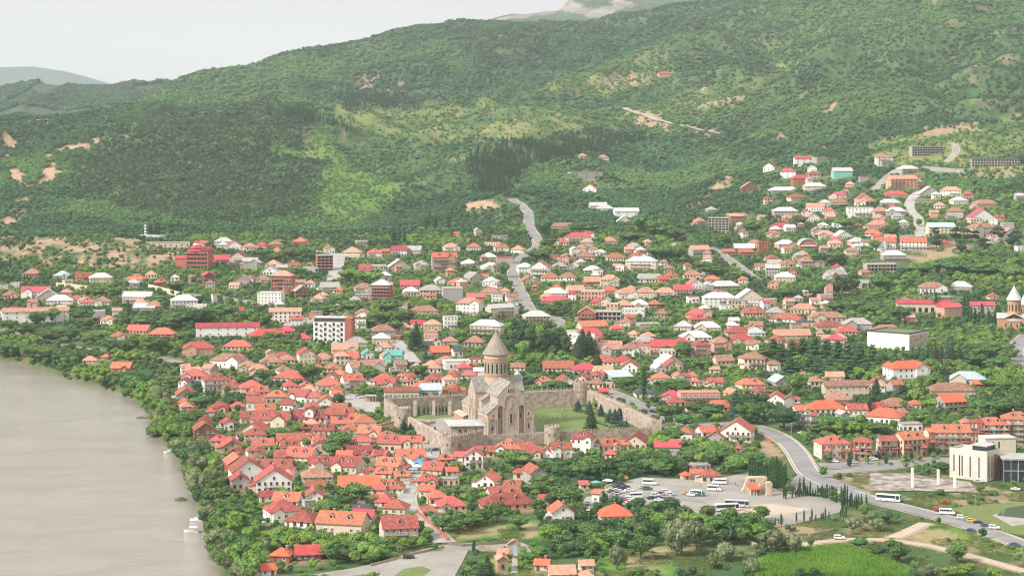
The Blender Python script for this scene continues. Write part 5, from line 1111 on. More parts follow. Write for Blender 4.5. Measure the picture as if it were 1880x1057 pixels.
# monastery range by the church
o, X, Y, z = special('monastery_range', 1695, 574, -4, 'long stone monastery range with red roof and dark arches', 'monastery', (1655, 550, 1738, 574))
mb = MB(); mb.box(-21, 21, 0, 10, -5, 7.5, M['Wc']); mb.build('wall', o); mb = MB(); mb.prism_x([(-.6,7.4),(5,10.4),(10.6,7.4)][::-1], -21.6, 21.6, M['Rr']); mb.build('roof', o)
for i in range(8): x = -17.5+35*i/7; mb = MB(); mb.prism(arch_prof(x, 2.6, .4, 4.4), -.07, -.003, M['dark']); mb.build('archway', o)
FOOT.append((X, Y+5, 22, 7, 0))
o, X, Y, z = special('monastery_range', 1751, 584, 24, 'pink-walled monastery wing with red roof turned towards the cypresses', 'monastery', (1732, 553, 1768, 584))
mb = MB(); mb.box(-9, 9, 0, 12, -6, 9, M['Wp']); mb.build('wall', o); mb = MB(); mb.prism_x([(-.6,8.9),(6,12),(12.6,8.9)][::-1], -9.5, 9.5, M['Rr']); mb.build('roof', o); win_row(o, (-6, -2, 2, 6), (2, 5.5), -.05, 'white'); FOOT.append((X, Y+5, 12, 8, 0))
o, X, Y, z = special('monastery_range', 1801, 577, -3, 'grey monastery wing with red roof between cypresses and domed church', 'monastery', (1778, 554, 1824, 577))
mb = MB(); mb.box(-11.5, 11.5, 0, 9, -6, 7.5, M['Wg']); mb.build('wall', o); mb = MB(); mb.prism_x([(-.6,7.4),(4.5,10.2),(9.6,7.4)][::-1], -12, 12, M['Rr']); mb.build('roof', o); win_row(o, (-9, -5.4, -1.8, 1.8, 5.4, 9), (1, 4.4), -.05, 'brown'); FOOT.append((X, Y+5, 12, 7, 0))
# brick turret in the gardens right of the steep street, chapel gate
X, Y, z = ground(944, 1016); o = root('garden_gate', (X, Y, z)); tag(o, 'stone gateway with tiled top and grey arched door', 'gate')
mb = MB(); mb.prism([(-2.6,0),(2.6,0),(2.6,4),(0,5.6),(-2.6,4)], 0, 1.4, M['wallstone']); mb.build('arch', o); mb = MB(); mb.prism([(-3,3.9),(-2.6,3.9),(0,5.5),(2.6,3.9),(3,3.9),(0,6)], -.3, 1.7, M['Rp']); mb.build('coping', o); mb = MB(); mb.prism(arch_prof(0,2.6,0,3.6), -.06, -.003, M['Ru']); mb.build('door', o)
# parking kiosk and the three carved rocks
o, X, Y, z = special('parking_kiosk', 1386, 909, 18, 'small kiosk with red tiled lean-to roof at the car park entrance', 'kiosk', (1374, 888, 1402, 910))
mb = MB(); mb.box(-2.4, 2.6, 0, 4, 0, 3.4, M['Wu']); mb.box(2.61, 3.6, 0, 4, 0, 4.8, M['stone']); mb.build('wall', o); mb = MB(); mb.prism_x([(-1.6,2.9),(4.2,5.0),(4.2,5.3),(-1.6,3.2)][::-1], -3, 2.6, M['Rq']); mb.build('roof', o); mb = MB(); mb.box(.6, 1.9, -.06, .05, 1, 2.4, M['dark']); mb.build('window', o)
for x in (-2.8, -1, .4): mb = MB(); mb.box(x-.12, x+.12, -1.3, -1.06, 0, 2.98, M['Ww']); mb.build('post', o)
M['rock'] = material('pale_carved_rock', (.60,.47,.35), (.48,.36,.27), .6, bump=.5)
for (px, py, prof, lab) in ((1371, 903, [(-2.6,0),(2.2,0),(1.6,3.2),(2.6,6.2),(2.0,7.0),(.2,6.6),(-.6,4),(-1.5,1.6)], 'leaning pale rock sculpture left of the kiosk'),
   (1393, 906, [(-1.4,0),(3,0),(3,5),(4.6,6.2),(4,7.6),(-4,7.9),(-5,6.6),(-1.2,6)], 'mushroom-shaped pale rock sculpture over the kiosk'), (1413, 912, [(-1.8,0),(1.9,0),(1.5,3),(1.9,5.6),(1,6.8),(-1.4,6.9),(-2,5.6),(-1.2,3)], 'upright pale rock sculpture right of the kiosk')):
    X, Y, z = ground(px, py); mb = MB(); mb.prism(prof, -1, 1, M['rock']); o = mb.build('rock_sculpture', None, (X, Y+3, z)); md = o.modifiers.new('round', 'BEVEL'); md.width = .45; md.segments = 2; tag(o, lab, 'sculpture', 'carved rocks at the car park')
# roofless frame: three pillars of a ruin, masts, terrace walls
for px, py, yt in ((1675,896,858), (1722.5,891,861), (1753,897,865)):
    X, Y, z = ground(px, py); h = (py-yt)/(F/Y); mb = MB(); mb.box(-.55, .55, -.55, .55, -.5, h, M['Ww']); mb.box(-.8,.8,-.8,.8,-.4,.5,M['concrete']); o = mb.build('concrete_pillar', None, (X, Y, z)); later(o, 'bare white pillar on the ruined floor', 'pillar', 'pillars of the ruined floor', px, py)
X, Y, z = ground(266, 442); o = root('antenna_mast', (X, Y+2, z)); mb = MB(); mb.lathe([(.5,-2),(.35,17)], M['steel'], 6); mb.build('mast', o)
for k, zz in enumerate((6, 9, 12, 15)): mb = MB(); mb.box(-1.1, 1.1, -1.1, 1.1, zz, zz+1.6, M['Ww']); mb.build('antenna_panel', o)
tag(o, 'white antenna mast on the bare hilltop', 'mast')
def low_wall(pix, h, m, label, t=.5, name='retaining_wall'):
    for a, b in zip(pix[:-1], pix[1:]):
        A = ground(*a); B = ground(*b); L = math.hypot(B[0]-A[0], B[1]-A[1]); an = math.atan2(B[1]-A[1], B[0]-A[0]); c, s = math.cos(an), math.sin(an)
        mb = MB(); mb.mesh([(-L/2,-t/2,A[2]-3),(L/2,-t/2,B[2]-3),(L/2,t/2,B[2]-3),(-L/2,t/2,A[2]-3),(-L/2,-t/2,A[2]+h),(L/2,-t/2,B[2]+h),(L/2,t/2,B[2]+h),(-L/2,t/2,A[2]+h)], [(0,1,5,4),(1,2,6,5),(2,3,7,6),(3,0,4,7),(4,5,6,7)], M[m])
        o = mb.build(name, None, ((A[0]+B[0])/2, (A[1]+B[1])/2, 0)); o.rotation_euler = (0, 0, an); later(o, label, 'wall', 'low walls of the town', (a[0]+b[0])/2, (a[1]+b[1])/2); FOOT.append(((A[0]+B[0])/2, (A[1]+B[1])/2, L/2, .8, an))
low_wall([(103,527),(160,533)], 4.5, 'Wc', 'pale retaining wall below the villas')
low_wall([(272,530),(330,545)], 4.5, 'Wc', 'pale retaining wall below the villas')
low_wall([(335,545),(400,550),(470,560)], 3.5, 'concrete', 'long concrete retaining wall along the slope')
low_wall([(556,498),(585,500)], 5, 'concrete', 'grey retaining wall beside the steep ramp')
low_wall([(1660,455),(1690,452)], 3, 'concrete', 'retaining wall on the bare slope')
low_wall([(1085,905),(1113,915)], 1.6, 'Wk', 'low red brick wall at the car park')
low_wall([(766,1037-52),(745,951),(760,943)], 1.4, 'Wu', 'stone garden wall along the old lane')
low_wall([(822,993),(805,975),(790,962),(765,940)], 1.5, 'Wk', 'brick garden wall along the old lane')
low_wall([(822,1000),(850,1004),(905,1000),(955,996)], 1.4, 'rail', 'thin fence round the grass field', .15, 'field_fence')
low_wall([(680,1040),(727,1028)], 1.2, 'Wu', 'stone kerb wall beside the hedge')
low_wall([(752,1020),(815,1006)], 1.2, 'Wu', 'stone kerb wall below the red villa')
low_wall([(966,1012),(990,1040)], 2.2, 'wallstone', 'tile-topped garden wall beside the chapel')
low_wall([(880,1010),(940,1016)], 2.2, 'wallstone', 'stone garden wall by the gateway')
low_wall([(1345,987),(1390,1004)], 1.6, 'wallstone', 'rubble wall among the willows')
low_wall([(1485,985),(1530,975)], 1.4, 'wallstone', 'rubble wall below the cypress rows')
low_wall([(1400,800),(1418,814)], 1.2, 'Wk', 'red garden wall by the curving road')
low_wall([(-20,632),(30,625)], 3, 'concrete', 'embankment wall by the river street')
low_wall([(1690,310),(1775,318)], 4, 'concrete', 'concrete terrace wall on the high slope')
# ------------------------------------------------------------------ foliage
def leaf_material(name, dark, light, hue=.02, var=.22, scale=.25):
    m = bpy.data.materials.new(name); m.use_nodes = True; n = m.node_tree; b = n.nodes['Principled BSDF']
    b.inputs['Roughness'].default_value = .7; b.inputs['Specular IOR Level'].default_value = .15
    oi = n.nodes.new('ShaderNodeObjectInfo'); geo = n.nodes.new('ShaderNodeNewGeometry')
    no = n.nodes.new('ShaderNodeTexNoise'); no.inputs['Scale'].default_value = scale; no.inputs['Detail'].default_value = 3; n.links.new(geo.outputs['Position'], no.inputs['Vector'])
    rp = n.nodes.new('ShaderNodeValToRGB'); rp.color_ramp.elements[0].position = .33; rp.color_ramp.elements[1].position = .67
    rp.color_ramp.elements[0].color = (*dark, 1); rp.color_ramp.elements[1].color = (*light, 1); n.links.new(no.outputs['Fac'], rp.inputs[0])
    hs = n.nodes.new('ShaderNodeHueSaturation')
    a = n.nodes.new('ShaderNodeMapRange'); a.inputs['To Min'].default_value = 1-var; a.inputs['To Max'].default_value = 1+var; n.links.new(oi.outputs['Random'], a.inputs['Value']); n.links.new(a.outputs[0], hs.inputs['Value'])
    ml = n.nodes.new('ShaderNodeMath'); ml.operation = 'MULTIPLY'; ml.inputs[1].default_value = 91.7; n.links.new(oi.outputs['Random'], ml.inputs[0])
    wz = n.nodes.new('ShaderNodeTexWhiteNoise'); wz.noise_dimensions = '1D'; n.links.new(ml.outputs[0], wz.inputs['W'])
    h = n.nodes.new('ShaderNodeMapRange'); h.inputs['To Min'].default_value = .5-hue; h.inputs['To Max'].default_value = .5+hue; n.links.new(wz.outputs['Value'], h.inputs['Value']); n.links.new(h.outputs[0], hs.inputs['Hue'])
    n.links.new(rp.outputs[0], hs.inputs['Color']); n.links.new(hs.outputs[0], b.inputs['Base Color'])
    return m
L = {}
L['broad'] = leaf_material('broad_leaves', (.068,.140,.036), (.130,.215,.060)); L['bright'] = leaf_material('fresh_leaves', (.115,.215,.034), (.20,.30,.065))
L['dark'] = leaf_material('dark_leaves', (.038,.09,.033), (.072,.135,.05)); L['willow'] = leaf_material('willow_leaves', (.125,.16,.072), (.21,.245,.125))
L['pine'] = leaf_material('pine_needles', (.028,.06,.027), (.052,.092,.038)); L['fir'] = leaf_material('blue_fir_needles', (.035,.075,.055), (.07,.12,.09))
L['cypress'] = leaf_material('cypress_leaves', (.022,.062,.02), (.042,.098,.03), var=.15); L['rust'] = leaf_material('brownish_pine', (.055,.072,.034), (.088,.098,.05))
L['forest'] = leaf_material('forest_leaves', (.043,.115,.044), (.088,.19,.070), var=.34, scale=.012, hue=.025); L['forest_light'] = leaf_material('forest_light_leaves', (.085,.18,.048), (.145,.245,.074), var=.25, scale=.012)
L['scrub'] = leaf_material('scrub_leaves', (.064,.118,.046), (.11,.165,.066), var=.28, scale=.02); L['rose'] = leaf_material('pink_blossom', (.45,.10,.18), (.6,.2,.3))

def ico(sub):
    bm = bmesh.new(); bmesh.ops.create_icosphere(bm, subdivisions=sub, radius=1); v = np.array([x.co[:] for x in bm.verts]); f = [tuple(q.index for q in p.verts) for p in bm.faces]; bm.free(); return v, f
ICO1, ICO2 = ico(1), ico(2)
def crown(name, kind, seed, mat, n_leaf=900, leaf=.5, core=2):
    """crown of a 10 m tree standing on the origin: leaf clumps on many lobes"""
    R = np.random.RandomState(seed); mb = MB(); V, Fc = ICO2 if core == 2 else ICO1
    lobes = []            # centre, radii
    if kind in ('broad', 'round', 'willow'):
        nl = {'broad': 17, 'round': 12, 'willow': 20}[kind] if core == 2 else 7
        for i in range(nl):
            d = R.normal(size=3); d /= np.linalg.norm(d); d[2] = d[2]*.8+.15
            rad = R.uniform(.5, 1)
            c = np.array([0, 0, 5.35])+d*np.array([3.0, 3.0, 3.3])*rad*(1 if kind != 'round' else .8)
            r = R.uniform(1.15, 1.9) if core == 2 else R.uniform(1.7, 2.4)
            lobes.append((c, np.array([r, r, r*R.uniform(.75, 1.0)])))
        lobes.append((np.array([0, 0, 5.2]), np.array([2.4, 2.4, 2.9])))
        if kind == 'willow': lobes = [(c*np.array([1.15, 1.15, .9]), r*np.array([.9, .9, 1.25])) for c, r in lobes]
    elif kind in ('fir', 'pine'):
        k = 9 if core == 2 else 5
        for i in range(k):
            t = i/(k-1); z = 1.2+8.2*t; w = (1-t)**.85*2.5+.25; w *= R.uniform(.85, 1.12)
            lobes.append((np.array([R.normal()*.1, R.normal()*.1, z]), np.array([w, w, .75])))
    elif kind == 'cypress':
        for i in range(7): t = i/6; w = .95*math.sin(math.pi*(.12+.80*t))**.7+.05; lobes.append((np.array([R.normal()*.08, R.normal()*.08, .9+8.4*t]), np.array([w, w, 1.1])))
    elif kind == 'cedar':
        for i in range(16):
            t = i/15; a = i*2.4; rr = (1-t)*2.6+.4; z = 2.2+7.2*t
            lobes.append((np.array([rr*math.cos(a), rr*math.sin(a), z]), np.array([(1-t)*1.5+1.0, (1-t)*1.5+1.0, .45])))
        lobes.append((np.array([0, 0, 5.]), np.array([1.2, 1.2, 4.2])))
    elif kind == 'umbrella':      # flat-topped pine on a bare stem
        for i in range(17):
            a = R.uniform(0, 6.28); z = R.uniform(3.2, 9.3); rr = R.uniform(.2, 1)*2.1*(1-((z-6)/4.6)**2); lobes.append((np.array([rr*math.cos(a), rr*math.sin(a), z]), np.array([1.3, 1.3, .95])))
    elif kind == 'shrub':
        for i in range(8):
            d = R.normal(size=3); d /= np.linalg.norm(d); lobes.append((np.array([0, 0, 3.6])+d*np.array([3.2, 3.2, 2.4])*R.uniform(.4, .9), np.array([1.9, 1.9, 1.8])))
    per = max(1, n_leaf//len(lobes)); LV = []; 
    vol = np.array([r[0]*r[2] for c, r in lobes]); cnt = (n_leaf*vol/vol.sum()).astype(int)+1
    for (c, r), k in zip(lobes, cnt):
        jit = 1+R.uniform(-.16, .16, len(V)) if core == 2 else 1+R.uniform(-.22, .22, len(V))
        mb.mesh(V*r*.80*jit[:,None]+c, Fc, mat)
        d = R.normal(size=(k, 3)); d[:,2] = np.abs(d[:,2])*.9-.25*R.rand(k) if kind != 'willow' else d[:,2]; d /= np.linalg.norm(d, axis=1)[:,None]
        p = c+d*r*R.uniform(.80, 1.22, (k, 1)); nrm = d+R.normal(size=(k, 3))*.55; nrm /= np.linalg.norm(nrm, axis=1)[:,None]
        t = np.cross(nrm, R.normal(size=(k, 3))); t /= np.linalg.norm(t, axis=1)[:,None]; u = np.cross(nrm, t); s = leaf*R.uniform(.55, 1.2, (k, 1))
        if kind == 'willow': u = u*.5; u[:,2] -= .9
        if kind == 'cypress': u = u*.4; u[:,2] += 1.1; t *= .45
        if kind in ('fir', 'cedar'): t = t*1.2; u[:,2] -= .35; u *= .7
        quad = np.stack([p-t*s*.5, p+u*s*.35, p+t*s*.5, p-u*s*.55], 1)
        LV.append(quad.reshape(-1, 3))
    LV = np.concatenate(LV); i0 = len(mb.v); mb.v += [tuple(x) for x in LV]; sl = mb.slot(mat); nq = len(LV)//4
    mb.f += [(i0+4*i, i0+4*i+1, i0+4*i+2, i0+4*i+3) for i in range(nq)]; mb.mi += [sl]*nq
    me = mb.data(name); nf = len(me.polygons); sm = np.ones(nf, bool); sm[nf-nq:] = False; me.polygons.foreach_set('use_smooth', sm); return me
def trunk(kind, seed):
    R = random.Random(seed); mb = MB(); h = {'cypress': 1.2, 'fir': 2, 'pine': 2, 'umbrella': 7.2, 'shrub': 1.2, 'cedar': 3, 'willow': 4, 'broad': 4.5, 'round': 4}[kind]; r = {'shrub': .12, 'cypress': .16}.get(kind, .26)
    mb.lathe([(r*1.5,-1.2),(r,.5),(r*.8,h*.6),(r*.5,h)], M['bark'], 7)
    if kind in ('broad', 'round', 'willow', 'umbrella', 'cedar'):
        for i in range(5):
            a = R.uniform(0, 6.28); z = h*R.uniform(.5, .85); q = R.uniform(1.3, 2.4); mb.tube((0,0,z), (q*math.cos(a), q*math.sin(a), z+R.uniform(1.2, 2.4)), r*.32, M['bark'], 5)
    return mb.data('trunk')
KINDS = {'broad': [('broad',1),('broad',2),('broad',3),('round',4)], 'willow': [('willow',5),('willow',6)], 'fir': [('fir',7),('fir',8)], 'cypress': [('cypress',9),('cypress',10)],
         'cedar': [('cedar',11),('cedar',12)], 'umbrella': [('umbrella',13),('umbrella',14)], 'shrub': [('shrub',15),('shrub',16)]}
CROWNS = {}
def crown_set(sp, mat):
    if (sp, mat) not in CROWNS: CROWNS[(sp, mat)] = [(crown('crown', k, s, L[mat], 2000 if k in ('broad','round','willow') else 900 if k != 'cypress' else 420, .62 if k not in ('cypress',) else .5), trunk(k, s)) for k, s in KINDS[sp]]
    return CROWNS[(sp, mat)]
TREE_BOX = []
NAMES = {'broad': 'broadleaf_tree', 'willow': 'willow_tree', 'fir': 'fir_tree', 'cypress': 'cypress_tree', 'cedar': 'cedar_tree', 'umbrella': 'pine_tree', 'shrub': 'shrub'}
MATW = {'broad': 'green', 'bright': 'fresh yellow-green', 'dark': 'dark green', 'willow': 'silvery grey-green', 'pine': 'dark green', 'fir': 'blue-green', 'cypress': 'dark green', 'rust': 'brownish', 'rose': 'pink-flowering'}
GRPW = {'broad': 'broadleaf trees of the town', 'willow': 'willows along the river', 'fir': 'firs of the town', 'cypress': 'cypresses of the town', 'cedar': 'cedars of the grove', 'umbrella': 'pines behind the cathedral', 'shrub': 'shrubs of the gardens'}
N_TREE = [0]
def tree(sp, mat, x, y, h, w=None, note=''):
    """one tree: height h and crown width w in metres"""
    z = float(ground_z(x, y)); N_TREE[0] += 1; i = N_TREE[0]; c, t = crown_set(sp, mat)[i % len(KINDS[sp])]
    o = root(NAMES[sp], (x, y, z-.1), rnd.uniform(0, 6.28)); nat = {'broad': .82, 'willow': .98, 'fir': .55, 'cypress': .23, 'cedar': .9, 'umbrella': .72, 'shrub': 1.0}[sp]
    s = h/10; k = 1 if w is None else w/(nat*h); o.scale = (s*k, s*k, s)
    link('crown', c, o); link('trunk', t, o); sx, sy = screen(x, y, z+h/2)
    size = 'tall' if h > 11 else 'small' if h < 5.5 else 'mid-sized'
    kind = {'broad': 'broadleaf tree', 'willow': 'willow', 'fir': 'fir tree', 'cypress': 'slim cypress', 'cedar': 'spreading cedar', 'umbrella': 'pine', 'shrub': 'shrub'}[sp]
    later(o, f'{size} {MATW[mat]} {kind}'+note, 'shrub' if sp == 'shrub' else 'tree', GRPW[sp], sx, sy); return o
def tree_px(sp, mat, px, yb, yt, w=None):
    """tree from photo pixels: foot column and row, top row, crown width"""
    x, y, z = ground(px, yb); k = F/y; FOOT.append((x, y, 1.0, 1.0, 0)); return tree(sp, mat, x, y, (yb-yt)/k, w/k if w else None)
# ------------------------------------------------------------------ single trees read from the photograph: tile, species, leaf colour, then column, top row, foot row, crown width
SOLO = [
('B2','cypress','cypress',"688 592 660 15;726 606 657 13;755 602 656 14;785 594 654 15;816 598 653 13;843 596 653 14;866 598 652 13;892 596 651 13;920 598 651 13"),
('B3','cypress','cypress',"820 345 545 34;455 518 600 20"),
('C4','cypress','cypress',"10 450 520 13;55 455 510 11;82 460 505 9;95 440 500 12;108 390 500 14;122 455 500 10;136 380 500 15;150 430 500 12;163 435 500 11;182 405 500 13;200 450 500 10;218 455 500 10;235 430 505 12;257 435 505 12;270 430 510 13;285 440 515 13;300 425 515 14;315 440 520 13;400 450 565 15;412 460 570 13;423 435 570 15;440 450 575 14;462 490 570 15;472 485 575 14;490 515 580 11;505 500 590 14;520 500 600 14;540 500 590 13;575 505 620 15;85 620 675 11;138 605 685 12;180 640 670 8;193 595 670 12;220 630 670 9;258 620 665 9;272 615 665 11;287 590 660 11;313 610 655 8;393 600 640 8;407 565 635 10;420 610 640 8;433 580 640 9;455 225 290 30;713 225 270 25;892 195 245 20;330 440 530 20;345 445 535 22;362 450 540 20"),
('C3','cypress','cypress',"1558 370 470 14;1575 410 470 9;1622 405 465 9;1648 415 460 8;1665 390 460 11;1680 360 460 12;1497 620 665 8;1520 630 665 8;1540 600 675 20;1654 590 650 10;1300 190 340 18;1318 180 345 18;1336 195 350 18;1350 230 355 16;1362 215 360 17;1376 240 362 17;1390 235 365 17;1404 245 368 16;1418 240 370 18;1432 225 372 18;1446 235 374 17;1460 215 376 18;1474 195 378 18;1488 205 380 18;1502 190 382 20;1516 205 384 17;1530 220 386 18;1545 225 388 17;1560 235 390 17;1574 235 390 16;1326 250 330 16;1345 210 332 16;1370 230 338 16;1395 225 342 16;1425 215 346 16;1455 205 350 16;1485 195 352 16;1515 195 354 16;1540 210 356 16"),
('T4','cypress','cypress',"1020 595 668 22;1085 572 680 22;1268 590 738 24;1290 592 742 24;1315 662 755 18;1340 672 752 18;1365 688 752 16;1385 642 742 22;1428 678 760 18;1450 718 775 15;1470 676 756 20;1493 652 750 20;1510 688 752 14;1635 662 762 20"),
('C2','cypress','cypress',"780 800 885 24"), ('T1','cypress','cypress',"828 630 770 24;970 120 185 22;1010 118 185 20;1025 115 188 20"),
('T2','cypress','cypress',"1245 60 140 26;1160 70 135 26;1100 75 145 30;890 150 250 34;925 140 250 24;960 160 245 20;1120 45 130 18"),
('B3','fir','fir',"330 535 630 60;415 548 650 70;500 574 665 55;570 604 695 50;605 608 715 80;650 690 745 45;690 700 748 45;1515 470 690 120"), ('B3','shrub','broad',"480 690 720 50;510 700 728 45;540 712 740 50;575 722 748 50;610 728 752 45;640 742 762 45;665 733 756 40;700 742 764 45;545 685 712 45;620 708 736 55;350 610 640 40;395 620 650 45"), ('B3','fir','fir',"640 600 690 70;560 640 706 55"), ('B3','fir','pine',"430 602 775 95;475 192 315 85"),
('B2','fir','pine',"575 682 805 80;622 712 808 60;762 765 840 50;805 745 868 80;842 780 868 60;90 490 600 90"),
('B4','fir','fir',"1490 152 292 65;1225 105 245 55;1255 130 262 50;1365 105 250 60"), ('B4','fir','pine',"1280 100 275 60;1322 120 292 60;1400 130 265 60;1440 120 240 50;880 345 505 90;1350 290 380 55"),
('C2','fir','pine',"885 905 1075 130;840 960 1075 90"), ('T2','fir','pine',"1035 740 925 85;1010 800 930 60"),
('T3','umbrella','dark',"20 735 945 90;70 720 950 100;130 760 930 90;190 790 960 100;250 800 950 110;310 780 940 110;350 830 960 80;110 800 960 80;230 740 900 90;20 800 960 80"), ('T3','fir','pine',"455 790 965 110;500 800 970 110;430 840 980 80;545 940 1040 70"),
('T3','broad','bright',"150 925 1040 110;70 850 970 80"),
('T4','umbrella','pine',"455 440 575 80;500 455 580 80;555 435 545 90;1085 130 190 60;1090 180 270 90;1215 130 230 90;1245 210 300 110;1290 140 230 80;1340 150 220 70;1400 200 280 100;1470 130 210 90;1510 130 220 70;1570 170 270 80;1600 150 240 80;10 30 110 40"),
('B4','cedar','dark',"185 75 225 130;240 110 270 130;310 90 255 140;380 70 245 140;300 200 340 130;460 60 255 150;540 80 265 150;620 90 280 150;430 190 335 140;560 205 345 140;690 110 300 150;770 120 310 150;850 115 320 150;900 190 335 120;700 215 345 140;800 235 350 130;1060 388 485 130"),
('C3','willow','willow',"750 580 905 300;900 600 850 200;1480 680 905 270;300 790 1010 150;1300 900 1050 160;1120 790 940 200;350 860 970 110;1010 860 1000 120"), ('C3','broad','broad',"480 720 930 210;1120 560 790 250;1290 540 720 220;120 640 800 200;240 680 830 190;380 590 720 180;560 600 760 150;620 480 580 150;1180 170 290 130;1350 120 240 180;1240 180 250 110;1060 60 190 170;960 110 220 140;850 90 200 170;720 150 270 200;560 150 280 180;400 240 320 130;230 240 330 130;120 150 280 200;40 180 330 150;640 180 300 160;1400 510 640 120;1270 640 770 200;1580 660 720 90;1420 280 400 60"),
('C3','broad','bright',"130 740 890 70;190 770 900 80;860 560 680 230;990 640 760 160;1240 150 250 130;1010 590 700 120"), ('C3','willow','rust',"980 505 620 150"),
('C1','willow','willow',"440 668 850 270;415 790 970 170;600 950 1080 190;765 765 905 150;340 500 650 140;250 215 465 200;280 135 260 200;200 40 160 220;380 210 410 130;140 450 530 120;560 960 1070 160;290 320 450 140;110 10 110 160"), ('C1','willow','rust',"500 890 1020 160"),
('C1','broad','broad',"630 720 890 220;550 760 880 160;440 530 640 160;620 530 620 130;500 440 560 110;700 590 700 120;650 450 540 110;1440 330 520 250;1010 330 430 100;1330 430 540 160;1240 480 590 170;1180 500 600 160;1110 700 830 200;960 690 800 170;1000 760 850 150;1290 820 930 150;1380 840 940 150;1500 780 920 200;1600 740 880 180;1430 740 880 180;1240 810 900 150;1560 860 960 160;880 930 1040 70;1320 360 450 110;1260 40 150 180;450 390 480 130;330 460 560 110"), ('C1','broad','bright',"900 720 830 180;820 700 780 160;1200 690 760 150;1220 830 920 120;320 440 520 90;1180 350 430 120"),
('B1','willow','willow',"260 440 590 160;210 700 845 130;480 830 970 180;530 950 1080 170;230 600 720 120;560 830 940 150"), ('B1','broad','broad',"300 560 690 160;400 650 790 180;430 620 750 170;540 600 710 150;350 680 810 150;480 690 800 150;300 690 790 120;560 500 600 160;1030 290 420 150;1400 270 400 190;880 340 430 150;760 430 500 110;690 630 740 110;1130 740 850 180;1590 780 920 160;620 700 790 120;1090 20 130 150;1290 30 120 100;330 350 450 170;370 460 540 110;60 380 490 160;90 450 520 110;20 340 450 120"), ('B1','broad','dark',"800 500 600 140;500 470 580 130;840 570 650 110;960 60 140 90;1590 480 610 90;800 285 350 90"),
('C2','broad','broad',"1090 90 260 240;650 560 740 210;545 600 720 150;960 480 650 140;880 530 670 140;1120 580 710 160;1310 280 410 200;1480 330 550 270;1250 330 440 160;1270 460 590 130;1380 420 540 160;1560 470 620 180;840 90 170 110;590 380 480 120;560 370 450 130;680 400 470 110;790 560 680 160;730 580 700 150;440 730 820 110;220 820 890 80;490 800 870 100;800 850 920 110;1490 600 680 100;1540 640 760 140;1640 640 780 150;1430 640 780 150;1300 190 270 120;1390 180 260 140;1520 200 300 150;1620 180 290 140;1200 860 960 130;60 760 880 150;140 790 880 130;110 850 930 160;310 780 840 80;760 900 1000 110;1440 720 860 180;1580 760 900 190;1300 820 930 120"), ('C2','broad','bright',"1350 645 830 150;530 300 370 110;450 550 620 100;305 560 620 70;720 480 560 90;1150 860 960 90;1140 930 1010 70;1660 700 850 110;300 575 630 80"),
('B2','broad','broad',"680 265 385 150;640 280 370 110;730 330 390 110;375 435 525 130;300 440 510 120;290 270 390 120;340 300 400 130;470 260 330 90;90 760 900 140;60 830 930 130;390 880 940 110;300 960 1040 100;1230 160 250 140;1200 100 200 110;1290 80 230 100;1560 340 420 130;1630 330 400 120;30 220 270 90"), ('B2','broad','bright',"1560 168 315 120;1465 90 260 90;600 440 480 90;500 170 230 60"), ('B2','broad','rust',"350 440 520 150"),
('B3','broad','broad',"985 555 710 170;1030 740 880 180;970 890 990 110;1130 640 750 180;1530 480 620 200;720 360 470 150;640 370 450 130;1050 370 480 200;1100 400 510 160;1100 90 230 130;990 130 200 110;1600 540 720 190;1300 580 680 150;1200 560 640 130;920 390 470 100;1380 430 500 130;820 270 370 90;700 190 240 60;640 160 240 60;770 180 240 80;1400 140 200 90;1490 160 240 140;1570 640 720 160;1220 220 310 180;150 390 470 150;230 400 470 120;1280 880 980 180;1390 900 1010 180;1500 920 1020 180;1180 870 960 150;760 900 1010 190;640 950 1040 160;880 930 1040 180;540 980 1057 170;400 950 1040 150;1420 880 980 160;1540 830 890 120"), ('B3','broad','dark',"1075 565 680 100;860 560 620 80;1320 560 660 160;1010 650 740 110;1400 570 640 90"), ('B3','broad','bright',"1040 280 350 110;800 270 350 90;960 680 740 80;1540 980 1057 140;780 400 450 110"),
('B4','broad','dark',"255 515 700 240;60 425 590 170;30 540 660 130;120 480 620 110"), ('B4','broad','broad',"555 585 710 210;345 290 470 150;1240 435 540 100;1245 310 410 160;1750 455 620 230;1180 545 660 140;1000 620 710 90;1580 480 580 160;460 480 560 130;700 590 700 170;820 620 700 150;890 640 720 150;600 640 720 180;500 640 740 130;440 720 780 110;1840 440 580 120;1660 500 600 160;1600 90 210 140;1540 160 290 150;1680 190 300 160;1820 230 320 140;1700 80 200 130;1430 200 260 110;1000 330 400 100;1060 490 560 80;90 260 330 110;140 120 230 110;540 330 400 90;1640 340 420 110;540 860 920 70;1265 840 890 60"), ('B4','broad','bright',"1740 325 470 180;815 875 925 66;1070 855 900 60;1175 858 905 50;1060 880 920 50;910 475 510 50;430 300 380 120;1810 230 300 110"),
('C4','broad','broad',"1210 800 965 180;800 815 965 150;650 815 935 140;520 775 870 130;935 260 350 80;1100 245 340 120;380 325 400 80;270 280 370 75;700 590 690 120;1000 290 370 80;1390 710 795 65;1080 640 695 45;1610 835 875 60;790 610 670 60;950 920 975 40;340 440 545 70"), ('C4','broad','bright',"560 520 660 80;580 220 275 65;945 205 260 50;660 250 285 55;840 200 250 60;1045 190 240 60;900 235 270 50;1280 950 1050 140;1180 980 1070 150"), ('C4','willow','willow',"480 630 745 140;645 640 745 150;60 740 910 150;1000 960 1080 200;350 630 670 50;50 690 740 80"),
('C4','shrub','broad',"1090 420 490 95;745 245 280 40;965 480 515 30;920 440 490 30;880 520 545 40;500 720 760 90;1460 430 490 110;1380 400 460 80;1520 380 430 30;1620 385 430 28;1000 890 925 30;910 925 975 60"), ('C4','broad','dark',"320 40 90 110;230 60 110 80"),
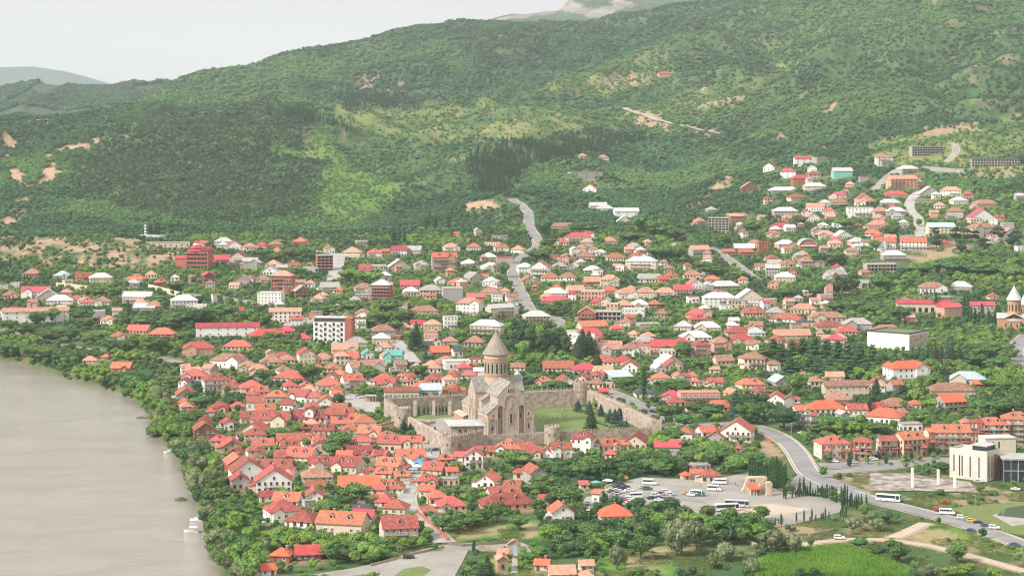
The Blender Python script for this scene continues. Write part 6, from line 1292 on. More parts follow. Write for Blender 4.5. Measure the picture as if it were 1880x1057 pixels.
('T1','broad','broad',"240 660 775 130;150 735 845 120;60 715 810 110;330 780 890 140;500 640 740 110;830 820 970 150;1000 815 965 150;700 830 940 130;400 900 1010 130;300 870 1010 200;110 850 965 200;1350 630 770 170;540 650 750 130;620 790 890 130;460 770 870 110;560 700 790 120;900 690 790 140;800 660 760 130;1080 690 800 140;1150 670 780 150;1230 650 760 130;1600 640 750 130;1460 610 740 150;640 500 590 130;740 500 600 120;560 520 590 110;330 640 740 120;1250 440 500 90;1420 400 460 120;1130 470 540 140;200 880 1000 130;30 880 980 120;450 920 1010 120;1190 790 870 140;1020 560 640 150;820 470 530 120"), ('T1','broad','dark',"1270 640 780 110;740 840 960 130;200 770 830 90;1390 610 720 90"),
('T2','broad','broad',"40 660 800 140;240 245 350 150;130 280 360 120;390 280 350 120;1120 380 450 110;600 590 690 160;850 580 700 170;950 640 760 170;780 660 760 160;1050 590 680 110;1380 690 800 140;1600 340 460 80;340 740 850 110;160 840 900 150;480 620 700 150;60 260 330 130;290 500 570 100;1200 580 660 110;900 720 800 130;700 700 780 150;1480 660 740 110;930 560 640 110;250 380 460 120"), ('T2','broad','bright',"600 390 480 140;680 400 490 120;760 410 490 120;560 400 470 80;820 410 450 70"),
('T3','broad','broad',"200 60 190 130;860 20 200 170;950 60 220 190;1060 120 230 130;1000 230 350 190;920 240 340 120;1380 160 250 100;1110 850 990 130;640 780 890 120;1080 250 340 130;760 150 230 150;500 80 180 150;420 90 170 120;1550 80 170 120;1600 160 230 90;160 270 350 130;230 190 270 110;1480 400 480 130;1300 370 440 150;1010 560 620 130;330 590 660 130;270 620 700 120;1000 890 950 90;820 680 740 110;1400 650 730 150;720 820 900 130;930 760 840 140;1250 340 420 140;360 140 220 110"),
('T4','broad','broad',"500 60 150 130;800 100 200 110;700 200 290 90;600 130 200 90;330 280 380 140;450 270 380 150;1120 320 440 180;1000 350 450 180;1250 330 450 200;1400 350 460 200;1540 340 460 200;720 430 540 150;800 420 500 130;850 620 760 150;760 690 790 140;300 460 600 150;120 510 600 150;420 600 680 140;560 590 680 150;640 620 700 140;1600 380 480 150;210 40 120 110;560 400 470 90;1300 90 180 130;980 70 130 90;1500 860 970 180;1400 880 990 170;1560 900 1000 120"), ('T4','broad','bright',"1360 850 960 170;1160 180 205 50;1020 680 720 80"),
]
PLANTS = []
for tl, sp, mat, rows in SOLO:
    ox, oy, s, _ = TILES[tl]
    for row in rows.split(';'):
        x, yt, yb, w = (float(v) for v in row.split()); PLANTS.append(((yb-yt)*w/s/s, sp, mat, ox+x/s, oy+yb/s, oy+yt/s, w/s))
PLANTS.sort(key=lambda p: -p[0]); n_broad = 0; REST = []
for a, sp, mat, px, yb, yt, w in PLANTS:
    if sp == 'broad':
        n_broad += 1
        if n_broad > 296:            # smaller ones join the garden greenery
            x, y, z = ground(px, yb); REST.append((x, y, (yb-yt)*y/F, mat)); FOOT.append((x, y, 1, 1, 0)); continue
    tree_px(sp, mat, px, yb, yt, w*(1.55 if sp == 'cypress' else 1.12)) if sp != 'cypress' else tree_px(sp, mat, px, yb, yb-(yb-yt)*1.2, w*1.6)
print('single trees', N_TREE[0])

# ------------------------------------------------------------------ scatters: woods and garden greenery nobody could count
def scatter(name, pts, scale, proto, pick, label):
    """one object of kind stuff that sets copies of the proto meshes on its points"""
    me = bpy.data.meshes.new(name); n = len(pts); me.vertices.add(n); me.vertices.foreach_set('co', np.asarray(pts, np.float32).ravel())
    for nm, tp, v in (('size', 'FLOAT_VECTOR', scale), ('turn', 'FLOAT', RS.uniform(0, 6.28, n)), ('pick', 'INT', pick)):
        a = me.attributes.new(nm, tp, 'POINT'); a.data.foreach_set('vector' if tp == 'FLOAT_VECTOR' else 'value', np.asarray(v, np.float32 if tp != 'INT' else np.int32).ravel())
    o = link(name, me); ng = bpy.data.node_groups.new(name, 'GeometryNodeTree')
    ng.interface.new_socket('Geometry', in_out='INPUT', socket_type='NodeSocketGeometry'); ng.interface.new_socket('Geometry', in_out='OUTPUT', socket_type='NodeSocketGeometry')
    N = ng.nodes; gi = N.new('NodeGroupInput'); go = N.new('NodeGroupOutput'); jn = N.new('GeometryNodeJoinGeometry'); ip = N.new('GeometryNodeInstanceOnPoints')
    for me_p in reversed(proto):
        po = bpy.data.objects.new(me_p.name, me_p); oi = N.new('GeometryNodeObjectInfo'); oi.inputs[0].default_value = po; oi.inputs['As Instance'].default_value = True
        ng.links.new(oi.outputs['Geometry'], jn.inputs[0])
    ng.links.new(gi.outputs[0], ip.inputs['Points']); ng.links.new(jn.outputs[0], ip.inputs['Instance']); ip.inputs['Pick Instance'].default_value = True
    def attr(nm, tp):
        a = N.new('GeometryNodeInputNamedAttribute'); a.data_type = tp; a.inputs['Name'].default_value = nm; return a.outputs['Attribute']
    ng.links.new(attr('size', 'FLOAT_VECTOR'), ip.inputs['Scale']); ng.links.new(attr('pick', 'INT'), ip.inputs['Instance Index'])
    cx = N.new('ShaderNodeCombineXYZ'); ng.links.new(attr('turn', 'FLOAT'), cx.inputs[2]); ng.links.new(cx.outputs[0], ip.inputs['Rotation'])
    ng.links.new(ip.outputs[0], go.inputs[0]); md = o.modifiers.new('scatter', 'NODES'); md.node_group = ng
    o['kind'] = 'stuff'; o['label'] = label; return o

# occupied ground
CELL = 1.5; OX, OY = -760, 740; NX, NY = int(1600/CELL), int(1960/CELL); OCC = np.zeros((NY, NX), bool)
cxs = OX+(np.arange(NX)+.5)*CELL; cys = OY+(np.arange(NY)+.5)*CELL
for x, y, hw, hd, a in FOOT:
    r = math.hypot(hw, hd); i0, i1 = np.searchsorted(cxs, [x-r, x+r]); j0, j1 = np.searchsorted(cys, [y-r, y+r])
    if i0 >= i1 or j0 >= j1: continue
    gx, gy = np.meshgrid(cxs[i0:i1]-x, cys[j0:j1]-y); c, s = math.cos(a), math.sin(a)
    OCC[j0:j1, i0:i1] |= (np.abs(gx*c+gy*s) < hw) & (np.abs(-gx*s+gy*c) < hd)
for line, hw in ROADS:
    for x, y in line:
        i0, i1 = np.searchsorted(cxs, [x-hw-1.5, x+hw+1.5]); j0, j1 = np.searchsorted(cys, [y-hw-1.5, y+hw+1.5]); OCC[j0:j1, i0:i1] = True
for w in PATCHES:
    xs = [p[0] for p in w]; ys = [p[1] for p in w]; i0, i1 = np.searchsorted(cxs, [min(xs), max(xs)]); j0, j1 = np.searchsorted(cys, [min(ys), max(ys)])
    if i1 > i0 and j1 > j0: gx, gy = np.meshgrid(cxs[i0:i1], cys[j0:j1]); OCC[j0:j1, i0:i1] |= in_poly(gx, gy, w)
def free(x, y):
    i = np.clip(((x-OX)/CELL).astype(int), 0, NX-1); j = np.clip(((y-OY)/CELL).astype(int), 0, NY-1); return ~OCC[j, i]
HB = np.array(HOUSE_BOX)
REED = [(1388,1060),(1405,1022),(1450,1012),(1560,1007),(1600,1020),(1660,1045),(1690,1062)]
CLEAR = [[(1500,868),(1600,858),(1800,885),(1890,890),(1890,1060),(1700,1060),(1640,1000),(1430,1005),(1430,960),(1545,945),(1560,925)], [(815,1000),(850,955),(985,950),(1000,990),(940,1000)], [(975,745),(1060,738),(1200,795),(1200,806),(830,836),(750,790),(705,760)],
         [(590,1060),(690,1040),(820,1000),(960,1000),(960,1010),(890,1015),(850,1060)], [(1640,452),(1790,435),(1795,470),(1640,505)], [(1395,790),(1450,830),(1460,880),(1400,870)], [(890,1060),(890,1010),(1000,1010),(1110,1060)], [(1110,1012),(1230,1002),(1390,1020),(1400,1060),(1110,1060)]]
DENSE = [[(985,950),(1060,945),(1200,945),(1230,1000),(1160,1015),(1090,1010),(1010,1022),(985,1000)], [(180,690),(260,715),(300,760),(330,800),(400,850),(430,940),(470,1000),(520,1060),(400,1060),(350,910),(300,810),(270,735)], [(0,600),(60,628),(330,640),(330,672),(170,662),(40,660),(0,650)], [(180,560),(420,555),(430,600),(180,600)],
         [(960,955),(1060,935),(1200,945),(1380,965),(1420,1000),(1250,1010),(1000,1030)], [(1040,870),(1100,835),(1250,800),(1380,838),(1370,862),(1290,872),(1180,872),(1110,890)], [(1430,640),(1600,650),(1640,690),(1600,700),(1430,695)], [(930,590),(1050,605),(1040,655),(950,655)],
         [(500,985),(700,960),(800,990),(810,1005),(680,1040),(510,1040)], [(1560,690),(1700,660),(1880,640),(1880,780),(1700,760),(1620,730)], [(1640,490),(1880,470),(1880,540),(1640,545)], [(1480,740),(1640,735),(1700,790),(1540,800)], [(560,540),(900,540),(900,590),(640,600)], [(1150,400),(1320,390),(1300,470),(1160,450)]]
# garden greenery in the town
n0 = 60000; yy = np.sqrt(RS.uniform(770**2, 2330**2, n0)); uu = RS.uniform(-.275, .275, n0); xx = uu*yy
zz = ground_z(xx, yy); px, py = screen(xx, yy, zz); ok = free(xx, yy) & (zz > -1.2)
for poly in CLEAR+[REED]: ok &= ~in_poly(px, py, poly)
barehere = in_poly(px, py, BARE[0][0]); ok &= ~(barehere & (RS.rand(n0) < .86)); ok &= ~((yy > 2080) & (px < 345))
bd = np.full(n0, 99.); nr = yy < 1650; bd[nr] = bank_dist(xx[nr], yy[nr]); dense = (bd < 15) & (bd > -1.5)
for poly in DENSE: dense |= in_poly(px, py, poly)
hh = np.where(dense, RS.uniform(4.5, 10.5, n0), RS.uniform(2.0, 6.5, n0)*np.interp(yy, [800, 1500, 2300], [.9, 1.05, 1.15]))
ok &= RS.rand(n0) < np.where(dense, .95, .72)
idx = np.where(ok)[0]; keep = []; cell = {}
for i in idx:            # keep crowns apart
    rad = .36*hh[i]+.5; c = (int(xx[i]//7), int(yy[i]//7)); bad = False
    for a in (-1, 0, 1):
        for b in (-1, 0, 1):
            for j in cell.get((c[0]+a, c[1]+b), ()):
                if (xx[i]-xx[j])**2+(yy[i]-yy[j])**2 < (.62*(rad+.36*hh[j]+.5))**2: bad = True; break
            if bad: break
        if bad: break
    if bad: continue
    # keep house fronts in sight: a tree may cover their lower third only
    k = F/yy[i]; w = .4*hh[i]*k; q = (HB[:,0] < px[i]+w*.6) & (HB[:,2] > px[i]-w*.6) & (HB[:,4] > yy[i]) & (HB[:,3] > py[i]-hh[i]*k) & (HB[:,1] < py[i])
    if q.any():
        lim = (HB[q,1]+(HB[q,3]-HB[q,1])*np.where(HB[q,4] > 1350, .80, .70)).max(); hmax = (py[i]-lim)/k
        if hmax < hh[i]:
            if hmax < 1.3: continue
            hh[i] = hmax
    keep.append(i); cell.setdefault(c, []).append(i)
keep = np.array(keep); print('garden trees', len(keep))
LOWB = [crown('leafy_crown', k, s, L[m], n, lf, c) for k, s, m, n, lf, c in (('broad',31,'broad',800,.9,2),('broad',32,'dark',800,.9,2),('round',33,'broad',700,.9,2),('broad',34,'bright',700,.9,2),('shrub',35,'broad',300,1.2,2),('shrub',36,'bright',300,1.2,2),('fir',37,'pine',260,.9,1))]
kx, ky, kh = xx[keep], yy[keep], hh[keep]; tone = vnoise(kx/35, ky/50, 77)+RS.uniform(-.25, .25, len(keep))
pick = np.where(kh < 3.6, np.where(tone > .52, 5, 4), np.where(tone > .58, 3, np.where(tone < .26, 1, np.where(RS.rand(len(keep)) < .5, 0, 2)))); pick = np.where((RS.rand(len(keep)) < .035) & (kh > 3.5), 6, pick)
ww = np.where(kh < 3.6, 1.25, RS.uniform(.85, 1.2, len(keep)))
sc = np.stack([kh/10*ww, kh/10*ww, kh/10], 1)
pts = np.stack([kx, ky, ground_z(kx, ky)-.2-.02*kh], 1)
rx = np.array([r[:3] for r in REST]); pts = np.concatenate([pts, np.stack([rx[:,0], rx[:,1], ground_z(rx[:,0], rx[:,1])], 1)])
sc = np.concatenate([sc, np.repeat(rx[:,2:3]/10, 3, 1)]); pick = np.concatenate([pick, np.array([1 if r[3] == 'dark' else 3 if r[3] == 'bright' else 0 for r in REST])])
scatter('garden_trees', pts, sc, LOWB, pick, 'small green trees and bushes filling the gardens between the houses')

# woods on the hills
FOR = [crown('leafy_crown', k, s, L[m], n, lf, 1) for k, s, m, n, lf in (('broad',41,'forest',110,1.7),('round',42,'forest',110,1.7),('broad',43,'forest_light',110,1.7),('shrub',44,'scrub',80,1.8),('fir',45,'pine',110,1.5),('umbrella',46,'rust',110,1.7),('cypress',47,'cypress',60,1.2),('shrub',48,'forest_light',80,1.8),('broad',49,'dark',110,1.7))]
PINE = [(140,310),(230,240),(300,212),(480,196),(565,214),(575,240),(560,270),(545,272),(495,256),(495,275),(540,297),(590,297),(590,312),(560,340),(575,370),(570,405),(430,412),(300,400),(150,365)]
SPRUCE = [[(862,288),(940,263),(1060,259),(1195,255),(1195,267),(1060,284),(985,300),(955,325),(930,358),(880,356),(868,320)], [(478,190),(560,203),(645,234),(645,246),(560,228)], [(640,180),(760,190),(760,200),(640,196)]]
n1 = 700000; yy = np.sqrt(RS.uniform(2080**2, 5650**2, n1)); uu = RS.uniform(-.285, .285, n1); xx = uu*yy; zz = ground_z(xx, yy); px, py = screen(xx, yy, zz)
jx = px+(fbm(xx/70, yy/110, 71, 3)-.5)*50+RS.normal(0, 6, n1); jy = py+(fbm(xx/60, yy/100, 72, 3)-.5)*26+RS.normal(0, 3, n1)
gb = bare[np.clip(np.searchsorted(GY, yy), 0, len(GY)-1), np.clip(((px-GX[0])/6).astype(int), 0, len(GX)-1)]
big = fbm(xx/260, yy/330, 81, 4); fine = fbm(xx/60, yy/80, 83, 3)
pine = in_poly(jx, jy, PINE); spruce = np.zeros(n1, bool)
s_x = px+(fbm(xx/45, yy/60, 171, 3)-.5)*44+RS.normal(0, 6, n1); s_y = py+(fbm(xx/40, yy/55, 172, 3)-.5)*22+RS.normal(0, 2.5, n1)
for poly in SPRUCE: spruce |= in_poly(s_x, s_y, poly)
mead_m = np.zeros(n1, bool)
for poly in MEADOW[:2]: mead_m |= in_poly(jx, jy, poly)
yel_m = np.zeros(n1, bool)
for poly in YELLOW: yel_m |= in_poly(jx, jy, poly)
slope = (ground_z(xx, yy+12)-zz)/12
sp = np.interp(yy, [2080, 3000, 4200, 5600], [5.4, 6.4, 8.4, 11.0])            # spacing
prob = 1.5/(sp*sp)/(n1/(.285*(5650**2-2080**2)))
prob *= np.clip(.75+(big-.40)*2.2, .35, 1.2)*np.clip(.7+(fine-.3)*1.6, .45, 1.1)
prob = np.where(pine, prob*1.05, prob); prob = np.where(spruce, prob*1.2, prob); prob = np.where(mead_m, prob*.8, prob); prob = np.where(yel_m & ~spruce, prob*.72, prob)
prob *= np.clip(1-gb*1.1, .0, 1)
ri = RID[np.clip(np.searchsorted(GY, yy), 0, len(GY)-1), np.clip(((px-GX[0])/6).astype(int), 0, len(GX)-1)]; q0, q1 = np.quantile(ri, [.12, .88]); ri = np.clip((ri-q0)/(q1-q0), 0, 1)     # 0 gully, 1 ridge top
ri = np.where(yy > 2600, ri, .5); prob *= 1.15-.45*ri**3
ok = RS.rand(n1) < prob
ok &= ~((yy < 2330) & (px > 345)) & ~((yy < 2330) & (~free(xx, yy))); ok &= ~((px > 1240) & (yy < 2650) & (RS.rand(n1) < .25)) & ((py < 1200))
ok &= ~((yy < 2120) & (px < 345))
for line, hw in ROADS:
    Ln = np.array(line)
    if Ln[:,1].max() > 2100: ok[ok] &= dist_line(xx[ok], yy[ok], line) > hw+3
fx = np.array([f[:2] for f in FOOT if f[1] > 2250])
for x, y in fx: ok &= ~((np.abs(xx-x) < 13) & (yy > y-34) & (yy < y+9))
# drop what the terrain hides by more than a crown
hor = np.minimum.accumulate(SCR, axis=0); hid = np.interp(np.log(yy), GLY, np.arange(len(GY))).astype(int); ci = np.clip(((px-GX[0])/6).astype(int), 0, len(GX)-1)
ok &= py < hor[np.clip(hid-1, 0, len(GY)-1), ci]+22*F/yy
xx, yy, zz, pine, spruce, mead_m, yel_m, big, fine, sp, px, ri = (a[ok] for a in (xx, yy, zz, pine, spruce, mead_m, yel_m, big, fine, sp, px, ri)); n = len(xx); print('forest', n)
u = RS.rand(n); h = sp*RS.uniform(.75, 1.3, n)*(1.3-.4*ri); pick = np.where(u < .5, 0, 1); tone = big+.16*(ri-.5)+RS.uniform(-.07, .07, n)  # gullies lean to darker leaves, ridges lighter: natural growth plus fold shade by colour
pick = np.where(tone > .56, 2, pick); pick = np.where((tone < .40) & (u < .6), 8, pick); dry = fbm(xx/180, yy/200, 91, 3); pick = np.where((dry > .56) & (u < .6), 3, pick)
pick = np.where(yel_m, np.where(u < .5, 7, np.where(u < .8, 3, 2)), pick); pick = np.where(mead_m, np.where(u < .85, 7, 2), pick)
pick = np.where(pine, np.where(u < .36, 5, np.where(u < .66, 8, np.where(u < .90, 0, 2))), pick); pick = np.where(spruce, np.where(u < .25, 4, 6), pick)
h = np.where(spruce, sp*RS.uniform(1.3, 2.4, n), h); h = np.where(mead_m | (pick == 3) | (pick == 7), h*.62, h)
wd = np.where(spruce, .85, RS.uniform(.95, 1.35, n)); wd = np.where((pick == 3) | (pick == 7), 1.3, wd)
pts = np.stack([xx, yy, zz-.1*h], 1); sc = np.stack([h/10*wd, h/10*wd, h/10], 1)
con = spruce | ((pine) & (pick == 5))
scatter('hill_forest', pts[~con], sc[~con], FOR, pick[~con], 'mixed broadleaf woods covering the hillsides')
scatter('pine_forest', pts[con], sc[con], FOR, pick[con], 'dark conifer woods on the lower hills')
# clumped woods on the range behind
fv = np.empty(len(FAR_RIDGE.data.vertices)*3, np.float32); FAR_RIDGE.data.vertices.foreach_get('co', fv); fv = fv.reshape(61, -1, 3)[:52]; nr_, nc_ = fv.shape[:2]
m_ = 24000; a_ = RS.uniform(6, nr_-1.01, m_); b_ = RS.uniform(0, nc_-1.01, m_); i_, j_ = a_.astype(int), b_.astype(int); a_ -= i_; b_ -= j_
fp = fv[i_,j_]*((1-a_)*(1-b_))[:,None]+fv[i_+1,j_]*(a_*(1-b_))[:,None]+fv[i_,j_+1]*((1-a_)*b_)[:,None]+fv[i_+1,j_+1]*(a_*b_)[:,None]
k_ = vnoise(fp[:,0]/160, fp[:,1]/200, 33) > .10; fp = fp[k_]; q_ = RS.uniform(1.2, 2.3, len(fp)); fp[:,2] -= q_*2.5
scatter('far_forest', fp, np.stack([q_*1.3, q_*1.3, q_], 1), FOR, RS.choice([0, 1, 8], len(fp)), 'dark woods on the far ridge behind the pine hill')
# scattered bushes on the bare hill and dry ground by the road
n2 = 60000; yy = np.sqrt(RS.uniform(760**2, 2350**2, n2)); xx = RS.uniform(-.275, .275, n2)*yy; zz = ground_z(xx, yy); px, py = screen(xx, yy, zz)
a = in_poly(px, py, BARE[0][0]); b = np.zeros(n2, bool)
for poly in CLEAR[0:1]+CLEAR[4:5]+CLEAR[7:8]: b |= in_poly(px, py, poly)
b &= ~in_poly(px, py, REED)
cl = vnoise(xx/18, yy/26, 95); ok = (a & (RS.rand(n2) < np.clip((cl-.34)*3, 0, .85))) | (b & (RS.rand(n2) < np.clip((cl-.50)*2.2, 0, .5))); ok &= free(xx, yy) & (zz > .6)
xx, yy, zz = xx[ok], yy[ok], zz[ok]; h = RS.uniform(.7, 2.8, len(xx))*np.where(yy > 1800, 1.5, 1); sc = np.stack([h/6, h/6, h/7.5], 1); BUSH = [crown('leafy_crown', 'shrub', s, L[m], 160, 1.3, 1) for s, m in ((51,'scrub'),(52,'broad'),(53,'forest_light'))]
scatter('dry_scrub', np.stack([xx, yy, zz-.15*h], 1), sc, BUSH, RS.randint(0, 3, len(xx)), 'low scattered scrub on the bare and dry ground'); print('scrub', len(xx))
# reeds and long grass
def blades(name, seed, mat, n=26, h=2.2, spread=1.0):
    R = np.random.RandomState(seed); mb = MB()
    for i in range(n):
        x, y = R.normal(0, spread*.5, 2); a = R.uniform(0, 6.28); w = .10; t = R.normal(0, .25, 2); hh = h*R.uniform(.6, 1.1); c, s = math.cos(a)*w, math.sin(a)*w
        mb.poly([(x-c,y-s,0),(x+c,y+s,0),(x+t[0]*.5+c*.7,y+t[1]*.5+s*.7,hh*.6),(x+t[0]*.5-c*.7,y+t[1]*.5-s*.7,hh*.6)], mat); mb.poly([(x+t[0]*.5-c*.7,y+t[1]*.5-s*.7,hh*.6),(x+t[0]*.5+c*.7,y+t[1]*.5+s*.7,hh*.6),(x+t[0],y+t[1],hh)], mat)
    return mb.data(name)
L['reed'] = leaf_material('reed_blades', (.11,.24,.03), (.19,.34,.05), scale=.08); L['grass'] = leaf_material('long_grass', (.10,.15,.035), (.18,.20,.07), scale=.06)
REED = [(1388,1060),(1405,1022),(1450,1012),(1560,1007),(1600,1020),(1660,1045),(1690,1062)]
w = [ground(x, y)[:2] for x, y in REED]; xs = [p[0] for p in w]; ys = [p[1] for p in w]; n3 = 9000; xx = RS.uniform(min(xs), max(xs), n3); yy = RS.uniform(min(ys), max(ys), n3); ok = in_poly(xx, yy, w); xx, yy = xx[ok], yy[ok]
s = RS.uniform(.6, 1.3, len(xx)); scatter('reeds', np.stack([xx, yy, ground_z(xx, yy)-.1], 1), np.stack([s, s, s], 1), [blades('reed_tuft', k, L['reed'], 22, 2.4, 1.3) for k in (1, 2)], RS.randint(0, 2, len(xx)), 'tall fresh green reeds beside the track')
xx = RS.uniform(-80, 300, 60000); yy = RS.uniform(760, 1010, 60000); zz = ground_z(xx, yy); px, py = screen(xx, yy, zz); ok = np.zeros(len(xx), bool)
for poly in (CLEAR[0], CLEAR[1], CLEAR[6], CLEAR[7]): ok |= in_poly(px, py, poly)
ok &= free(xx, yy) & (vnoise(xx/9, yy/12, 99) > .42); xx, yy = xx[ok], yy[ok]; s = RS.uniform(.4, 1.0, len(xx)); sc = np.stack([s*1.2, s*1.2, s], 1)
scatter('long_grass', np.stack([xx, yy, ground_z(xx, yy)-.05], 1), sc, [blades('grass_tuft', k, L['grass'], 18, .7, 1.5) for k in (3, 4)], RS.randint(0, 2, len(xx)), 'rough grass of the open ground near the road')
# ------------------------------------------------------------------ vehicles
PAINT = {}
def paint(word):
    if word not in PAINT:
        PAINT[word] = plain(word+'_car_paint', {'white': (.74,.74,.73), 'silver': (.46,.47,.48), 'black': (.03,.03,.035), 'dark grey': (.09,.095,.10), 'dark blue': (.04,.07,.16), 'red': (.45,.03,.03), 'green': (.05,.13,.09), 'yellow': (.70,.42,.05), 'teal': (.12,.36,.34), 'orange': (.65,.24,.03), 'blue': (.08,.30,.55), 'yellow-green': (.45,.5,.16)}[word], .3, .5)
    return PAINT[word]
M['tyre'] = plain('tyre_rubber', (.03,.03,.03), .9, .1); M['lamp_glass'] = plain('lamp_glass', (.6,.6,.58), .2, .5); M['red_lamp'] = plain('red_lamp', (.4,.02,.02), .3, .5); M['trim'] = plain('black_trim', (.05,.05,.05), .7)
def wheel_data(r, w):
    mb = MB(); n = 14; vs = []; prof = [(r*.55,-w/2),(r,-w/2),(r,w/2),(r*.55,w/2)]
    for rr, y in prof: vs += [(rr*math.cos(2*math.pi*i/n), y, rr*math.sin(2*math.pi*i/n)) for i in range(n)]
    mb.mesh(vs, [(k*n+i, k*n+(i+1)%n, (k+1)*n+(i+1)%n, (k+1)*n+i) for k in range(3) for i in range(n)], M['tyre'])
    for y, s in ((-w/2+.02,1),(w/2-.02,-1)): mb.mesh([(r*.56*math.cos(2*math.pi*i/n), y, r*.56*math.sin(2*math.pi*i/n)) for i in range(n)], [tuple(range(n))], M['steel'])
    return mb.data('wheel')
WHEELS = {}
def body_shell(prof, hw, tuck, m):
    """car outline (x, z) given half width; upper points narrow by tuck above the belt line"""
    mb = MB(); n = len(prof); vs = []
    for s in (-1, 1): vs += [(x, s*(hw-(tuck*max(0, z-.95))), z) for x, z in prof]
    mb.mesh(vs, [tuple(range(n)), tuple(range(2*n-1, n-1, -1))]+[(i, n+i, n+(i+1)%n, (i+1)%n) for i in range(n)], m); return mb
SPEC = {   # outline, half width, axles, wheel radius, window quads on the side (x0, x1, x2, x3, z0, z1), screen quads
 'saloon': ([(-2.2,.35),(2.2,.35),(2.25,.75),(1.95,.92),(1.0,1.0),(.45,1.43),(-.85,1.45),(-1.6,1.02),(-2.2,.95)][::-1], .88, (-1.35,1.35), .32, [(-1.35,.05,.0,-.82,1.02,1.38),(.1,.85,.42,.1,1.02,1.38)], [((.98,1.03),(.5,1.40)),((-1.52,1.05),(-.92,1.42))]),
 'hatchback': ([(-2.0,.35),(2.0,.35),(2.05,.8),(1.75,.98),(.95,1.06),(.4,1.55),(-1.5,1.56),(-1.95,1.05)][::-1], .88, (-1.25,1.25), .33, [(-1.6,-.1,-.1,-1.4,1.08,1.48),(0,.85,.4,0,1.08,1.48)], [((.93,1.09),(.45,1.51)),((-1.9,1.1),(-1.57,1.52))]),
 'off_roader': ([(-2.25,.45),(2.25,.45),(2.3,1.0),(2.1,1.15),(1.0,1.2),(.6,1.82),(-2.15,1.84),(-2.3,1.1)][::-1], .95, (-1.4,1.4), .38, [(-2.0,-.15,-.15,-1.95,1.22,1.72),(0,.92,.58,0,1.22,1.72)], [((.98,1.24),(.66,1.77)),((-2.28,1.25),(-2.19,1.74))]),
 'minibus': ([(-3.4,.4),(3.4,.4),(3.45,1.1),(2.9,1.35),(2.1,2.55),(1.7,2.75),(-3.3,2.75),(-3.42,2.5)][::-1], 1.05, (-2.1,2.3), .38, [(-3.2,1.3,1.3,-3.2,1.55,2.35),(1.45,2.45,2.0,1.45,1.5,2.35)], [((2.86,1.42),(2.14,2.48)),((-3.42,1.5),(-3.42,2.4))]),
 'coach': ([(-5.6,.4),(5.6,.4),(5.75,1.3),(5.55,3.1),(5.2,3.35),(-5.5,3.35),(-5.65,3.0)][::-1], 1.25, (-3.2,3.6), .5, [(-5.3,3.6,3.6,-5.3,1.7,2.95),(3.8,5.4,5.3,3.8,1.3,2.95)], [((5.74,1.4),(5.57,3.0)),((-5.64,1.7),(-5.62,2.9))]),
}
WORD = {'saloon': 'saloon car', 'hatchback': 'hatchback', 'off_roader': 'off-road car', 'minibus': 'minibus', 'coach': 'coach'}
VEH = {}
def vehicle(kind, col, px, py, yaw, note=''):
    X, Y, z = ground(px, py); prof, hw, ax, wr, wins, scr = SPEC[kind]; key = (kind, col)
    lift = .24
    if key not in VEH:
        nm = {'saloon': 'parked_car', 'hatchback': 'parked_car', 'off_roader': 'off_road_car', 'minibus': 'minibus', 'coach': 'coach'}[kind]
        o = root(nm, (X, Y, z+lift), math.radians(yaw)); pm = paint(col); b = body_shell(prof, hw, .22 if kind not in ('minibus','coach') else .07, pm)
        top = max(q[1] for q in prof); b.box(min(q[0] for q in prof)-.06, max(q[0] for q in prof)+.06, -hw*.96, hw*.96, .36, .52, M['trim']); b.build('body', o)
        tk = .22 if kind not in ('minibus','coach') else .07; yy = lambda zz: hw-tk*max(0, zz-.95)+.012
        for s in (-1, 1):
            for x0, x1, x2, x3, z0, z1 in wins:
                mb = MB(); mb.poly([(x0,s*yy(z0),z0),(x1,s*yy(z0),z0),(x2,s*yy(z1),z1),(x3,s*yy(z1),z1)][::(-1 if s > 0 else 1)], M['glass']); mb.build('side_window', o)
            mb = MB(); fx = max(q[0] for q in prof); mb.box(fx-.06, fx+.03, s*hw*.72-.17, s*hw*.72+.17, .66, .84, M['lamp_glass']); mb.build('headlight', o)
            mb = MB(); rx = min(q[0] for q in prof); mb.box(rx-.03, rx+.08, s*hw*.78-.12, s*hw*.78+.12, .72, .92, M['red_lamp']); mb.build('tail_light', o)
        for (x0, z0), (x1, z1) in scr:
            e = .02 if x0 > 0 else -.02; mb = MB(); mb.poly([(x0+e,-yy(z0)+.12,z0+.02),(x0+e,yy(z0)-.12,z0+.02),(x1+e,yy(z1)-.14,z1+.02),(x1+e,-yy(z1)+.14,z1+.02)][::(1 if x0 > 0 else -1)], M['glass']); mb.build('windscreen' if x0 > 0 else 'rear_window', o)
        wd = WHEELS.setdefault(wr, wheel_data(wr, .22))
        for a in ax:
            for s in (-1, 1): link('wheel', wd, o, (a, s*(hw-.1), wr))
        VEH[key] = o
    else: o = copy_tree(VEH[key]); o.location = (X, Y, z+lift); o.rotation_euler = (0, 0, math.radians(yaw))
    later(o, f'{col} {WORD[kind]}'+note, 'bus' if kind == 'coach' else 'minibus' if kind == 'minibus' else 'car', 'cars parked about the town' if kind not in ('minibus','coach') else 'buses and minibuses', px, py)
def tl(t, x, y): ox, oy, s, _ = TILES[t]; return ox+x/s, oy+y/s
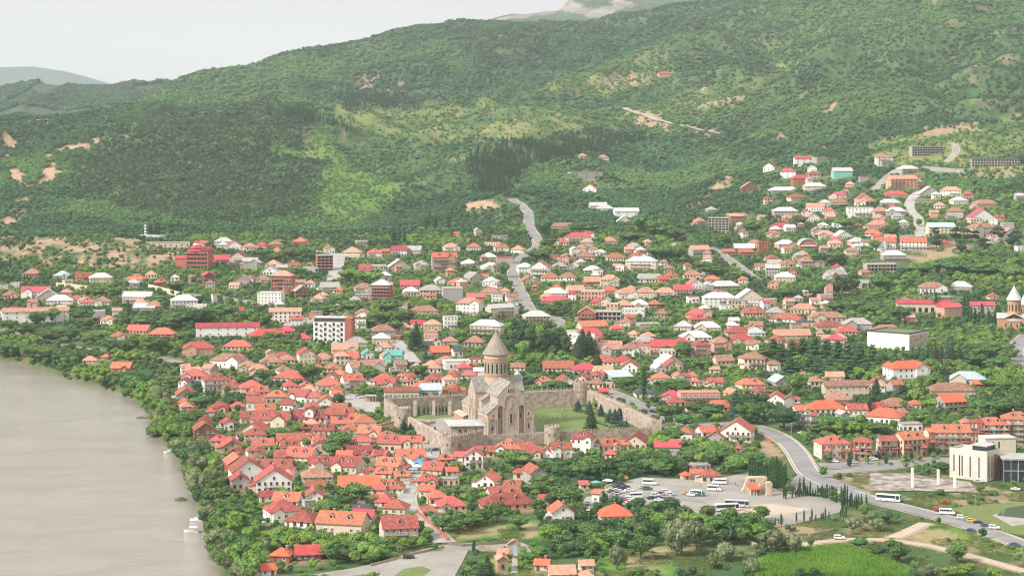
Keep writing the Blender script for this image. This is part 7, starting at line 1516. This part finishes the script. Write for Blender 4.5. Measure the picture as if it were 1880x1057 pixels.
for t, kind, col, x, y, yaw in [
 ('C3','minibus','white',545,370,-8),('C3','minibus','white',1072,365,172),('C3','minibus','white',1035,416,-12),('C3','minibus','white',432,472,-170),('C3','minibus','white',890,452,160),
 ('C3','off_roader','green',925,455,170),('C3','hatchback','white',860,455,160),('C3','hatchback','orange',828,444,165),
 ('C3','saloon','dark grey',285,382,28),('C3','saloon','dark blue',305,392,26),('C3','saloon','black',340,405,8),('C3','saloon','white',390,422,6),('C3','saloon','white',295,420,15),('C3','hatchback','red',300,444,12),('C3','off_roader','silver',312,465,14),
 ('C3','saloon','dark blue',352,490,-18),('C3','hatchback','red',372,503,-14),('C3','saloon','white',395,512,-8),('C3','hatchback','yellow-green',235,402,10),('C3','saloon','silver',500,400,12),('C3','off_roader','green',530,410,8),('C3','off_roader','white',588,460,15),
 ('C3','off_roader','white',672,435,5),('C3','off_roader','silver',672,468,5),('C3','saloon','dark blue',612,476,8),('C3','saloon','white',617,494,-5),('C3','saloon','black',262,372,35),('C3','hatchback','dark blue',322,372,20),
 ('C3','saloon','white',248,418,20),('C3','saloon','dark grey',262,430,18),('C3','hatchback','silver',275,455,15),('C3','saloon','black',300,480,-10),('C3','saloon','silver',330,478,-14),('C3','off_roader','white',400,486,-10),('C3','saloon','dark blue',360,392,14),('C3','saloon','silver',255,390,25),('C3','hatchback','white',330,432,10),('C3','saloon','black',560,478,12),('C3','hatchback','red',640,446,8),('C3','saloon','silver',702,452,4),
 ('C3','coach','white',1128,568,14),('C3','coach','silver',1205,540,-12),('C3','saloon','white',82,566,80),('C3','saloon','silver',76,520,82),
 ('C4','coach','white',728,536,-24),('C4','minibus','white',1140,628,-10),('C4','saloon','red',1125,552,6),('C4','hatchback','red',1068,602,-20),('C4','off_roader','white',1245,660,-18),('C4','saloon','teal',1282,668,-20),('C4','hatchback','yellow',1308,680,-8),
 ('C4','saloon','black',1357,692,-12),('C4','saloon','dark blue',1412,714,-22),('C4','off_roader','white',1470,730,-14),('C4','saloon','dark blue',1308,748,-24),('C4','saloon','dark blue',1615,848,-28),('C4','off_roader','white',385,802,-10),
 ('C4','saloon','white',122,64,-8),('C4','saloon','white',352,262,-25),('C4','saloon','silver',490,270,-15),('C4','off_roader','white',625,250,8),('C4','off_roader','dark blue',655,228,60),('C4','off_roader','black',850,258,0),('C4','saloon','white',1620,458,-20),('C4','saloon','dark grey',1656,455,-20),('C4','saloon','silver',1358,405,-14),
 ('C2','off_roader','black',290,928,8),('C2','saloon','dark blue',500,112,-20),('C2','saloon','silver',315,368,72),('C2','saloon','white',330,330,70),('B3','saloon','silver',800,640,-30),('B3','saloon','white',826,652,-25),('B3','off_roader','black',890,642,-10),
 ('B3','saloon','dark grey',640,545,0),('B1','saloon','white',695,757,10),('B2','saloon','white',212,618,-70),('B2','saloon','silver',238,632,-60),('B2','saloon','dark grey',262,640,-30),('B2','saloon','white',520,112,0),('B2','saloon','black',590,262,-60),
 ('T4','saloon','dark blue',1595,884,70),('C1','minibus','white',745,1050,4),('C1','off_roader','yellow',812,1040,4),('B2','saloon','white',255,535,40),('B2','hatchback','silver',232,522,40)]:
    x, y = tl(t, x, y); vehicle(kind, col, x, y, yaw)

# ------------------------------------------------------------------ boats
def boat(px, py, yaw, L_, look, canopy=None, cab=True):
    X, Y = at_z(px, py); o = root('motor_boat', (X, Y, 0), math.radians(yaw)); mb = MB(); n = 9; ring = []
    for t in range(n):
        u = t/(n-1); w = 1.15*(1-max(0, (u-.55)/.45)**2.2)+.02; x = -L_/2+L_*u; ring.append([(x,-w,.75+.25*u),(x,-w*.75,.05),(x,0,-.3),(x,w*.75,.05),(x,w,.75+.25*u)])
    vs = [p for r in ring for p in r]; fs = [(a*5+i, (a+1)*5+i, (a+1)*5+i+1, a*5+i+1) for a in range(n-1) for i in range(4)]+[(0,1,2,3,4)]; mb.mesh(vs, fs, M['Ww']); mb.mesh([(x, y*.98, z-.18) for r in ring for x, y, z in (r[0], r[4])], [(2*i, 2*i+1, 2*i+3, 2*i+2) for i in range(n-1)], M['concrete']); mb.build('hull', o)
    if cab: mb = MB(); mb.prism_x([(-.8,.7),(.8,.7),(.7,1.5),(-.7,1.5)], -L_*.05, L_*.22, M['Ww']); mb.box(L_*.221, L_*.23, -.6, .6, .95, 1.4, M['glass']); mb.build('cabin', o)
    if canopy:
        mb = MB(); mb.box(-L_*.38, L_*.12, -1, 1, 2.3, 2.42, canopy)
        for x in (-L_*.36, L_*.10):
            for y in (-.9, .9): mb.tube((x,y,.7), (x,y,2.3), .05, M['steel'])
        mb.build('canopy', o)
    tag(o, look, 'boat', 'boats moored on the river'); return o
x, y = tl('C1', 262, 640); boat(x, y, 165, 8, 'white motor boat with blue canopy moored beside the reeds', paint('blue'))
x, y = tl('C1', 212, 725); boat(x, y, 170, 7, 'white tour boat with pale awning and open deck out on the river', M['Ww'], False)
x, y = tl('B1', 335, 938); boat(x, y, 190, 7, 'white boat moored under the bank trees upstream', None)
X, Y = at_z(*tl('C1', 258, 722)); mb = MB(); mb.lathe([(1.2,.1),(1.4,.35),(1.2,.6)], paint('blue'), 12); mb.box(-1.5, 1.5, -.9, .9, .05, .5, paint('blue')); o = mb.build('pedal_boat', None, (X, Y, -.1)); tag(o, 'small bright blue float beside the tour boat', 'boat', 'boats moored on the river')
X, Y = at_z(*tl('B1', 145, 680)); mb = MB(); mb.box(-5, 5, -1.6, 1.6, -.3, .5, M['boards']); mb.box(-4, -2, -1, 1, .501, 1.8, M['Rn']); o = mb.build('floating_dock', None, (X, Y, 0)); tag(o, 'brown floating dock with a green box on the river', 'dock')

# ------------------------------------------------------------------ people
SKIN = plain('skin', (.50,.30,.21), .6); HAIR = plain('dark_hair', (.03,.022,.018), .6)
CLOTH = {'white': (.72,.71,.69), 'black': (.035,.035,.04), 'red': (.5,.05,.05), 'blue': (.08,.15,.38), 'grey': (.3,.3,.31), 'green': (.12,.25,.12)}
CLOTHM = {k: plain(k+'_cloth', v, .85, .1) for k, v in CLOTH.items()}
def body_data(top, low, walk):
    """one continuous skin over a jointed skeleton, 1.72 m tall"""
    j = [((0,0,.95),.135),((0,0,1.15),.13),((0,0,1.38),.155),((0,0,1.47),.065),((0,0.01,1.52),.06),((0,.0,1.62),.098),((0,0,1.69),.085)]
    e = [(0,1),(1,2),(2,3),(3,4),(4,5),(5,6)]
    for s in (-1, 1):
        st = .22*s*walk; b = len(j)
        j += [((s*.10,0,.88),.10),((s*.11,-st*.6,.50),.068),((s*.11,-st+.06*(st < 0),.09),.045),((s*.12,-st-.15,.035),.04)]; e += [(0,b),(b,b+1),(b+1,b+2),(b+2,b+3)]
        b = len(j); j += [((s*.20,0,1.38),.062),((s*.25,st*.3+.02,1.12),.045),((s*.25,st*.6-.05,.90),.036),((s*.25,st*.7-.08,.80),.034)]; e += [(2,b),(b,b+1),(b+1,b+2),(b+2,b+3)]
    me = bpy.data.meshes.new('person'); me.from_pydata([p for p, r in j], e, []); o = bpy.data.objects.new('p', me); COL.objects.link(o)
    o.modifiers.new('skin', 'SKIN'); sv = me.skin_vertices[0].data
    for v, (p, r) in zip(sv, j): v.radius = (r, r*.8)
    sv[0].use_root = True; o.modifiers.new('sub', 'SUBSURF').levels = 1
    out = bpy.data.meshes.new_from_object(o.evaluated_get(bpy.context.evaluated_depsgraph_get())); bpy.data.objects.remove(o)
    for m in (SKIN, CLOTHM[top], CLOTHM[low]): out.materials.append(m)
    for p in out.polygons:
        c = p.center; p.material_index = 2 if c.z < .93 else 1 if c.z < 1.46 and not (abs(c.x) > .2 and c.z < 1.1) else 0; p.use_smooth = True
    return out
_h = MB(); _h.lathe([(.105,1.60),(.112,1.67),(.09,1.745),(.03,1.77)], HAIR, 10, 0, .015); HAIRD = _h.data('hair')
BODY = {}
def person(px, py, top, low, yaw, where):
    k = (top, low, (int(px*7)+int(py)) % 2); X, Y, z = ground(px, py)
    if k not in BODY: BODY[k] = body_data(*k)
    o = link('person', BODY[k], None, (X, Y, z+.2)); o.rotation_euler = (0, 0, math.radians(yaw)); link('hair', HAIRD, o)
    later(o, f'person in {top} top, {low} trousers {where}', 'person', 'people about the cathedral and car park', px, py)
_t = ['black','white','black','red','blue','white','grey','black','white','black']; _l = ['black','blue','grey','black','black']; k = 0
for x, y in [(75,675),(88,680),(98,672),(108,684),(118,676),(130,682),(140,678),(152,684),(165,678),(178,682),(215,660),(225,668),(235,664),(243,670),(110,635),(150,622),(172,628),(232,632),(210,682),(90,715),(105,712),(122,740),(132,748),(148,752),(175,748),(60,690),(15,622)]:
    px, py = tl('B3', x, y+8); person(px, py, _t[k % 10], _l[(k*3) % 5], rnd.uniform(0, 360), 'on the court lawn'); k += 1
for t, x, y, wh in [('C3',922,380,'in the car park'),('C3',934,382,'in the car park'),('C3',1176,372,'in the car park'),('C3',1195,374,'in the car park'),('C3',1208,376,'in the car park'),('C3',1050,418,'in the car park'),('C3',1090,414,'in the car park'),
    ('B2',152,580,'on the market square'),('B2',160,572,'on the market square'),('B2',218,545,'on the market square'),('B2',780,706,'on the court paving'),('B2',808,708,'on the court paving'),('B2',768,925,'in the old lane'),('B2',785,945,'in the old lane'),('C2',446,110,'in the old lane'),('C2',462,138,'in the old lane')]:
    px, py = tl(t, x, y+4); person(px, py, _t[k % 10], _l[(k*3) % 5], rnd.uniform(0, 360), wh); k += 1

# ------------------------------------------------------------------ street furniture
_p = MB(); _p.lathe([(.13,-1),(.1,0),(.08,8.5)], M['post'], 6); POLE = _p.data('pole'); _p = MB(); _p.box(-.9,.9,-.05,.05,7.9,8.05,M['post']); ARM = _p.data('crossarm')
_p = MB(); _p.box(-.1,1.1,-.12,.12,8.5,8.62,M['steel']); LAMP = _p.data('lamp_head')
for t, pts_ in (('B2',[(178,620),(282,620),(545,200)]),('T3',[(120,270),(188,240),(750,440),(220,660),(610,350)]),('T4',[(605,640),(850,560),(585,360),(1330,260)]),('T1',[(195,510)]),('C4',[(165,290),(50,90)]),('T2',[(1640,480),(300,640)])):
    for x, y in pts_:
        px, py = tl(t, x, y); X, Y, z = ground(px, py); o = root('utility_pole', (X, Y, z), rnd.uniform(-.6, .6)); link('pole', POLE, o); link('crossarm', ARM, o); later(o, 'slim grey utility pole with crossarm', 'pole', 'utility poles along the streets', px, py)
for t, pts_ in (('C4',[(1337,625),(1380,672),(1530,745),(1548,600),(1635,400)]),('B3',[(868,685),(808,610)]),('C3',[(880,380)])):
    for x, y in pts_:
        px, py = tl(t, x, y); X, Y, z = ground(px, py); o = root('street_lamp', (X, Y, z), rnd.uniform(-3, 3)); link('pole', POLE, o); link('lamp_head', LAMP, o); later(o, 'tall thin grey street lamp', 'lamp', 'street lamps', px, py)
for px, py in [(350,186),(455,190),(248,235),(195,222),(373,214),(243,240),(482,205),(510,186),(905,215),(1030,270),(1130,245),(1282,225),(1108,262),(740,195)]:
    X, Y, z = ground(px, py+6); o = root('power_pylon', (X, Y, z)); mb = MB()
    for a, b in ((-1,-1),(1,-1),(1,1),(-1,1)): mb.tube((a*1.5,b*1.5,-1), (a*.2,b*.2,14), .10, M['steel'], 4)
    mb.build('mast', o); mb = MB(); mb.box(-3.2,3.2,-.1,.1,11.5,11.7,M['steel']); mb.box(-2.4,2.4,-.1,.1,13,13.2,M['steel']); mb.build('crossarm', o); later(o, 'thin steel power pylon on the wooded hill', 'pylon', 'power pylons on the hills', px, py)
# market stalls in the old lane and umbrellas at the car park
for t, x, y, c in (('C2',325,285,'teal'),('C2',380,250,'blue'),('C2',430,180,'white'),('C2',350,262,'white'),('C2',405,215,'red'),('C3',140,385,'teal'),('C3',228,372,'white'),('C3',345,350,'orange'),('C1',720,690,'white'),('B2',690,1040,'blue')):
    px, py = tl(t, x, y); X, Y, z = ground(px, py); o = root('awning_stall', (X, Y, z), rnd.uniform(-.5, .5)); mb = MB(); mb.mesh([(-2.4,-2,2.4),(2.4,-2,2.4),(2.4,2,2.4),(-2.4,2,2.4),(0,0,3.3)], [(0,1,4),(1,2,4),(2,3,4),(3,0,4)], paint(c)); mb.build('canopy', o)
    for a in (-2.2, 2.2):
        for b in (-1.8, 1.8): mb = MB(); mb.box(a-.05, a+.05, b-.05, b+.05, -.5, 2.45, M['steel']); mb.build('leg', o)
    mb = MB(); mb.box(-2, 2, -1.6, -.6, .3, .95, M['Wn']); mb.build('table', o); later(o, f'market stall under {c} canopy', 'stall', 'market stalls', px, py)
# ------------------------------------------------------------------ haze: one closed box of pale air round camera and scene
hz = MB(); hm = bpy.data.materials.new('haze'); hm.use_nodes = True; hn = hm.node_tree; hn.nodes.clear(); ho = hn.nodes.new('ShaderNodeOutputMaterial'); hv = hn.nodes.new('ShaderNodeVolumePrincipled')
hv.inputs['Color'].default_value = (.80, .89, .95, 1); hv.inputs['Density'].default_value = 4.0e-5; hv.inputs['Anisotropy'].default_value = 0.0
hn.links.new(hv.outputs[0], ho.inputs['Volume'])
hz.box(-9500, 9500, -400, 18500, -30, 930, hm); setting(hz.build('haze'), 'stuff', 'thin pale summer haze over the valley')
# ------------------------------------------------------------------ labels: look, then rank from the landmark beside it, so that each one singles out one thing
MARKS = [(915,740,'the cathedral'),(604,610,'the brick-towered hotel'),(364,472,'the red pagoda-roofed hotel'),(1660,625,'the white theatre'),(1860,560,'the domed church'),(1795,850,'the white slit-windowed office'),(1386,898,'the car park kiosk'),
 (1206,795,'the front corner tower'),(1067,725,'the back corner tower'),(738,765,'the platform-topped tower'),(417,604,'the long crimson-roofed block'),(60,578,'the long white riverside block'),(1484,447,'the vaulted brick house'),(1341,412,'the roofless concrete block'),(1547,318,'the mint-green house'),(1218,135,'the lone hillside house'),
 (1180,487,'the big blue-roofed villa'),(266,425,'the antenna mast'),(500,880,'the big white riverside villa'),(730,970,'the red-roofed bay villa'),(930,918,'the arcaded dark-roofed house'),(920,1032,'the tiny stone chapel'),(862,565,'the white arched guesthouse'),(815,480,'the tan gabled tower block'),(700,537,'the tall brick house'),
 (1125,935,'the orange car park hall'),(630,985,'the orange dormered house'),(972,400,'the hill road bend'),(618,490,'the concrete ramp'),(743,640,'the sloping street'),(1660,670,'the white courthouse'),(1695,562,'the monastery arches'),(650,735,'the market square'),(795,835,'the old lane mouth'),(1455,815,'the curving main road'),
 (1550,828,'the first apartment block'),(1870,830,'the glass pavilion'),(1365,800,'the balconied chalet'),(360,970,'the moored tour boat'),(260,690,'the mansard riverside hotel'),(1450,1040,'the reed bed'),(1640,930,'the white coach'),(1840,945,'the dark sports pitch'),(1250,1000,'the great willow'),(1000,620,'the pine grove'),(1530,670,'the cedar grove'),
 (1135,640,'the long white school'),(1700,300,'the ridge concrete frame'),(1830,298,'the dark glass villa'),(1085,345,'the white gabled villa'),(740,712,'the white arcade'),(520,975,'the riverside kiosk'),(1400,560,'the white flat-terraced villa'),(1080,570,'the twin-gabled brick house'),(150,500,'the bare-hill villas'),(1800,410,'the brown hip-roofed mansion'),(1660,480,'the grey balcony block'),(1180,710,'the lone tall cypress'),(480,1040,'the river bend'),(1760,680,'the blue-roofed hall'),(290,790,'the floating dock')]
MARKS = [(x, y*1.6, n) for x, y, n in MARKS]
ONES = ['', 'first', 'second', 'third', 'fourth', 'fifth', 'sixth', 'seventh', 'eighth', 'ninth', 'tenth', 'eleventh', 'twelfth', 'thirteenth', 'fourteenth', 'fifteenth', 'sixteenth', 'seventeenth', 'eighteenth', 'nineteenth']
TENS = ['', '', 'twenty', 'thirty', 'forty', 'fifty', 'sixty', 'seventy', 'eighty', 'ninety']
TTH = ['', '', 'twentieth', 'thirtieth', 'fortieth', 'fiftieth', 'sixtieth', 'seventieth', 'eightieth', 'ninetieth']
def nth(n): return ONES[n] if n < 20 else TTH[n//10] if n % 10 == 0 else TENS[n//10]+'-'+ONES[n % 10]
_by = {}
for it in PENDING: _by.setdefault(it[1], []).append(it)
for look, items in _by.items():
    P = np.array([(x, y*1.6) for _, _, x, y in items]); D = np.stack([np.hypot(P[:,0]-mx, P[:,1]-my) for mx, my, _ in MARKS], 1); RK = D.argsort(0).argsort(0)+1
    for i, (o, _, x, y) in enumerate(items):
        # the landmark beside it from which it counts lowest
        best = min(range(len(MARKS)), key=lambda k: (RK[i,k]+D[i,k]/110.0, D[i,k])); r = int(RK[i,best]); nm = MARKS[best][2]
        o['label'] = f'{look}, beside {nm}' if len(items) == 1 and D[i,best] < 120 else f'{look}, {nth(r)} from {nm}'
